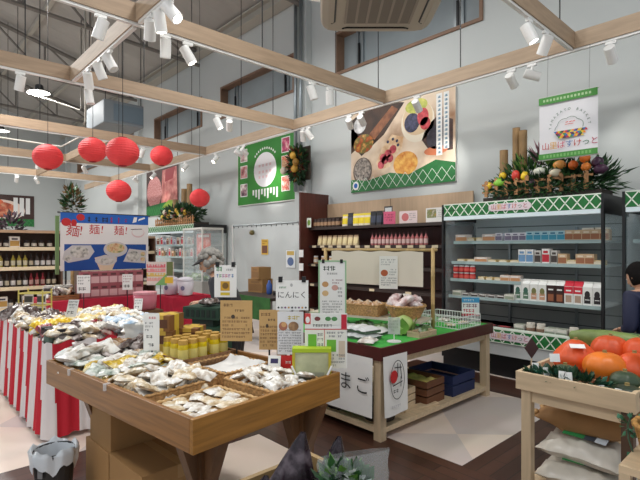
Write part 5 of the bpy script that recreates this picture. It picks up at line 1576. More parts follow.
# ================================================================ RED CLOTH TABLES
def cloth_table(label, x0, x1, y0, y1, h):
    r = thing('display_table', label, 'table', ((x0 + x1) / 2, (y0 + y1) / 2, 0))
    a, b = (x1 - x0) / 2, (y1 - y0) / 2
    MB().span((-a + 0.03, -b + 0.03, h - 0.04), (a - 0.03, b - 0.03, h - 0.006), C_(150, 140, 130)).done('table_top', None, r)
    for sx in (-1, 1):
        for sy in (-1, 1):
            MB().span((sx * (a - 0.06) - 0.02, sy * (b - 0.06) - 0.02, 0), (sx * (a - 0.06) + 0.02, sy * (b - 0.06) + 0.02, h - 0.04), STEEL).done('leg', None, r)
    mb = MB()
    pts = []
    cor = [(-a, -b), (a, -b), (a, b), (-a, b)]
    for q in range(4):
        p, s_ = Vector(cor[q]), Vector(cor[(q + 1) % 4])
        n_ = int((s_ - p).length / 0.03)
        for i in range(n_):
            pts.append((p + (s_ - p) * i / n_, Vector(((s_ - p).y, -(s_ - p).x)).normalized()))
    N = len(pts)
    def fn(u, v):
        i = int(round(u * N)) % N
        p, n_ = pts[i]
        wv = (0.016 * math.sin(i * 1.1) + 0.014 * math.sin(i * 0.37)) * (1 - v) + 0.02 * (1 - v)
        return (p.x + n_.x * wv, p.y + n_.y * wv, 0.08 + (h - 0.08) * v)
    mb.surf(fn, N, 6, CRIM, closed_u=True)
    mb.poly([(x_, y_, h) for x_, y_ in cor], CRIM)
    mb.done('red_cloth', None, r, smooth=False)
    return r
cloth_table('table under a crimson cloth below the blue noodle poster', -7.95, -7.1, 1.6, 3.0, 0.76)
cloth_table('smaller table under a crimson cloth holding two white bundles', -7.1, -6.5, 3.08, 3.72, 0.76)
r = thing('cloth_box', 'white box with a crimson top cloth on the smaller red table', 'box', (-6.75, 3.4, 0.761), 0.1)
mb = MB(); mb.span((-0.2, -0.22, 0), (0.2, 0.22, 0.012), CRIM); mb.done('cloth_square', None, r)
def bundle(label, loc, rz, s=1.0):
    r = thing('wrapped_bundle', label, 'bundle', loc, rz)
    BM_ = mat('bundle_white', (226, 222, 232), 0.6, var=0.04, scale=8)
    MB().lathe([(0.09, 0), (0.1, 0.01), (0.115, 0.12), (0.12, 0.2), (0.11, 0.21)], 20, BM_).done('wrap', None, r, smooth=True)
    MB().sph((0, 0, 0.225), (0.125, 0.12, 0.05), BM_, 16, 8, wob=0.2).done('knotted_top', None, r, smooth=True)
    mb = MB(); mb.disc(-0.02, 0.11, 0.03, 0.035, -0.117, C_(120, 116, 150)); mb.done('print', None, r)
bundle('white wrapped bundle with a dark print nearest the grey-haired person', (-6.6, 3.34, 0.775), 0.9)
bundle('white wrapped bundle farther from the grey-haired person', (-6.85, 3.22, 0.775), 0.7)
# pink packs in two layers
pp = box_pack('pink_pack', 'pack', 'pink packs stacked on the red cloth table', 0.125, 0.12, 0.19, C_(150, 80, 88), C_(206, 166, 168), C_(90, 50, 54))  # maroon pack, the pale band holds pinkish glare as colour
for l in range(2):
    for i in range(7):
        pp.put((-7.3, 2.12 + i * 0.128, 0.761 + l * 0.191), PI / 2, 'pink pack in the %s layer on the red table, %s towards the posters' % (('lower', 'upper')[l], ORD[i]))
for i in range(7):
    pp.put((-7.45, 2.12 + i * 0.128, 0.761), PI / 2, 'pink pack behind the front stack on the red table, %s towards the posters' % ORD[i])
slat_crate('low brown crate of packs on the red cloth table', (-7.35, 1.85, 0.761), 0.26, 0.36, 0.07, C_(150, 100, 60), 0, None, 2)
for i in range(6):
    k5[('white', 'dark', 'brown')[i % 3]].put((-7.42 + 0.1 * (i % 2), 1.74 + 0.1 * (i // 2), 0.8 + 0.05 * (i % 2)), (0.4, 0.2 * i, i), '%s bag in the low brown crate on the red table, %s one' % (('white', 'dark', 'brown')[i % 3], ORD[i]), 0.9)
dj = jar('dark_jar', 'jar', 'jars on the red cloth table', 0.05, 0.16, C_(60, 50, 46), C_(206, 200, 190), C_(190, 186, 180))
for i in range(6):
    dj.put((-7.62 + 0.12 * (i % 2), 1.7 + 0.13 * (i // 2), 0.761), 0, 'pale-labelled jar at the corner of the red table, %s one' % ORD[i], 1.2 if i % 2 else 1.0)
r = thing('clear_tub', 'clear pink tub with a red lid band standing before the red cloth table', 'tub', (-5.95, 2.45, 0.70))
MB().lathe([(0.12, 0), (0.14, 0.02), (0.145, 0.2), (0.14, 0.2), (0.13, 0.02)], 20, mat('tub_pink', (222, 130, 146), 0.15, alpha=0.6)).done('body', None, r, smooth=True)
MB().lathe([(0.147, 0.2), (0.147, 0.225), (0.05, 0.235)], 20, mat('tub_lid', (216, 150, 160), 0.3)).done('lid', None, r, smooth=False)
r = thing('wooden_stool', 'small wooden stool under the clear pink tub', 'stool', (-5.95, 2.45, 0))
MB().span((-0.17, -0.17, 0.66), (0.17, 0.17, 0.699), T1WOODB).done('seat', None, r)
for sx in (-1, 1):
    for sy in (-1, 1):
        MB().span((sx * 0.14 - 0.02, sy * 0.14 - 0.02, 0), (sx * 0.14 + 0.02, sy * 0.14 + 0.02, 0.66), T1WOODB).done('leg', None, r)

# blue noodle poster on its stand
NB = mat('noodle_blue', (28, 96, 186), 0.5)
NB2 = mat('noodle_blue_deep', (24, 78, 158), 0.5)
def noodle(mb, W, H):
    D, Q, G = px(mb, W, H, -0.006)
    Q(0, 0, 1, 1, PAPER)
    Q(0, 0.83, 1, 1, NB, 1)
    Q(0.04, 0.0, 0.97, 0.46, NB2, 1)
    for (u, v, a, b) in ((0.06, 0.84, 0.05, 0.07), (0.14, 0.83, 0.03, 0.06), (0.21, 0.93, 0.045, 0.06)):
        D(u, v, a, b, RED, 2)
    for i, (u, cc, hgt) in enumerate(((0.32, INK, .1), (0.4, INK, .1), (0.48, INK, .1), (0.57, RED, .12), (0.66, RED, .12), (0.74, INK, .08))):
        x, z = (u - 0.5) * W, 0.9 * H
        scribble(mb, x - 0.045, x + 0.045, z - hgt * H * .5, z + hgt * H * .5, 1, -0.009, cc if i < 3 else C_(150, 50, 110), 40 + i, glyph=0.045, fill=0.9)
    G([(0.8, 0.86), (0.85, 0.88), (0.86, 0.97), (0.82, 0.97)], PAPER, 2)
    G([(0.87, 0.9), (0.96, 0.95), (0.95, 0.98), (0.88, 0.94)], PAPER, 2)
    for u, v, sz, rot in ((0.13, 0.68, 0.2, 0.15), (0.36, 0.71, 0.17, 0.0), (0.64, 0.7, 0.17, 0.0)):
        mb.text('麺', sz, (u - 0.5) * W, v * H, -0.0085, RED, rot=rot)
        mb.text('!', sz, (u + 0.085 - 0.5) * W, (v + 0.01) * H, -0.0085, RED, rot=0.12)
    D(0.87, 0.68, 0.08, 0.09, C_(226, 200, 200), 2)
    D(0.87, 0.69, 0.072, 0.075, PAPER, 3)
    mb.line(0.28 * W, 0.74 * H, 0.42 * W, 0.75 * H, 0.01, -0.009, INK)
    bowl = mat('nb_bowl', (206, 206, 204), 0.5)
    food = mat('nb_food', (170, 176, 170), 0.5, ramp=[(96, 104, 100), (206, 206, 196), (226, 226, 220)], scale=16)
    food2 = mat('nb_food_warm', (200, 180, 130), 0.5, ramp=[(120, 140, 70), (226, 206, 160), (190, 110, 70)], scale=16)
    G([(0.02, 0.2), (0.08, 0.14), (0.3, 0.2), (0.36, 0.33), (0.32, 0.44), (0.12, 0.44), (0.04, 0.34)], bowl, 2)
    D(0.2, 0.32, 0.1, 0.1, food, 3)
    D(0.08, 0.22, 0.04, 0.05, food, 3)
    D(0.6, 0.37, 0.14, 0.14, bowl, 2)
    D(0.6, 0.39, 0.11, 0.09, food2, 3)
    G([(0.36, 0.22), (0.42, 0.0), (0.56, 0.0), (0.62, 0.22), (0.48, 0.27)], C_(226, 208, 176), 2)
    D(0.49, 0.17, 0.125, 0.09, bowl, 3)
    D(0.49, 0.16, 0.09, 0.06, food, 4)
    G([(0.69, 0.14), (0.96, 0.1), (0.98, 0.34), (0.76, 0.38)], bowl, 2)
    D(0.81, 0.24, 0.08, 0.1, food, 3)
    D(0.93, 0.28, 0.03, 0.04, food2, 3)
    D(0.93, 0.18, 0.03, 0.04, food2, 3)
r = thing('noodle_poster', 'large blue and white noodle poster with red characters above the red table', 'poster', (-7.98, 2.655, 1.13), PI / 2)
MB().span((-0.685, -0.004, 0), (0.685, 0.004, 0.9), PAPER).done('sheet', None, r)
mb = MB(); noodle(mb, 1.37, 0.9); mb.done('print', None, r)
MB().cyl((-0.72, 0.012, 0.905), (0.72, 0.012, 0.905), 0.012, n=8, m=BLACK).done('top_rod', None, r, smooth=True)
for s_ in (-0.6, 0.6):
    MB().cyl((s_, 0.03, -1.13), (s_, 0.03, 0.9), 0.014, n=8, m=BLACK).done('stand_pole', None, r, smooth=True)
mb = MB(); mb.box((-0.72, 0.03, 0.4), (0.05, 0.03, 0.9), C_(110, 140, 90)); mb.done('green_side_strip', None, r)

# ================================================================ BOTTLE SHELVES NEAR THE FAR END
def gondola(label, x, y0, y1, levels, top):
    r = thing('bottle_shelf', label, 'shelf unit', (x, (y0 + y1) / 2, 0), PI / 2)
    a = (y1 - y0) / 2
    MB().span((-a, 0.4, 0), (a, 0.43, top), C_(84, 62, 50)).done('back_panel', None, r)
    for s_ in (-1, 1):
        MB().span((s_ * a - 0.015, 0, 0), (s_ * a + 0.015, 0.4, top), C_(96, 72, 58)).done('end_panel', None, r)
    MB().span((-a, -0.01, top), (a, 0.43, top + 0.05), C_(170, 140, 112)).done('top_board', None, r)
    for z in levels:
        s_ = MB().span((-a + 0.016, 0.0, z - 0.03), (a - 0.016, 0.399, z), C_(150, 132, 112)).done('shelf', None, r)
        MB().span((-a + 0.016, -0.012, z - 0.055), (a - 0.016, -0.001, z + 0.01), RAIL).done('price_rail', None, s_)
    return r
gondola('tall bottle shelf unit beyond the striped table, under the soup poster', -10.0, 0.75, 2.5, (1.49, 1.13, 0.77, 0.4), 1.76)
soy = bottle('sauce_bottle', 'bottle', 'bottles on the shelf beyond the striped table', 0.036, 0.24, C_(46, 34, 30), C_(206, 196, 170), C_(40, 34, 34))
oil = bottle('sauce_bottle', 'bottle', 'bottles on the shelf beyond the striped table', 0.036, 0.25, C_(166, 150, 60), C_(226, 220, 190), C_(60, 56, 44))
redb = bottle('sauce_bottle', 'bottle', 'bottles on the shelf beyond the striped table', 0.036, 0.24, C_(140, 40, 50), C_(200, 160, 150), C_(130, 30, 44))
wht = bottle('sauce_bottle', 'bottle', 'bottles on the shelf beyond the striped table', 0.038, 0.24, C_(70, 60, 58), C_(232, 230, 226), C_(34, 32, 34))
KS = [(soy, 'dark bottle'), (oil, 'yellow-green bottle'), (redb, 'red bottle'), (wht, 'white-labelled bottle')]
yy = -10.14
row(KS, 17, (yy, 0.86, 1.131), (0, 0.096, 0), PI / 2, '{w} on the second shelf under the soup poster, {o} along', 0, 51, [0, 1, 0, 0, 1, 0, 1, 1, 0, 1, 1, 1, 0, 3, 3, 3, 3])
row(KS, 17, (yy, 0.86, 0.771), (0, 0.096, 0), PI / 2, '{w} on the third shelf under the soup poster, {o} along', 0, 52, [2, 0, 2, 0, 0, 3, 0, 3, 0, 3, 0, 3, 2, 2, 2, 0, 0])
jb = jar('spice_jar', 'jar', 'jars on the shelf beyond the striped table', 0.045, 0.14, C_(44, 36, 34), C_(220, 214, 200), C_(34, 30, 30))
wbx = box_pack('gift_pack', 'box', 'boxes on the shelf beyond the striped table', 0.16, 0.12, 0.2, C_(226, 222, 214), C_(190, 150, 80), C_(60, 60, 70))
for i, (y, k, w_) in enumerate(((0.9, wbx, 'white gift box'), (1.25, wbx, 'white gift box'), (1.5, jb, 'dark jar'), (1.62, jb, 'dark jar'), (1.74, wbx, 'white gift box'), (1.94, jb, 'dark jar'), (2.06, jb, 'dark jar'), (2.18, jb, 'dark jar'), (2.32, jb, 'dark jar'))):
    k.put((yy, y, 1.491), PI / 2, '%s on the top shelf under the soup poster, %s along' % (w_, ORD[i]), 1.0)
row([(jb, 'dark jar'), (wbx, 'white gift box')], 12, (yy, 0.9, 0.401), (0, 0.13, 0), PI / 2, '{w} on the lowest shelf under the soup poster, {o} along', 0, 53, [0, 1, 0, 0, 1, 1, 0, 0, 1, 0, 1, 0])
gondola('shelf unit of dark packs behind the pink packs and the noodle poster', -10.6, 3.0, 4.6, (1.4, 1.05, 0.7, 0.35), 1.7)
row(KS, 14, (-10.74, 3.12, 1.051), (0, 0.105, 0), PI / 2, '{w} on the middle shelf behind the noodle poster, {o} along', 0, 54, [0, 3, 0, 2, 0, 1, 3, 0, 2, 0, 3, 1, 0, 0])
row(KS, 14, (-10.74, 3.12, 1.401), (0, 0.105, 0), PI / 2, '{w} on the top shelf behind the noodle poster, {o} along', 0, 55, [2, 0, 3, 2, 0, 3, 1, 0, 3, 0, 2, 0, 1, 0])
row([(wbx, 'white gift box'), (jb, 'dark jar')], 9, (-10.74, 3.15, 0.701), (0, 0.16, 0), PI / 2, '{w} on the low shelf behind the noodle poster, {o} along', 0, 56, [0, 1, 1, 0, 1, 0, 0, 1, 1])
# glass case with pink poster, by the far cold case
r = thing('glass_case', 'glass display case with a pink poster beside the vinyl curtain', 'display case', (-9.0, 4.95, 0))
MB().span((-0.42, -0.25, 0), (0.42, 0.25, 0.8), C_(150, 150, 146)).done('base_cabinet', None, r)
MB().span((-0.42, -0.25, 1.86), (0.42, 0.25, 1.9), C_(206, 206, 200)).done('lid', None, r)
for sx in (-1, 1):
    for sy in (-1, 1):
        MB().span((sx * 0.405 - 0.012, sy * 0.235 - 0.012, 0.8), (sx * 0.405 + 0.012, sy * 0.235 + 0.012, 1.86), C_(206, 206, 200)).done('corner_post', None, r)
for s_ in (-1, 1):
    MB().span((-0.39, s_ * 0.235 - 0.003, 0.8), (0.39, s_ * 0.235 + 0.003, 1.86), GLASS).done('glass_pane', None, r)
    MB().span((s_ * 0.405 - 0.003, -0.22, 0.8), (s_ * 0.405 + 0.003, 0.22, 1.86), GLASS).done('glass_pane', None, r)
card_sign('pink_poster', 'pink and red photo poster inside the glass case', 'poster', (-8.88, 4.9, 1.3), 0.4, 0.36, 0.48, C_(210, 120, 116), lambda mb, W, H: (mb.rect(-W * .42, H * .05, W * .42, H * .8, -0.001, mat('pp_photo', (190, 80, 80), 0.5, ramp=[(170, 50, 60), (224, 130, 120), (236, 200, 190)], scale=8)), mb.rect(-W * .4, H * .84, W * .4, H * .95, -0.001, PAPER)))
gp = bag('greens_bag', 'bag', 'bagged greens in the glass case', 0.2, 0.26, 0.12, ramp_m('bag_leafy', [(50, 76, 40)]), 91)
for i in range(4):
    gp.put((-9.25 + 0.13 * i, 4.85, 0.81), (0.3, 0.2, i), 'bag of greens in the glass case, %s from the far side' % ORD[i])

# ================================================================ SIGNS AROUND THE TABLES
def stand_sign(name, label, loc, rz, W, H, bg, draw, foot_z, clip=True, cat='sign', pole=BLACK, cardz=0.003):
    """paper sign clipped to a thin pole that stands on foot_z"""
    r = thing(name, label, cat, loc, rz)
    MB().span((-W / 2, 0, 0), (W / 2, cardz, H), bg).done('card', None, r)
    if draw:
        mb = MB(); draw(mb, W, H); mb.done('print', None, r)
    MB().cyl((0, 0.012, foot_z - loc[2]), (0, 0.012, H), 0.006, n=8, m=pole).done('pole', None, r)
    fr_ = 0.05 if foot_z < 0.5 else 0.014
    MB().lathe([(fr_, 0), (fr_, 0.006), (0.006, 0.012)], 12, pole, c=(0, 0.012, foot_z - loc[2])).done('foot', None, r)
    if clip:
        for s_ in (-0.36, 0.36):
            MB().span((s_ * W - 0.012, -0.006, H - 0.012), (s_ * W + 0.012, 0.012, H + 0.022), BLACK).done('clip', None, r)
    return r
def s1p(mb, W, H):
    scribble(mb, -W * .3, W * .36, H * .82, H * .93, 1, -0.001, C_(200, 80, 90), 2)
    scribble(mb, -W * .4, W * .1, H * .5, H * .78, 3, -0.001, GREY, 3)
    scribble(mb, -W * .3, W * .4, H * .3, H * .44, 1, -0.001, INK, 4)
    scribble(mb, -W * .2, W * .4, H * .08, H * .22, 1, -0.001, INK, 5)
stand_sign('price_sign', 'tall white price sign standing between the cake boxes and the sweets', L1(-0.385, 0.0, 0.835), 0.75, 0.105, 0.24, PAPER, s1p, 0.717, False)
def s2p(mb, W, H):
    GN = C_(30, 130, 70)
    scribble(mb, -W * .42, W * .02, H * .8, H * .96, 1, -0.001, GN, 9, 0.9)
    scribble(mb, W * .05, W * .42, H * .82, H * .9, 1, -0.001, GREY, 10, 0.8)
    for i, c in enumerate(((60, 110, 170), (90, 150, 90), (170, 90, 160), (200, 80, 120), (150, 90, 170), (70, 120, 170))):
        scribble(mb, -W * .4 + i * W * .135, -W * .28 + i * W * .135, H * .6, H * .74, 1, -0.001, C_(*c), 11 + i, 0.8)
    mb.rect(-W * .22, H * .2, W * .2, H * .5, -0.001, C_(206, 160, 50))
    mb.disc(0, H * .36, W * .14, H * .1, -0.0015, C_(120, 90, 40))
    mb.rect(-W * .22, H * .06, W * .2, H * .15, -0.001, C_(214, 190, 60))
stand_sign('price_sign', 'white sign with green heading and yellow picture clipped up beside the grey-haired person', L1(-0.19, 0.44, 1.155), 0.75, 0.155, 0.22, PAPER, s2p, 0.717)
def kraft_print(seed):
    def f(mb, W, H):
        scribble(mb, -W * .4, W * .1, H * .82, H * .95, 1, -0.001, C_(110, 80, 50), seed)
        scribble(mb, -W * .05, W * .45, H * .7, H * .8, 1, -0.001, C_(70, 50, 36), seed + 1)
        scribble(mb, -W * .44, W * .44, H * .06, H * .62, 6, -0.001, C_(120, 88, 56), seed + 2)
        mb.disc(-W * .1, H * .6, W * .06, H * .05, -0.0015, C_(70, 60, 50))
    return f
stand_sign('kraft_sign', 'large brown kraft paper sign with handwriting at the back of the wooden table', L1(-0.05, 0.42, 0.875), 0.75, 0.215, 0.27, KRAFT, kraft_print(60), 0.717, False)
stand_sign('kraft_sign', 'narrow brown kraft paper sign between the large kraft sign and the photo notice', L1(0.24, 0.445, 0.855), 0.8, 0.125, 0.25, KRAFT, kraft_print(70), 0.717, False)
def ninniku(mb, W, H):
    mb.text('にんにく', W * 0.23, 0, H * .5, -0.001, INK)
    scribble(mb, -W * .4, -W * .14, H * .72, H * .8, 1, -0.001, C_(60, 130, 80), 6, 0.8)
    mb.disc(-W * .02, H * .84, 0.008, 0.01, -0.001, C_(180, 180, 180))
    for i in range(9):
        mb.disc(-W * .42 + i * W * .105, H * .09, 0.006, 0.006, -0.001, (INK, GREY, C_(120, 70, 120), C_(190, 140, 60))[i % 4], 8)
stand_sign('garlic_sign', 'white sign reading four black hiragana characters above the photo notice', L1(0.44, 0.445, 1.12), 0.8, 0.195, 0.18, PAPER, ninniku, 0.717)
def news(mb, W, H):
    scribble(mb, -W * .45, W * .45, H * .05, H * .6, 9, -0.001, C_(96, 96, 110), 21)
    scribble(mb, -W * .1, W * .45, H * .78, H * .94, 1, -0.001, C_(190, 170, 70), 22)
    mb.disc(-W * .28, H * .66, W * .17, W * .17, -0.0015, C_(170, 110, 90))
    mb.disc(-W * .25, H * .7, W * .1, W * .1, -0.002, C_(206, 160, 110))
    mb.disc(W * .12, H * .66, W * .2, W * .18, -0.0015, mat('notice_photo', (130, 90, 70), 0.5, ramp=[(90, 60, 50), (190, 150, 110)], scale=20))
stand_sign('photo_notice', 'white notice sheet with two round photos below the hiragana sign', L1(0.45, 0.42, 0.86), 0.78, 0.155, 0.255, C_(222, 222, 226), news, 0.717, False)
stand_sign('red_card', 'small red card below the photo notice at the wooden table', L1(0.43, 0.4, 0.765), 0.8, 0.1, 0.09, C_(206, 40, 40), lambda mb, W, H: scribble(mb, W * .0, W * .4, H * .4, H * .7, 1, -0.001, PAPER, 7), 0.717, False)
def panel(mb, W, H):
    def q(a, b, c, d, m, l=1):
        mb.rect(-W / 2 + a * W, b * H, -W / 2 + c * W, d * H, -0.0008 - 0.0005 * l, m)
    q(0, 0.8, 0.14, 1, C_(206, 70, 70)); mb.disc(-W * .43, H * .88, W * .05, H * .06, -0.002, PAPER)
    q(0.18, 0.78, 0.84, 0.98, C_(226, 230, 224)); q(0.86, 0.7, 0.99, 0.98, C_(190, 40, 60))
    for a, c in ((0.3, (120, 60, 60)), (0.55, (80, 140, 80)), (0.7, (80, 140, 80))):
        mb.disc(-W / 2 + a * W, H * .9, W * .07, H * .04, -0.002, C_(*c))
    q(0.0, 0.0, 0.98, 0.72, C_(232, 232, 224)); q(0.46, 0.1, 0.475, 0.72, C_(196, 90, 90), 2); q(0.0, 0.7, 1.0, 0.72, C_(196, 90, 90), 2)
    q(0.08, 0.34, 0.28, 0.62, C_(110, 180, 60), 2); q(0.52, 0.3, 0.74, 0.52, C_(110, 180, 60), 2); q(0.8, 0.2, 0.95, 0.5, C_(206, 190, 170), 2)
    scribble(mb, -W * .2, -W * .05, H * .2, H * .66, 5, -0.0025, GREY, 31)
    scribble(mb, W * .02, W * .46, H * .55, H * .68, 2, -0.0025, C_(90, 90, 110), 32)
    scribble(mb, 0.0, W * .46, H * .02, H * .27, 4, -0.0025, GREY, 33)
    scribble(mb, -W * .3, W * .3, H * .74, H * .82, 1, -0.0025, INK, 34)
stand_sign('panel_sign', 'white sign board with green pictures and red edges behind the gift box', L1(0.7, 0.45, 0.815), 0.8, 0.24, 0.31, PAPER, panel, 0.717, False)
def s9p(mb, W, H):
    scribble(mb, -W * .36, W * .4, H * .84, H * .93, 1, -0.001, C_(34, 60, 44), 41, 0.9)
    scribble(mb, -W * .2, W * .3, H * .76, H * .82, 1, -0.001, GREY, 42)
    for u, v, c in ((-.28, .6, (196, 150, 100)), (-.28, .44, (214, 180, 130)), (.1, .54, (206, 160, 150))):
        mb.disc(u * W, v * H, W * .13, H * .05, -0.001, C_(*c))
    scribble(mb, W * .0, W * .42, H * .6, H * .7, 2, -0.001, C_(140, 90, 110), 43)
    scribble(mb, W * .22, W * .42, H * .36, H * .56, 3, -0.001, GREY, 44)
    scribble(mb, -W * .4, W * .42, H * .08, H * .32, 5, -0.001, GREY, 45)
r = stand_sign('tall_sign', 'tall white sign in a pale green frame standing on the green felt table', (-2.93, 2.86, 0.881), 0.76, 0.22, 0.49, PAPER, s9p, 0.723)
mb = MB()
FG = C_(150, 190, 150)
for a, b in (((-0.122, -0.004, -0.012), (0.122, 0.006, 0.0)), ((-0.122, -0.004, 0.49), (0.122, 0.006, 0.502)), ((-0.122, -0.004, 0.0), (-0.11, 0.006, 0.49)), ((0.11, -0.004, 0.0), (0.122, 0.006, 0.49))):
    mb.span(a, b, FG)
mb.done('frame', None, r)
def s10p(mb, W, H):
    scribble(mb, -W * .4, W * .4, H * .7, H * .92, 3, -0.001, GREY, 51)
    mb.disc(-W * .22, H * .48, W * .2, H * .1, -0.001, C_(176, 90, 50))
    scribble(mb, W * .04, W * .42, H * .4, H * .62, 3, -0.001, GREY, 52)
    scribble(mb, -W * .4, W * .42, H * .08, H * .36, 4, -0.001, C_(90, 90, 96), 53)
card_sign('recipe_sheet', 'white recipe sheet with a brown picture pinned on the cream hanging sheet', 'sheet', RK(0.17, -0.055, 0.37), rka + 0.25, 0.18, 0.32, C_(230, 230, 222), s10p)
def s11p(mb, W, H):
    mb.rect(-W / 2, H * .72, W / 2, H, -0.001, C_(70, 160, 210))
    scribble(mb, -W * .4, W * .4, H * .76, H * .94, 1, -0.0015, PAPER, 61)
    scribble(mb, -W * .42, W * .42, H * .44, H * .68, 1, -0.001, C_(120, 60, 90), 62, 0.8)
    scribble(mb, -W * .42, W * .42, H * .16, H * .4, 1, -0.001, C_(196, 40, 60), 63, 0.8)
    mb.rect(-W / 2, 0, W / 2, H * .12, -0.001, C_(206, 60, 80))
stand_sign('sale_card', 'small blue-topped white and red card behind the wire basket', (-2.5, 4.43, 0.79), 0.7, 0.175, 0.19, PAPER, s11p, 0.723, False)
def s13p(mb, W, H):
    for i, c in enumerate(((226, 110, 120), (236, 150, 150), (226, 190, 100), (236, 170, 160))):
        mb.rect(-W / 2, H * (0.75 - i * .19), W * .2, H * (0.9 - i * .19), -0.001, C_(*c))
    mb.poly([(-W * .2, -0.0015, 0), (W * .25, -0.0015, 0), (W * .25, -0.0015, H * .5)], C_(130, 180, 110))
    mb.rect(W * .24, H * .4, W * .48, H, -0.0015, C_(110, 120, 70))
    mb.rect(W * .18, H * .08, W * .48, H * .34, -0.002, C_(236, 190, 60))
    scribble(mb, -W * .45, W * .15, H * .2, H * .95, 4, -0.002, C_(226, 226, 220), 66)
stand_sign('pastel_sign', 'pink, yellow and green striped sign before the white bundles', (-6.42, 2.86, 0.96), 0.82, 0.38, 0.33, C_(232, 214, 206), s13p, 0.002, False)
stand_sign('price_sign', 'white price sign before the pink packs, nearer the brown crate', (-7.0, 2.02, 0.86), 1.1, 0.17, 0.25, PAPER, price_print(GREY, 3, 71), 0.002, False)
stand_sign('price_sign', 'white price sign before the pink packs, nearer the striped pastel sign', (-7.0, 2.62, 0.87), 1.1, 0.14, 0.23, PAPER, price_print(C_(170, 120, 130), 3, 72), 0.002, False)

# dark green crate on a stand behind the jars
r = thing('green_stand', 'dark green crate stand behind the jar crate', 'stand', (-3.58, 2.02, 0), 0.5)
DG = C_(30, 62, 46)
MB().span((-0.17, -0.12, 0.9), (0.17, 0.12, 1.0), DG).done('upper_tray', None, r)
MB().span((-0.1, -0.09, 0.84), (0.1, 0.09, 0.9), C_(22, 46, 36)).done('neck', None, r)
MB().span((-0.16, -0.12, 0.0), (0.16, 0.12, 0.84), C_(36, 72, 52)).done('base', None, r)
mb = MB()
for q in range(6):
    mb.span((-0.14 + q * 0.05, -0.124, 0.92), (-0.11 + q * 0.05, -0.119, 0.98), C_(18, 36, 28))
mb.done('slot_panel', None, r)
k5['dark'].put((-3.56, 2.02, 1.01), (0, 0, 0.4), 'dark bag lying on the dark green crate stand', 0.8)
# ================================================================ HANGING SHOP BANNER
r = thing('hanging_banner', 'white fabric banner with a basket emblem hung from the beam over the vegetable display', 'banner', (-1.83, 5.19, 2.43), 0.06)
BW, BH = 0.56, 0.66
mb = MB()
mb.surf(lambda u, v: ((u - 0.5) * BW, 0.012 * math.sin(u * 5 + 0.5) * (1.1 - v), v * BH), 16, 8, mat('banner_white', (226, 226, 230), 0.7))
mb.done('fabric', None, r, smooth=True)
mb = MB()
yb0 = -0.016
BG = C_(72, 142, 62)
mb.rect(-BW / 2, BH - 0.075, BW / 2, BH, yb0, BG)
mb.rect(-BW / 2, 0, BW / 2, 0.06, yb0, BG)
for i in range(14):
    mb.rect(-BW * .42 + i * BW * .06, BH - 0.05, -BW * .42 + i * BW * .06 + 0.02, BH - 0.025, yb0 - 0.001, C_(176, 206, 160))
    mb.rect(-BW * .42 + i * BW * .06, 0.015, -BW * .42 + i * BW * .06 + 0.02, 0.045, yb0 - 0.001, C_(120, 180, 104))
arc = 'YAMAZATO BASKET'
cx_, cz_, ra = 0.02, BH * 0.47, 0.185
for i, ch in enumerate(arc):
    if ch == ' ':
        continue
    a = PI * (0.98 - 0.96 * i / (len(arc) - 1))
    mb.text(ch, 0.036, cx_ + ra * math.cos(a), cz_ + ra * math.sin(a), yb0 - 0.001, C_(60, 100, 80), rot=PI / 2 - a)
pts = []
for q in range(31):
    a = PI * (1.0 - q / 30)
    rr_ = 0.125 + 0.014 * abs(math.sin(a * 3.5))
    pts.append((cx_ + rr_ * math.cos(a), cz_ - 0.02 + 0.9 * rr_ * math.sin(a)))
for p, q in zip(pts[:-1], pts[1:]):
    mb.line(p[0], p[1], q[0], q[1], 0.005, yb0 - 0.001, C_(80, 110, 90))
for x in (-0.035, 0.0, 0.03):
    mb.line(cx_ + x, cz_ + 0.05, cx_ + x + 0.025, cz_ + 0.055, 0.008, yb0 - 0.001, C_(206, 80, 70))
mb.line(cx_ - 0.04, cz_ + 0.03, cx_ + 0.04, cz_ + 0.03, 0.006, yb0 - 0.001, C_(206, 90, 80))
tri = [(60, 120, 180), (226, 190, 50), (80, 60, 60), (206, 60, 70), (60, 140, 80), (236, 140, 60), (110, 60, 120), (226, 200, 90)]
for j in range(3):
    for i in range(9 - j):
        x0 = cx_ - 0.15 + 0.017 * j + i * 0.034
        z0 = cz_ - 0.03 - 0.026 * j
        mb.poly([(x0, yb0 - 0.001, z0), (x0 + 0.017, yb0 - 0.001, z0 - 0.026), (x0 + 0.034, yb0 - 0.001, z0)], C_(*tri[(i + 2 * j) % 8]))
        mb.poly([(x0 + 0.017, yb0 - 0.0012, z0 - 0.026), (x0 + 0.034, yb0 - 0.0012, z0), (x0 + 0.051, yb0 - 0.0012, z0 - 0.026)], C_(*tri[(i + 3 * j + 3) % 8]))
logo(mb, 0.02, BH * 0.2, 0.082, yb0 - 0.001, 0.077)
mb.done('print', None, r)
for z in (BH, 0.0):
    MB().cyl((-BW / 2 - 0.01, 0, z), (BW / 2 + 0.01, 0, z), 0.009, n=8, m=C_(206, 206, 200)).done('rod', None, r)
for s_ in (-0.2, 0.2):
    mb = MB()
    mb.cyl((s_, 0, BH), (s_, 0.03, BZ0 - 2.43), 0.002, n=5, m=GREY)
    mb.done('hanging_line', None, r)

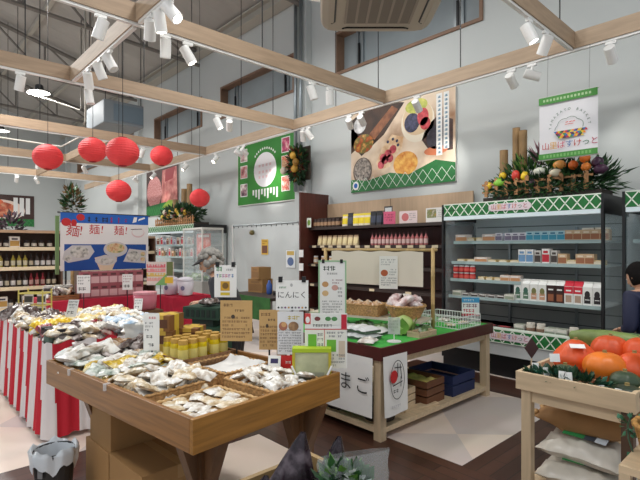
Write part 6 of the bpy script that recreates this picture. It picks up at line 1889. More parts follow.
# ================================================================ LEAVES, FLOWER AND VEGETABLE DISPLAYS
def leaves(mb, c, rad, n, L, W, mats, seed, up=0.3, squash=(1, 1, 1)):
    r_ = random.Random(seed)
    for i in range(n):
        d = Vector((r_.gauss(0, 1), r_.gauss(0, 1), r_.gauss(0, 1)))
        d.normalize()
        p = Vector(c) + Vector((d.x * rad[0], d.y * rad[1], d.z * rad[2])) * r_.uniform(0.55, 1.0)
        t = (d + Vector((0, 0, up)) + Vector((r_.uniform(-.5, .5), r_.uniform(-.5, .5), r_.uniform(-.4, .4)))).normalized()
        s_ = t.cross(Vector((r_.uniform(-1, 1), r_.uniform(-1, 1), 1))).normalized()
        nn = t.cross(s_)
        l, w_ = L * r_.uniform(0.6, 1.2), W * r_.uniform(0.7, 1.2)
        k = mb.mi(r_.choice(mats))
        a, b = mb.v(p), mb.v(p + t * l + nn * l * 0.1)
        m1, m2 = mb.v(p + t * l * 0.45 + s_ * w_ + nn * l * 0.12), mb.v(p + t * l * 0.45 - s_ * w_ + nn * l * 0.12)
        mb.face([a, m1, b], k)
        mb.face([a, b, m2], k)
def picket(label, loc, W, n, H, rz=0.0):
    r = thing('picket_fence', label, 'fence', loc, rz)
    PK = mat('picket_wood', (176, 128, 84), 0.6, var=0.15, scale=8, stretch=(5, 5, 1))
    for i in range(n):
        x = -W / 2 + W * (i + 0.5) / n
        mb = MB()
        h = H * (1 + 0.12 * math.sin(i * 2.1))
        mb.prism([(x - 0.022, 0), (x + 0.022, 0), (x + 0.022, h - 0.015), (x, h), (x - 0.022, h - 0.015)], -0.008, 0.008, PK)
        mb.done('picket', None, r)
    for z in (0.3, 0.75):
        MB().span((-W / 2, 0.009, H * z - 0.012), (W / 2, 0.02, H * z + 0.012), PK).done('rail', None, r)
    return r
# the display on the carton case
FX, FY, FZ = -2.25, 5.62, 2.045
r = thing('plant_display', 'bank of mixed green leaves on top of the carton case behind the hanging banner', 'plants', (FX, FY, FZ))
MB().span((-0.66, -0.16, 0), (0.66, 0.2, 0.06), C_(50, 40, 32)).done('planter_box', None, r)
mb = MB(); leaves(mb, (0, 0, 0.17), (0.72, 0.2, 0.14), 900, 0.1, 0.022, [LEAF, LEAFD, LEAFD], 3); mb.done('dark_foliage', None, r)
mb = MB(); leaves(mb, (0, -0.2, 0.1), (0.68, 0.06, 0.07), 420, 0.06, 0.016, [LEAFD, LEAFD, LEAF], 8); mb.done('front_foliage', None, r)
mb = MB(); leaves(mb, (-0.1, 0.08, 0.3), (0.45, 0.12, 0.22), 700, 0.13, 0.014, [LEAF, LEAFL, LEAF], 4, up=0.8); mb.done('upper_foliage', None, r)
mb = MB(); leaves(mb, (0.45, 0.05, 0.2), (0.35, 0.15, 0.2), 250, 0.16, 0.02, [LEAFD, LEAF], 5, up=0.5); mb.done('side_foliage', None, r)
mb = MB()
pl_ = mat('plume', (150, 110, 120), 0.7, var=0.2, scale=10)
leaves(mb, (0.02, 0.08, 0.5), (0.16, 0.06, 0.1), 70, 0.18, 0.016, [LEAFD, pl_], 6, up=1.2); mb.done('plume_foliage', None, r)
BT = mat('bamboo_brown', (150, 120, 80), 0.5, var=0.2, scale=6, stretch=(3, 3, 1))
for i, (x, y, h, rad) in enumerate(((-0.36, 0.1, 0.86, 0.045), (-0.25, 0.04, 0.8, 0.046), (-0.5, 0.06, 0.6, 0.05))):
    mb = MB()
    pr = []
    z = 0
    while z < h:
        pr += [(rad, z), (rad, min(h, z + 0.17)), (rad * 1.06, min(h, z + 0.175))]
        z += 0.18
    pr += [(rad * 0.8, h), (rad * 0.8, h - 0.03)]
    mb.lathe(pr, 14, BT)
    tag(mb.done('bamboo_post', None, None, (FX + x, FY + y, FZ + 0.061), smooth=False), 'brown bamboo post in the vegetable display, ' + ('tallest, at the back', 'second tallest, in front of the tallest', 'short and thick, away from the banner')[i], 'bamboo post')
picket('low wooden picket fence in front of the vegetable display on the carton case', (FX - 0.05, FY - 0.17, FZ + 0.07), 1.25, 10, 0.2)
def veg(name, label, loc, rad, m, wob=0.1, stem=None):
    r = thing(name, label, name.replace('_', ' '), loc, 0)
    MB().sph((0, 0, 0), rad, m, 14, 10, wob=wob, seed=len(label)).done('flesh', None, r, smooth=True)
    if stem:
        MB().cyl((0, 0, rad[2] * 0.9), (0.01, 0, rad[2] * 1.25), 0.012, 0.008, 6, stem).done('stem', None, r)
    return r
VG = [
 ('lettuce', 'bright green lettuce in the display on the carton case', -0.46, .22, (.075, .06, .055), (130, 190, 60)),
 ('yellow_pepper', 'yellow pepper beside the lettuce in the display', -0.6, .2, (.045, .045, .05), (226, 190, 50)),
 ('yellow_pepper', 'yellow pepper above the lettuce in the display', -0.44, .31, (.045, .045, .045), (222, 186, 40)),
 ('red_pepper', 'red pepper in the middle of the display on the carton case', -0.26, .29, (.05, .05, .065), (206, 60, 50)),
 ('yellow_pepper', 'yellow pepper beside the red pepper in the display', -0.15, .27, (.05, .05, .055), (232, 196, 40)),
 ('white_radish', 'white turnip in the middle of the display on the carton case', 0.0, .31, (.075, .06, .05), (226, 230, 214)),
 ('cauliflower', 'cream cauliflower under the orange gourd in the display', 0.19, .27, (.07, .06, .045), (232, 222, 196)),
 ('orange_gourd', 'orange gourd above the cauliflower in the display', 0.22, .36, (.07, .06, .05), (230, 160, 80)),
 ('orange_pepper', 'orange pepper highest under the banner in the display', 0.38, .47, (.05, .05, .045), (230, 170, 60)),
 ('persimmon', 'orange persimmon below the banner edge in the display', 0.48, .4, (.055, .05, .05), (222, 116, 40)),
 ('persimmon', 'orange persimmon behind the gourd in the display', 0.36, .34, (.05, .05, .05), (214, 104, 36)),
 ('persimmon', 'orange persimmon beside the dark eggplant in the display', 0.5, .3, (.05, .05, .045), (226, 130, 50)),
 ('eggplant', 'dark purple eggplant nearest the banner in the display', 0.6, .34, (.06, .05, .06), (60, 30, 56)),
 ('eggplant', 'dark purple eggplant below the persimmons in the display', 0.64, .26, (.07, .05, .05), (66, 34, 60)),
 ('eggplant', 'dark purple eggplant behind the pickets in the display', -0.06, .18, (.06, .05, .05), (70, 40, 60)),
]
for nm, lab, x, z, rad, c in VG:
    veg(nm, lab, (FX + x, FY - 0.135 + (0.04 if z > 0.3 else 0.0), FZ + z + 0.01), rad, mat('veg_%d_%d' % (c[0], c[1]), c, 0.4, var=0.1, scale=12), 0.15, LEAF)
# display on the far case
GX, GY, GZ = -11.35, 5.6, 2.045
r = thing('plant_display', 'bank of leaves with yellow and cream flowers on top of the far cold case', 'plants', (GX, GY, GZ))
MB().span((-1.1, -0.16, 0), (1.1, 0.2, 0.06), C_(50, 40, 32)).done('planter_box', None, r)
mb = MB(); leaves(mb, (0, 0, 0.27), (1.2, 0.2, 0.24), 900, 0.16, 0.03, [LEAF, LEAFD, LEAFD], 13); mb.done('foliage', None, r)
for i in range(12):
    x = -0.7 + i * 0.115
    c = ((226, 200, 70), (232, 222, 196), (120, 60, 60), (214, 170, 60))[i % 4]
    veg('flower_head', '%s flower head in the far display, %s towards the vinyl curtain' % (('yellow', 'cream', 'dark red', 'orange-yellow')[i % 4], ORD[i]), (GX + x, GY - 0.16, GZ + 0.25 + 0.06 * ((i * 5) % 3)), (.06, .05, .07), C_(*c), 0.2)
for i, (x, h) in enumerate(((0.0, 0.9), (0.3, 1.0), (-0.5, 0.66))):
    tag(MB().lathe([(0.07, 0), (0.07, 0.3), (0.075, 0.31), (0.07, 0.32), (0.07, h), (0.055, h), (0.055, h - 0.04)], 12, BT).done('bamboo_post', None, None, (GX + x, GY + 0.1, GZ + 0.061)), 'bamboo post in the display on the far cold case, ' + ('behind the lantern', 'tallest of three', 'shortest of three')[i], 'bamboo post')
picket('low wooden fence along the display on the far cold case', (GX, GY - 0.2, GZ + 0.005), 2.2, 20, 0.2)
# wall arrangement beside the green poster
r = thing('wall_arrangement', 'arrangement of leaves and yellow fruit hanging beside the green poster', 'plants', (-7.0, 5.98, 3.1))
MB().span((-0.25, 0.0, -0.3), (0.25, 0.03, 0.35), C_(60, 50, 40)).done('backing_board', None, r)
mb = MB(); leaves(mb, (0, -0.1, 0), (0.24, 0.1, 0.36), 420, 0.12, 0.025, [LEAF, LEAFD, LEAFD], 23, up=0.1); mb.done('foliage', None, r)
mb = MB(); leaves(mb, (0, -0.14, 0.02), (0.16, 0.08, 0.3), 90, 0.14, 0.03, [C_(110, 40, 30), C_(130, 90, 40)], 24, up=0.1); mb.done('dry_foliage', None, r)
for i, (x, z, c) in enumerate(((0.02, 0.16, (206, 160, 60)), (0.06, -0.1, (196, 150, 60)), (-0.28, -0.1, (220, 206, 190)), (0.1, 0.02, (150, 110, 40)))):
    o = MB().sph((x, -0.22, z), (0.075, 0.06, 0.075), C_(*c), 12, 8, wob=0.15).done('fruit', None, r, smooth=True)
# dark plant and brown hanging beside the noodle poster
r = thing('plant_display', 'tall dark plant with dry stalks behind the edge of the noodle poster', 'plants', (-13.4, 3.6, 0))
MB().lathe([(0.2, 0), (0.26, 0.5), (0.22, 0.5)], 16, C_(90, 70, 56)).done('pot', None, r)
MB().cyl((0, 0, 0.45), (0, 0, 2.3), 0.05, n=8, m=BT).done('trunk', None, r)
mb = MB(); leaves(mb, (0, 0, 2.55), (0.2, 0.2, 0.6), 300, 0.2, 0.04, [LEAFD, LEAF, C_(110, 84, 50)], 33); mb.done('foliage', None, r)
r = thing('plant_display', 'dark dried plant above the shelf by the soup poster', 'plants', (-15.6, 2.6, 0))
MB().lathe([(0.22, 0), (0.28, 1.2), (0.24, 1.2)], 16, C_(70, 56, 50)).done('tall_pot', None, r)
mb = MB(); leaves(mb, (0, 0, 1.9), (0.3, 0.3, 0.5), 240, 0.2, 0.045, [C_(60, 40, 52), C_(44, 34, 40), C_(90, 70, 80)], 34); mb.done('foliage', None, r)

# ================================================================ PUMPKIN STAND
r = thing('produce_stand', 'pale wooden produce stand filled with pumpkins at the aisle', 'stand', (-0.9, 3.15, 0))
PX0, PX1, PY0, PY1 = -0.3, 0.28, -0.53, 0.55
MB().span((PX0, PY0, 0.7), (PX1, PY0 + 0.022, 0.8), PALE).done('rim_board', None, r, bevel=0.002)
MB().span((PX0, PY1 - 0.022, 0.7), (PX1, PY1, 0.8), PALE).done('rim_board', None, r, bevel=0.002)
MB().span((PX0, PY0 + 0.023, 0.7), (PX0 + 0.022, PY1 - 0.023, 0.8), PALE).done('rim_board', None, r, bevel=0.002)
MB().span((PX1 - 0.022, PY0 + 0.023, 0.7), (PX1, PY1 - 0.023, 0.8), PALE).done('rim_board', None, r, bevel=0.002)
MB().span((PX0 + 0.023, PY0 + 0.023, 0.705), (PX1 - 0.023, PY1 - 0.023, 0.72), PALE).done('tray_bottom', None, r)
for x in (PX0 + 0.05, PX1 - 0.04):
    for y in (PY0 + 0.045, PY1 - 0.045):
        MB().span((x - 0.026, y - 0.026, 0), (x + 0.026, y + 0.026, 0.699), PALEV if x < 0 else mat('stand_shaded_leg', (84, 60, 44), 0.5)).done('leg', None, r)  # the dark wood legs also carry shade in their colour
MB().span((PX0 + 0.077, PY0 + 0.03, 0.635), (PX1 - 0.067, PY0 + 0.06, 0.699), PALE).done('apron', None, r)
MB().span((PX0 + 0.03, PY0 + 0.03, 0.15), (PX1 - 0.03, PY1 - 0.03, 0.18), PALE).done('lower_shelf', None, r)
def pumpkin(label, loc, rad, col, ribs=9, tilt=0.0, tall=0.0, rz=0.0, name='pumpkin'):
    r = thing(name, label, 'pumpkin', loc, rz)
    r.rotation_euler = (tilt, 0, rz)
    mb = MB()
    m = mat('pumpkin_%d_%d_%d' % col, col, 0.42, var=0.14, scale=7)
    def fn(u, v):
        t, p = PI * v, 2 * PI * u
        f = 1 - 0.07 * abs(math.cos(p * ribs / 2)) ** 3 * math.sin(t)
        rr_ = math.sin(t) ** 0.85 * f
        z = -math.cos(t) * rad[2]
        if tall and z > 0:
            rr_ *= 1 - tall * (z / rad[2])
        return (rr_ * math.cos(p) * rad[0], rr_ * math.sin(p) * rad[1], z + rad[2])
    mb.surf(fn, 40, 16, m, closed_u=True)
    mb.done('flesh', None, r, smooth=True)
    MB().lathe([(0.016, 0), (0.01, 0.012), (0.011, 0.02)], 8, C_(150, 130, 80), c=(0, 0, 2 * rad[2] - 0.008)).done('stem', None, r)
    return r
OR = (222, 84, 30)
OR2 = (232, 122, 30)
PZ = 0.74
pumpkin('large red-orange pumpkin nearest the cold case corner of the stand', (-1.02, 3.02, PZ), (0.13, 0.115, 0.105), OR, tall=0.4, rz=0.5)
pumpkin('bright orange pumpkin in the middle of the stand front', (-0.84, 2.93, PZ + 0.02), (0.115, 0.105, 0.078), OR2, rz=1.0)
pumpkin('red-orange pumpkin behind the bright orange pumpkin', (-0.9, 3.25, PZ + 0.03), (0.11, 0.1, 0.095), (214, 84, 34), rz=0.2)
pumpkin('red-orange pumpkin nearest the wooden upright', (-0.72, 3.02, PZ), (0.105, 0.1, 0.09), OR, rz=0.7, tall=0.2)
pumpkin('red-orange pumpkin at the back beside the wooden upright', (-0.74, 3.24, PZ + 0.03), (0.1, 0.1, 0.1), OR, rz=0.4)
DGN = (58, 76, 54)
pumpkin('dark green pumpkin lying on its side near the stand corner', (-0.72, 2.84, PZ + 0.0), (0.075, 0.07, 0.055), DGN, rz=0.7)
pumpkin('flat dark green pumpkin with a white tag at the stand corner', (-0.68, 2.72, PZ), (0.075, 0.07, 0.035), (44, 58, 44), rz=0.2)
pumpkin('dark green pumpkin behind the hanging leaves at the stand front', (-1.0, 2.8, PZ), (0.075, 0.07, 0.05), (62, 84, 62), rz=0.3)
def marrow(label, loc, rz, col, L=0.22):
    r = thing('long_squash', label, 'squash', loc, rz)
    mb = MB()
    mb.M = Matrix.Rotation(PI / 2, 4, 'Y')
    mb.lathe([(0.01, -L), (0.03, -L * 0.95), (0.05, -L * 0.6), (0.058, 0), (0.05, L * 0.5), (0.03, L * 0.92), (0.01, L)], 16, mat('squash_%d' % col[0], col, 0.45, var=0.25, scale=9, stretch=(1, 1, 1)))
    mb.done('flesh', None, r, smooth=True)
    MB().cyl((L, 0, 0), (L + 0.03, 0, 0), 0.01, n=6, m=C_(150, 140, 90)).done('stem', None, r)
    return r
marrow('long pale green squash lying at the back of the pumpkin stand', (-0.98, 3.46, PZ + 0.16), 0.2, (120, 140, 76))
marrow('long dark green squash lying at the back of the pumpkin stand', (-0.84, 3.52, PZ + 0.15), -0.1, (84, 110, 66))
marrow('long dark green squash lying under the pale one in the stand', (-1.0, 3.55, PZ + 0.06), 0.4, (74, 100, 60), 0.16)
# leaf garland along the front rim, with small white tags
r = thing('leaf_garland', 'garland of dark green leaves inside the front rim of the pumpkin stand', 'garland', (-0.95, 2.7, 0.76))
mb = MB(); leaves(mb, (0, 0, 0.02), (0.24, 0.045, 0.045), 420, 0.045, 0.014, [LEAFD, mat('leaf_bluegreen', (34, 84, 64), 0.5, var=0.3, scale=20)], 43); mb.done('foliage', None, r)
for i, (x, y, z, a) in enumerate(((-1.12, 2.7, 0.8, 0.2), (-1.05, 2.68, 0.79, 0.5), (-0.965, 2.66, 0.79, -0.2), (-0.93, 2.66, 0.79, 0.2), (-0.78, 2.68, 0.75, 0.3), (-1.03, 2.74, 0.86, 0.3))):
    card_sign('price_tag', 'small white tag in the pumpkin stand, ' + ('nearest the outer corner of the garland', 'second along the garland', 'third along the garland', 'fourth along the garland', 'leaning on the side-lying green pumpkin', 'on a stick above the garland')[i], 'price tag', (x, y, z), a + 0.5, 0.035 if i < 5 else 0.055, 0.045, PAPER, None, tilt=-0.25)
r = thing('price_tag', 'white tag lying on the flat dark green pumpkin', 'price tag', (-0.68, 2.7, 0.794), 0.4)
MB().span((-0.05, -0.03, 0), (0.05, 0.03, 0.003), PAPER).done('card', None, r)
r = thing('price_tag', 'white tag lying on the large red-orange pumpkin', 'price tag', (-0.985, 2.945, 0.925), 0.6)
mb = MB(); mb.box((0, 0, 0), (0.08, 0.035, 0.003), PAPER, rx=0.5); mb.done('card', None, r)
# diamond marker on a stick
r = thing('diamond_marker', 'small dark diamond marker on a stick at the corner of the pumpkin stand', 'marker', (-1.17, 2.76, 0.722), 0.8)
mb = MB(); mb.prism([(0, 0.13), (0.04, 0.19), (0, 0.25), (-0.04, 0.19)], -0.004, 0.004, C_(60, 34, 34)); mb.done('diamond', None, r)
MB().cyl((0, 0, 0), (0, 0, 0.13), 0.004, n=6, m=PALE).done('stick', None, r)
# upright wooden sign post on the stand edge
r = thing('wooden_upright', 'pale yellow wooden upright standing at the back corner of the pumpkin stand', 'upright', (-0.64, 2.95, 0.722), 0.4)
MB().span((-0.022, -0.015, 0), (0.022, 0.015, 0.42), C_(206, 190, 130)).done('post', None, r, bevel=0.002)
MB().span((0.024, -0.01, 0.1), (0.1, 0.0, 0.44), C_(216, 206, 170)).done('board', None, r)
# lower shelf of the stand: rice bags and kraft sack
RICE = mat('rice_bag', (214, 208, 196), 0.3, var=0.06, scale=12, bump=0.1)
def rice(label, loc, rz, s):
    r = thing('rice_bag', label, 'bag', loc, rz)
    o = bag_mesh(0.3, 0.46, 0.14, RICE, s)
    o.done('sack', None, r, smooth=True)
    def top(x, y):
        e = max(0, 1 - abs(x / 0.15) ** 3.2) * max(0, 1 - abs(y / 0.23) ** 4.3)
        return 0.05 + 0.1 * e ** 0.5
    mb = MB()
    mb.surf(lambda u, v: (-0.152 + 0.155 * 0, -0.1 + 0.24 * u, 0.02 + v * 0.06) if False else ((u - 0.5) * 0.2, -0.1 + 0.22 * v, top((u - 0.5) * 0.2, -0.1 + 0.22 * v) + 0.016), 10, 8, C_(40, 130, 70), mfn=lambda i, j: C_(40, 130, 70) if j < 4 else C_(60, 66, 76) if j < 6 else C_(210, 222, 232))
    mb.done('printed_panel', None, r, smooth=True)
    return r
rice('clear and green printed rice bag, lower of two on the stand shelf', (-0.9, 2.84, 0.181), -1.57 + 0.05, 101)
rice('clear and green printed rice bag, upper of two on the stand shelf', (-0.9, 2.86, 0.315), -1.57 - 0.05, 102)
SACK = mat('kraft_sack', (158, 118, 74), 0.8, var=0.1, scale=6)
r = thing('kraft_sack', 'brown kraft paper sack lying over the rice bags on the stand shelf', 'sack', (-0.93, 3.0, 0.46), 0.0)
mb = MB()
def sack_fn(u, v):
    t = 2 * PI * v
    a = u * 2 - 1
    n_ = noise.noise(Vector((a * 3, math.cos(t), math.sin(t))))
    th = 0.1 * (0.12 + 0.88 * min(1, u * 2.6)) * (1 - 0.75 * max(0, a) ** 6)
    return (a * 0.25 + 0.01 * n_, 0.22 * math.cos(t) * (1 + 0.06 * n_), 0.055 + th * math.copysign(abs(math.sin(t)) ** 0.7, math.sin(t)) + 0.05 * max(0, a + 0.3) * 0.5 + 0.012 * n_)
mb.surf(sack_fn, 22, 28, SACK)
mb.done('paper', None, r, smooth=True)
mb = MB()
mb.tube([(-0.25 + 0.012 * math.sin(q * 1.3), -0.2 + q * 0.02, 0.055 + 0.012 * math.sin(q * 0.9)) for q in range(21)], 0.014, 8, C_(186, 146, 96))
mb.done('crimped_mouth', None, r, smooth=True)
# side stool with wicker basket
r = thing('wooden_stool', 'pale wooden stool beside the pumpkin stand holding a wicker basket', 'stool', (-0.36, 2.36, 0))
MB().span((-0.22, -0.16, 0.58), (0.22, 0.16, 0.61), PALE).done('seat', None, r)
for sx in (-1, 1):
    for sy in (-1, 1):
        MB().span((sx * 0.2 - 0.02, sy * 0.14 - 0.02, 0), (sx * 0.2 + 0.02, sy * 0.14 + 0.02, 0.58), PALEV).done('leg', None, r)
MB().span((-0.179, -0.155, 0.3), (0.179, -0.13, 0.5), PALE).done('front_panel', None, r)
GOLDW = mat('wicker_gold', (170, 124, 62), 0.6, var=0.3, scale=60)
b_ = basket('golden wicker basket on the stool beside the pumpkin stand', (-0.42, 2.34, 0.611), 0.1, 0.14, 0.15, GOLDW)
mb = MB(); leaves(mb, (0, 0, 0.1), (0.1, 0.1, 0.03), 120, 0.05, 0.015, [C_(120, 110, 70), C_(90, 70, 46)], 51); mb.done('dry_filling', None, b_)
r = thing('ivy_sprig', 'trailing green ivy sprig beside the golden wicker basket', 'ivy', (-0.6, 2.48, 0.70))
IV = mat('ivy_leaf', (54, 116, 86), 0.5, var=0.3, scale=20)
MB().tube([(0, 0, 0.05), (-0.01, -0.03, 0.0), (0.0, -0.06, -0.05), (0.03, -0.1, -0.1), (0.06, -0.12, -0.16)], 0.004, 6, LEAFD).done('stem', None, r)
mb = MB(); leaves(mb, (0.0, -0.03, 0.0), (0.035, 0.035, 0.05), 34, 0.032, 0.015, [IV, LEAF], 52); leaves(mb, (0.05, -0.1, -0.12), (0.03, 0.02, 0.03), 14, 0.032, 0.014, [IV], 53); mb.done('foliage', None, r)

# ================================================================ NEAREST CRATE WITH BAGGED PRODUCE
r = thing('produce_crate', 'wooden crate of bagged produce closest to the camera', 'crate', (-1.03, 0.89, 0))
MB().span((-0.345, -0.35, 0.5), (0.345, 0.33, 0.515), C_(110, 88, 60)).done('bottom', None, r)
CR = mat('crate_edge', (150, 124, 84), 0.5, var=0.12, scale=6)
for a, b in (((-0.345, -0.35, 0.516), (-0.325, 0.33, 0.7)), ((0.325, -0.35, 0.516), (0.345, 0.33, 0.7)), ((-0.324, 0.31, 0.516), (0.324, 0.33, 0.7)), ((-0.324, -0.35, 0.516), (0.324, -0.33, 0.7))):
    MB().span(a, b, CR).done('side_board', None, r)
for sx in (-1, 1):
    for sy in (-1, 1):
        MB().span((sx * 0.3 - 0.025, sy * 0.28 - 0.025, 0), (sx * 0.3 + 0.025, sy * 0.28 + 0.025, 0.499), CR).done('leg', None, r)
BLK = mat('dark_film', (40, 32, 36), 0.2, ramp=[(20, 16, 20), (46, 34, 42), (104, 92, 100)], scale=20, bump=0.4)
BLKC = mat('dark_film_contents', (84, 70, 76), 0.4, var=0.3, scale=12)
def dark_bag(label, loc, rz, W, H, s):
    """standing film bag gathered up to a peak"""
    r = thing('produce_bag', label, 'bag', loc, rz)
    S = Vector((s * 3.7, 0, 0))
    def fn(u, v):
        t = 2 * PI * u
        n_ = noise.noise(Vector((math.cos(t) * 1.5, math.sin(t) * 1.5, v * 3)) + S)
        th = 0.065 * (1 - v ** 2) + 0.003
        wf = 1 - 0.93 * max(0, (v - 0.3) / 0.7) ** 1.15
        return (W / 2 * math.copysign(abs(math.cos(t)) ** 0.7, math.cos(t)) * wf + W * 0.22 * v * v + 0.014 * n_ * (1 - v), th * math.sin(t) + 0.014 * n_, H * v)
    mb = MB(); mb.surf(fn, 32, 14, BLK, closed_u=True); mb.done('film', None, r, smooth=True)
    mb = MB()
    for i in range(5):
        mb.sph(((i - 2) * W * 0.16, 0.0, 0.05 + 0.03 * (i % 2)), (0.03, 0.035, 0.05), C_(60, 34, 60), 10, 8)
    mb.done('eggplant_filling', None, r, smooth=True)
    return r
dark_bag('dark plastic produce bag at the back corner of the nearest crate', (-1.235, 1.0, 0.517), 0.8, 0.22, 0.36, 1)
dark_bag('dark plastic produce bag next to the clear salad bag', (-1.14, 1.09, 0.517), 0.7, 0.18, 0.35, 2)
dark_bag('dark plastic produce bag at the front of the nearest crate', (-1.22, 0.84, 0.517), 0.8, 0.2, 0.27, 3)
def clear_bag(label, loc, rz):
    r = thing('produce_bag', label, 'bag', loc, rz)
    mb = MB()
    def fn(u, v):
        t = 2 * PI * u
        n_ = noise.noise(Vector((math.cos(t) * 2, math.sin(t) * 2, v * 4)))
        return ((0.085 + 0.03 * v) * math.cos(t) + 0.015 * n_, (0.05 * (1 - 0.6 * v)) * math.sin(t) + 0.012 * n_, 0.23 * v + 0.02 * math.cos(t) * v)
    mb.surf(fn, 28, 12, mat('clear_film', (226, 232, 234), 0.08, alpha=0.2, bump=0.5, scale=18), closed_u=True)
    mb.done('film', None, r, smooth=True)
    mb = MB(); leaves(mb, (-0.03, 0, 0.12), (0.07, 0.04, 0.08), 220, 0.05, 0.018, [LEAF, LEAFL, LEAFD], 61); mb.done('greens', None, r)
    MB().sph((-0.07, -0.02, 0.07), 0.032, C_(196, 34, 40), 12, 8).done('tomato', None, r, smooth=True)
    MB().sph((0.06, -0.02, 0.1), (0.03, 0.028, 0.035), C_(170, 190, 90), 12, 8).done('lime', None, r, smooth=True)
    MB().sph((0.095, -0.02, 0.09), (0.032, 0.03, 0.05), C_(34, 44, 40), 12, 8).done('cucumber_end', None, r, smooth=True)
    MB().sph((0.02, 0.01, 0.14), (0.05, 0.02, 0.04), C_(226, 232, 226), 12, 8, wob=0.3).done('white_label', None, r, smooth=True)
    return r
clear_bag('clear bag of salad vegetables with a tomato in the nearest crate', (-1.03, 1.1, 0.61), 0.75)
clear_bag('second clear bag of vegetables in front of the first in the nearest crate', (-0.94, 0.92, 0.56), 0.6)
# ================================================================ PEOPLE
def skin_mesh(pts, edges, rad, sub=2):
    me = bpy.data.meshes.new('skel')
    me.from_pydata([tuple(p) for p in pts], edges, [])
    o = bpy.data.objects.new('skel', me)
    COL.objects.link(o)
    m = o.modifiers.new('s', 'SKIN')
    m.use_smooth_shade = True
    for i, v in enumerate(me.skin_vertices[0].data):
        v.radius = rad[i] if hasattr(rad[i], '__len__') else (rad[i], rad[i])
        v.use_root = (i == 0)
    s_ = o.modifiers.new('d', 'SUBSURF')
    s_.levels = sub
    s_.render_levels = sub
    bpy.context.view_layer.update()
    res = bpy.data.meshes.new_from_object(o.evaluated_get(bpy.context.evaluated_depsgraph_get()))
    bpy.data.objects.remove(o)
    return res
def add_mesh(mb, me, m, T=None):
    k = mb.mi(m)
    vs = [mb.v((T @ v.co) if T else v.co) for v in me.vertices]
    for p in me.polygons:
        mb.face([vs[i] for i in p.vertices], k)
SKIN = mat('skin', (206, 160, 132), 0.5, var=0.04, scale=10)
SKIND = mat('skin_lip', (176, 104, 94), 0.5)
def hand(mb, wrist, d, palm_n, m, side):
    """palm and five bent fingers from WRIST along d; palm_n: where the palm faces"""
    d = Vector(d).normalized()
    pn = (Vector(palm_n) - d * Vector(palm_n).dot(d)).normalized()
    s_ = d.cross(pn) * side
    w = Vector(wrist)
    pts, ed, rad = [w, w + d * 0.035, w + d * 0.075], [(0, 1), (1, 2)], [(0.025, 0.018), (0.036, 0.016), (0.038, 0.014)]
    add_mesh(mb, skin_mesh(pts, ed, rad, 2), m)
    for i, L in enumerate((0.066, 0.075, 0.07, 0.055)):
        b = w + d * 0.078 + s_ * (0.027 - i * 0.018)
        p = [b - d * 0.02, b + d * L * 0.42 + pn * 0.006, b + d * L * 0.72 + pn * 0.02, b + d * L * 0.86 + pn * 0.038]
        add_mesh(mb, skin_mesh(p, [(0, 1), (1, 2), (2, 3)], [0.0088, 0.0085, 0.008, 0.007], 1), m)
    b = w + d * 0.03 + s_ * 0.03
    add_mesh(mb, skin_mesh([b, b + s_ * 0.025 + d * 0.02 + pn * 0.008, b + s_ * 0.034 + d * 0.045 + pn * 0.018], [(0, 1), (1, 2)], [0.012, 0.01, 0.008], 1), m)
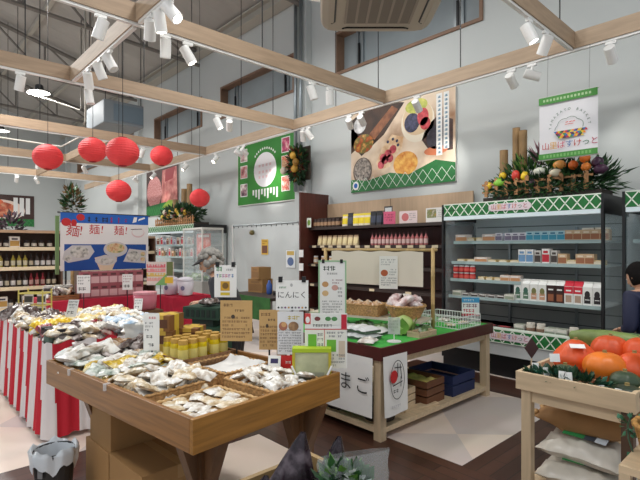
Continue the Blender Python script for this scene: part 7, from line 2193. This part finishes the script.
def person(label, loc, rz, H, arms, top, bottom, hair_fn, extra=None, sk=SKIN):
    """H: joint heights and forward leans, facing local -y"""
    r = thing('person', label, 'person', loc, rz)
    pel, wai, che, nek, hed = [Vector((0, H[k][0], H[k][1])) for k in ('pelvis', 'waist', 'chest', 'neck', 'head')]
    P = [pel, wai, che, nek, hed - Vector((0, -0.02, 0.06))]
    E_ = [(0, 1), (1, 2), (2, 3), (3, 4)]
    Rr = [(0.145, 0.105), (0.125, 0.095), (0.15, 0.105), (0.052, 0.05), 0.05]
    legs_i, arm_i = [], []
    for sg in (-1, 1):
        b = len(P)
        kz = pel.z * 0.53
        P += [pel + Vector((sg * 0.09, 0, -0.08)), Vector((sg * 0.1, pel.y * 0.4 - 0.02, kz)), Vector((sg * 0.1, 0.02, 0.09)), Vector((sg * 0.11, -0.13, 0.035))]
        E_ += [(0, b), (b, b + 1), (b + 1, b + 2), (b + 2, b + 3)]
        Rr += [0.085, 0.058, 0.042, 0.036]
        legs_i.append(b)
    for sg, (el, wr) in zip((-1, 1), arms):
        b = len(P)
        P += [che + Vector((sg * 0.17, 0.0, 0.045)), Vector(el), Vector(wr)]
        E_ += [(2, b), (b, b + 1), (b + 1, b + 2)]
        Rr += [0.062, 0.042, 0.029]
        arm_i.append(b)
    mb = MB()
    add_mesh(mb, skin_mesh(P, E_, Rr), sk)
    # head
    T = Matrix.Translation(hed) @ Matrix.Rotation(H.get('pitch', 0.25), 4, 'X')
    mb.M = T
    k = mb.mi(sk)
    def hd(u, v):
        p, t = 2 * PI * u, PI * v
        x, y, z = math.sin(t) * math.cos(p), math.sin(t) * math.sin(p), -math.cos(t)
        jaw = 1 - 0.24 * max(0, -z) ** 1.2
        return (0.076 * x * jaw, 0.094 * y * (jaw if y > 0 else 1 - 0.12 * max(0, -z)), 0.115 * z)
    mb.surf(hd, 24, 18, sk, closed_u=True)
    for sg in (-1, 1):
        mb.sph((sg * 0.031, -0.081, 0.005), (0.013, 0.008, 0.008), C_(236, 234, 230), 10, 6)
        mb.sph((sg * 0.031, -0.087, 0.005), (0.006, 0.004, 0.006), C_(40, 28, 24), 8, 6)
        mb.box((sg * 0.031, -0.088, 0.026), (0.032, 0.008, 0.006), C_(90, 84, 80))
        mb.sph((sg * 0.077, 0.008, -0.004), (0.012, 0.02, 0.032), sk, 10, 8)
    mb.sph((0, -0.098, -0.018), (0.013, 0.018, 0.02), sk, 10, 8)
    mb.sph((0, -0.094, 0.0), (0.008, 0.012, 0.024), sk, 10, 8)
    mb.sph((0, -0.085, -0.053), (0.024, 0.009, 0.007), SKIND, 12, 6)
    mb.M = Matrix.Identity(4)
    for sg, (el, wr) in zip((-1, 1), arms):
        d = Vector(wr) - Vector(el)
        hand(mb, Vector(wr), d, (0, 0.2, -1) if abs(d.normalized().z) < 0.8 else (-sg, 0, 0), sk, sg)
    mb.done('body', None, r, smooth=True)
    # clothes follow the body
    Q = [pel + Vector((0, 0.0, -0.17)), pel.lerp(wai, 0.6), che, che.lerp(nek, 0.72)]
    QE, QR = [(0, 1), (1, 2), (2, 3)], [(0.185, 0.145), (0.155, 0.112), (0.168, 0.122), (0.068, 0.062)]
    for a in arm_i:
        b = len(Q)
        el, wr = P[a + 1], P[a + 2]
        Q += [P[a], el, el.lerp(wr, 0.92)]
        QE += [(2, b), (b, b + 1), (b + 1, b + 2)]
        QR += [0.076, 0.056, 0.042]
    mb = MB(); add_mesh(mb, skin_mesh(Q, QE, QR), top); mb.done('jacket', None, r, smooth=True)
    Q = [pel + Vector((0, 0, 0.02))]; QE = []; QR = [(0.17, 0.13)]
    for a in legs_i:
        b = len(Q)
        Q += [P[a], P[a + 1], P[a + 2]]
        QE += [(0, b), (b, b + 1), (b + 1, b + 2)]
        QR += [0.1, 0.074, 0.06]
    mb = MB(); add_mesh(mb, skin_mesh(Q, QE, QR), bottom); mb.done('trousers', None, r, smooth=True)
    for a in legs_i:
        mb = MB()
        an, toe = P[a + 2], P[a + 3]
        add_mesh(mb, skin_mesh([Vector((an.x, an.y + 0.03, 0.05)), Vector((an.x, an.y - 0.03, 0.055)), Vector((toe.x, toe.y - 0.01, 0.042))], [(0, 1), (1, 2)], [0.042, 0.045, 0.04]), C_(36, 34, 36))
        mb.done('shoe', None, r, smooth=True)
    mb = MB(); mb.M = T; hair_fn(mb); mb.done('hair', None, r, smooth=True)
    if extra:
        extra(r, T)
    return r
def curly(mb):
    hm = mat('hair_grey', (150, 146, 140), 0.8, var=0.25, scale=30)
    r_ = random.Random(5)
    for i in range(110):
        d = Vector((r_.gauss(0, 1), r_.gauss(0, 1) + 0.35, r_.gauss(0, 1) + 0.45)).normalized()
        if d.y < -0.45 and d.z < 0.45:
            continue
        mb.sph((d.x * 0.088, d.y * 0.1 + 0.012, d.z * 0.118 + 0.01), r_.uniform(0.022, 0.034), hm, 8, 6)
def cap_extra(r, T):
    mb = MB(); mb.M = T
    mb.surf(lambda u, v: (0.088 * math.cos(PI * (1 + u)) * (1 + 0.15 * v), -0.03 + 0.07 * math.sin(PI * (1 + u)) * (1 + 1.0 * v), 0.06 - 0.025 * v), 16, 4, C_(34, 32, 36))
    mb.done('visor', None, r, smooth=True, solid=0.004)
Hb = {'pelvis': (0.0, 0.86), 'waist': (-0.06, 1.0), 'chest': (-0.16, 1.13), 'neck': (-0.21, 1.23), 'head': (-0.25, 1.345), 'pitch': 0.35}
person('person with grey curly hair in a dark jacket bending over behind the kraft signs', (-3.83, 2.46, 0), -0.747, Hb,
       [((-0.24, -0.12, 0.96), (-0.14, -0.29, 0.97)), ((0.24, -0.12, 0.96), (0.12, -0.3, 0.98))], C_(44, 44, 50), C_(50, 48, 52), curly, cap_extra)
def dark_hair(mb):
    hm = mat('hair_black', (20, 17, 17), 0.85, var=0.2, scale=30, spec=0.15)
    def f(u, v):
        p, t = 2 * PI * u, PI * v
        x, y, z = math.sin(t) * math.cos(p), math.sin(t) * math.sin(p), math.cos(t)
        if y < -0.35 and z < 0.35:
            y = -0.35 if y < -0.35 else y
        zz = z if z > -0.55 else -0.55 - 0.2 * (-0.55 - z)
        return (0.09 * x, 0.108 * y + 0.012, 0.128 * zz + 0.008)
    mb.surf(f, 24, 16, hm, closed_u=True)
Hs = {'pelvis': (0.0, 0.8), 'waist': (-0.04, 0.92), 'chest': (-0.1, 1.04), 'neck': (-0.14, 1.13), 'head': (-0.17, 1.24), 'pitch': 0.35}
person('person with short dark hair in a navy top standing at the cold case', (-0.95, 4.68, 0), PI + 1.12, Hs,
       [((-0.2, -0.08, 0.82), (-0.13, -0.2, 0.78)), ((0.2, -0.08, 0.82), (0.13, -0.2, 0.8))], C_(30, 36, 66), C_(50, 50, 56), dark_hair)
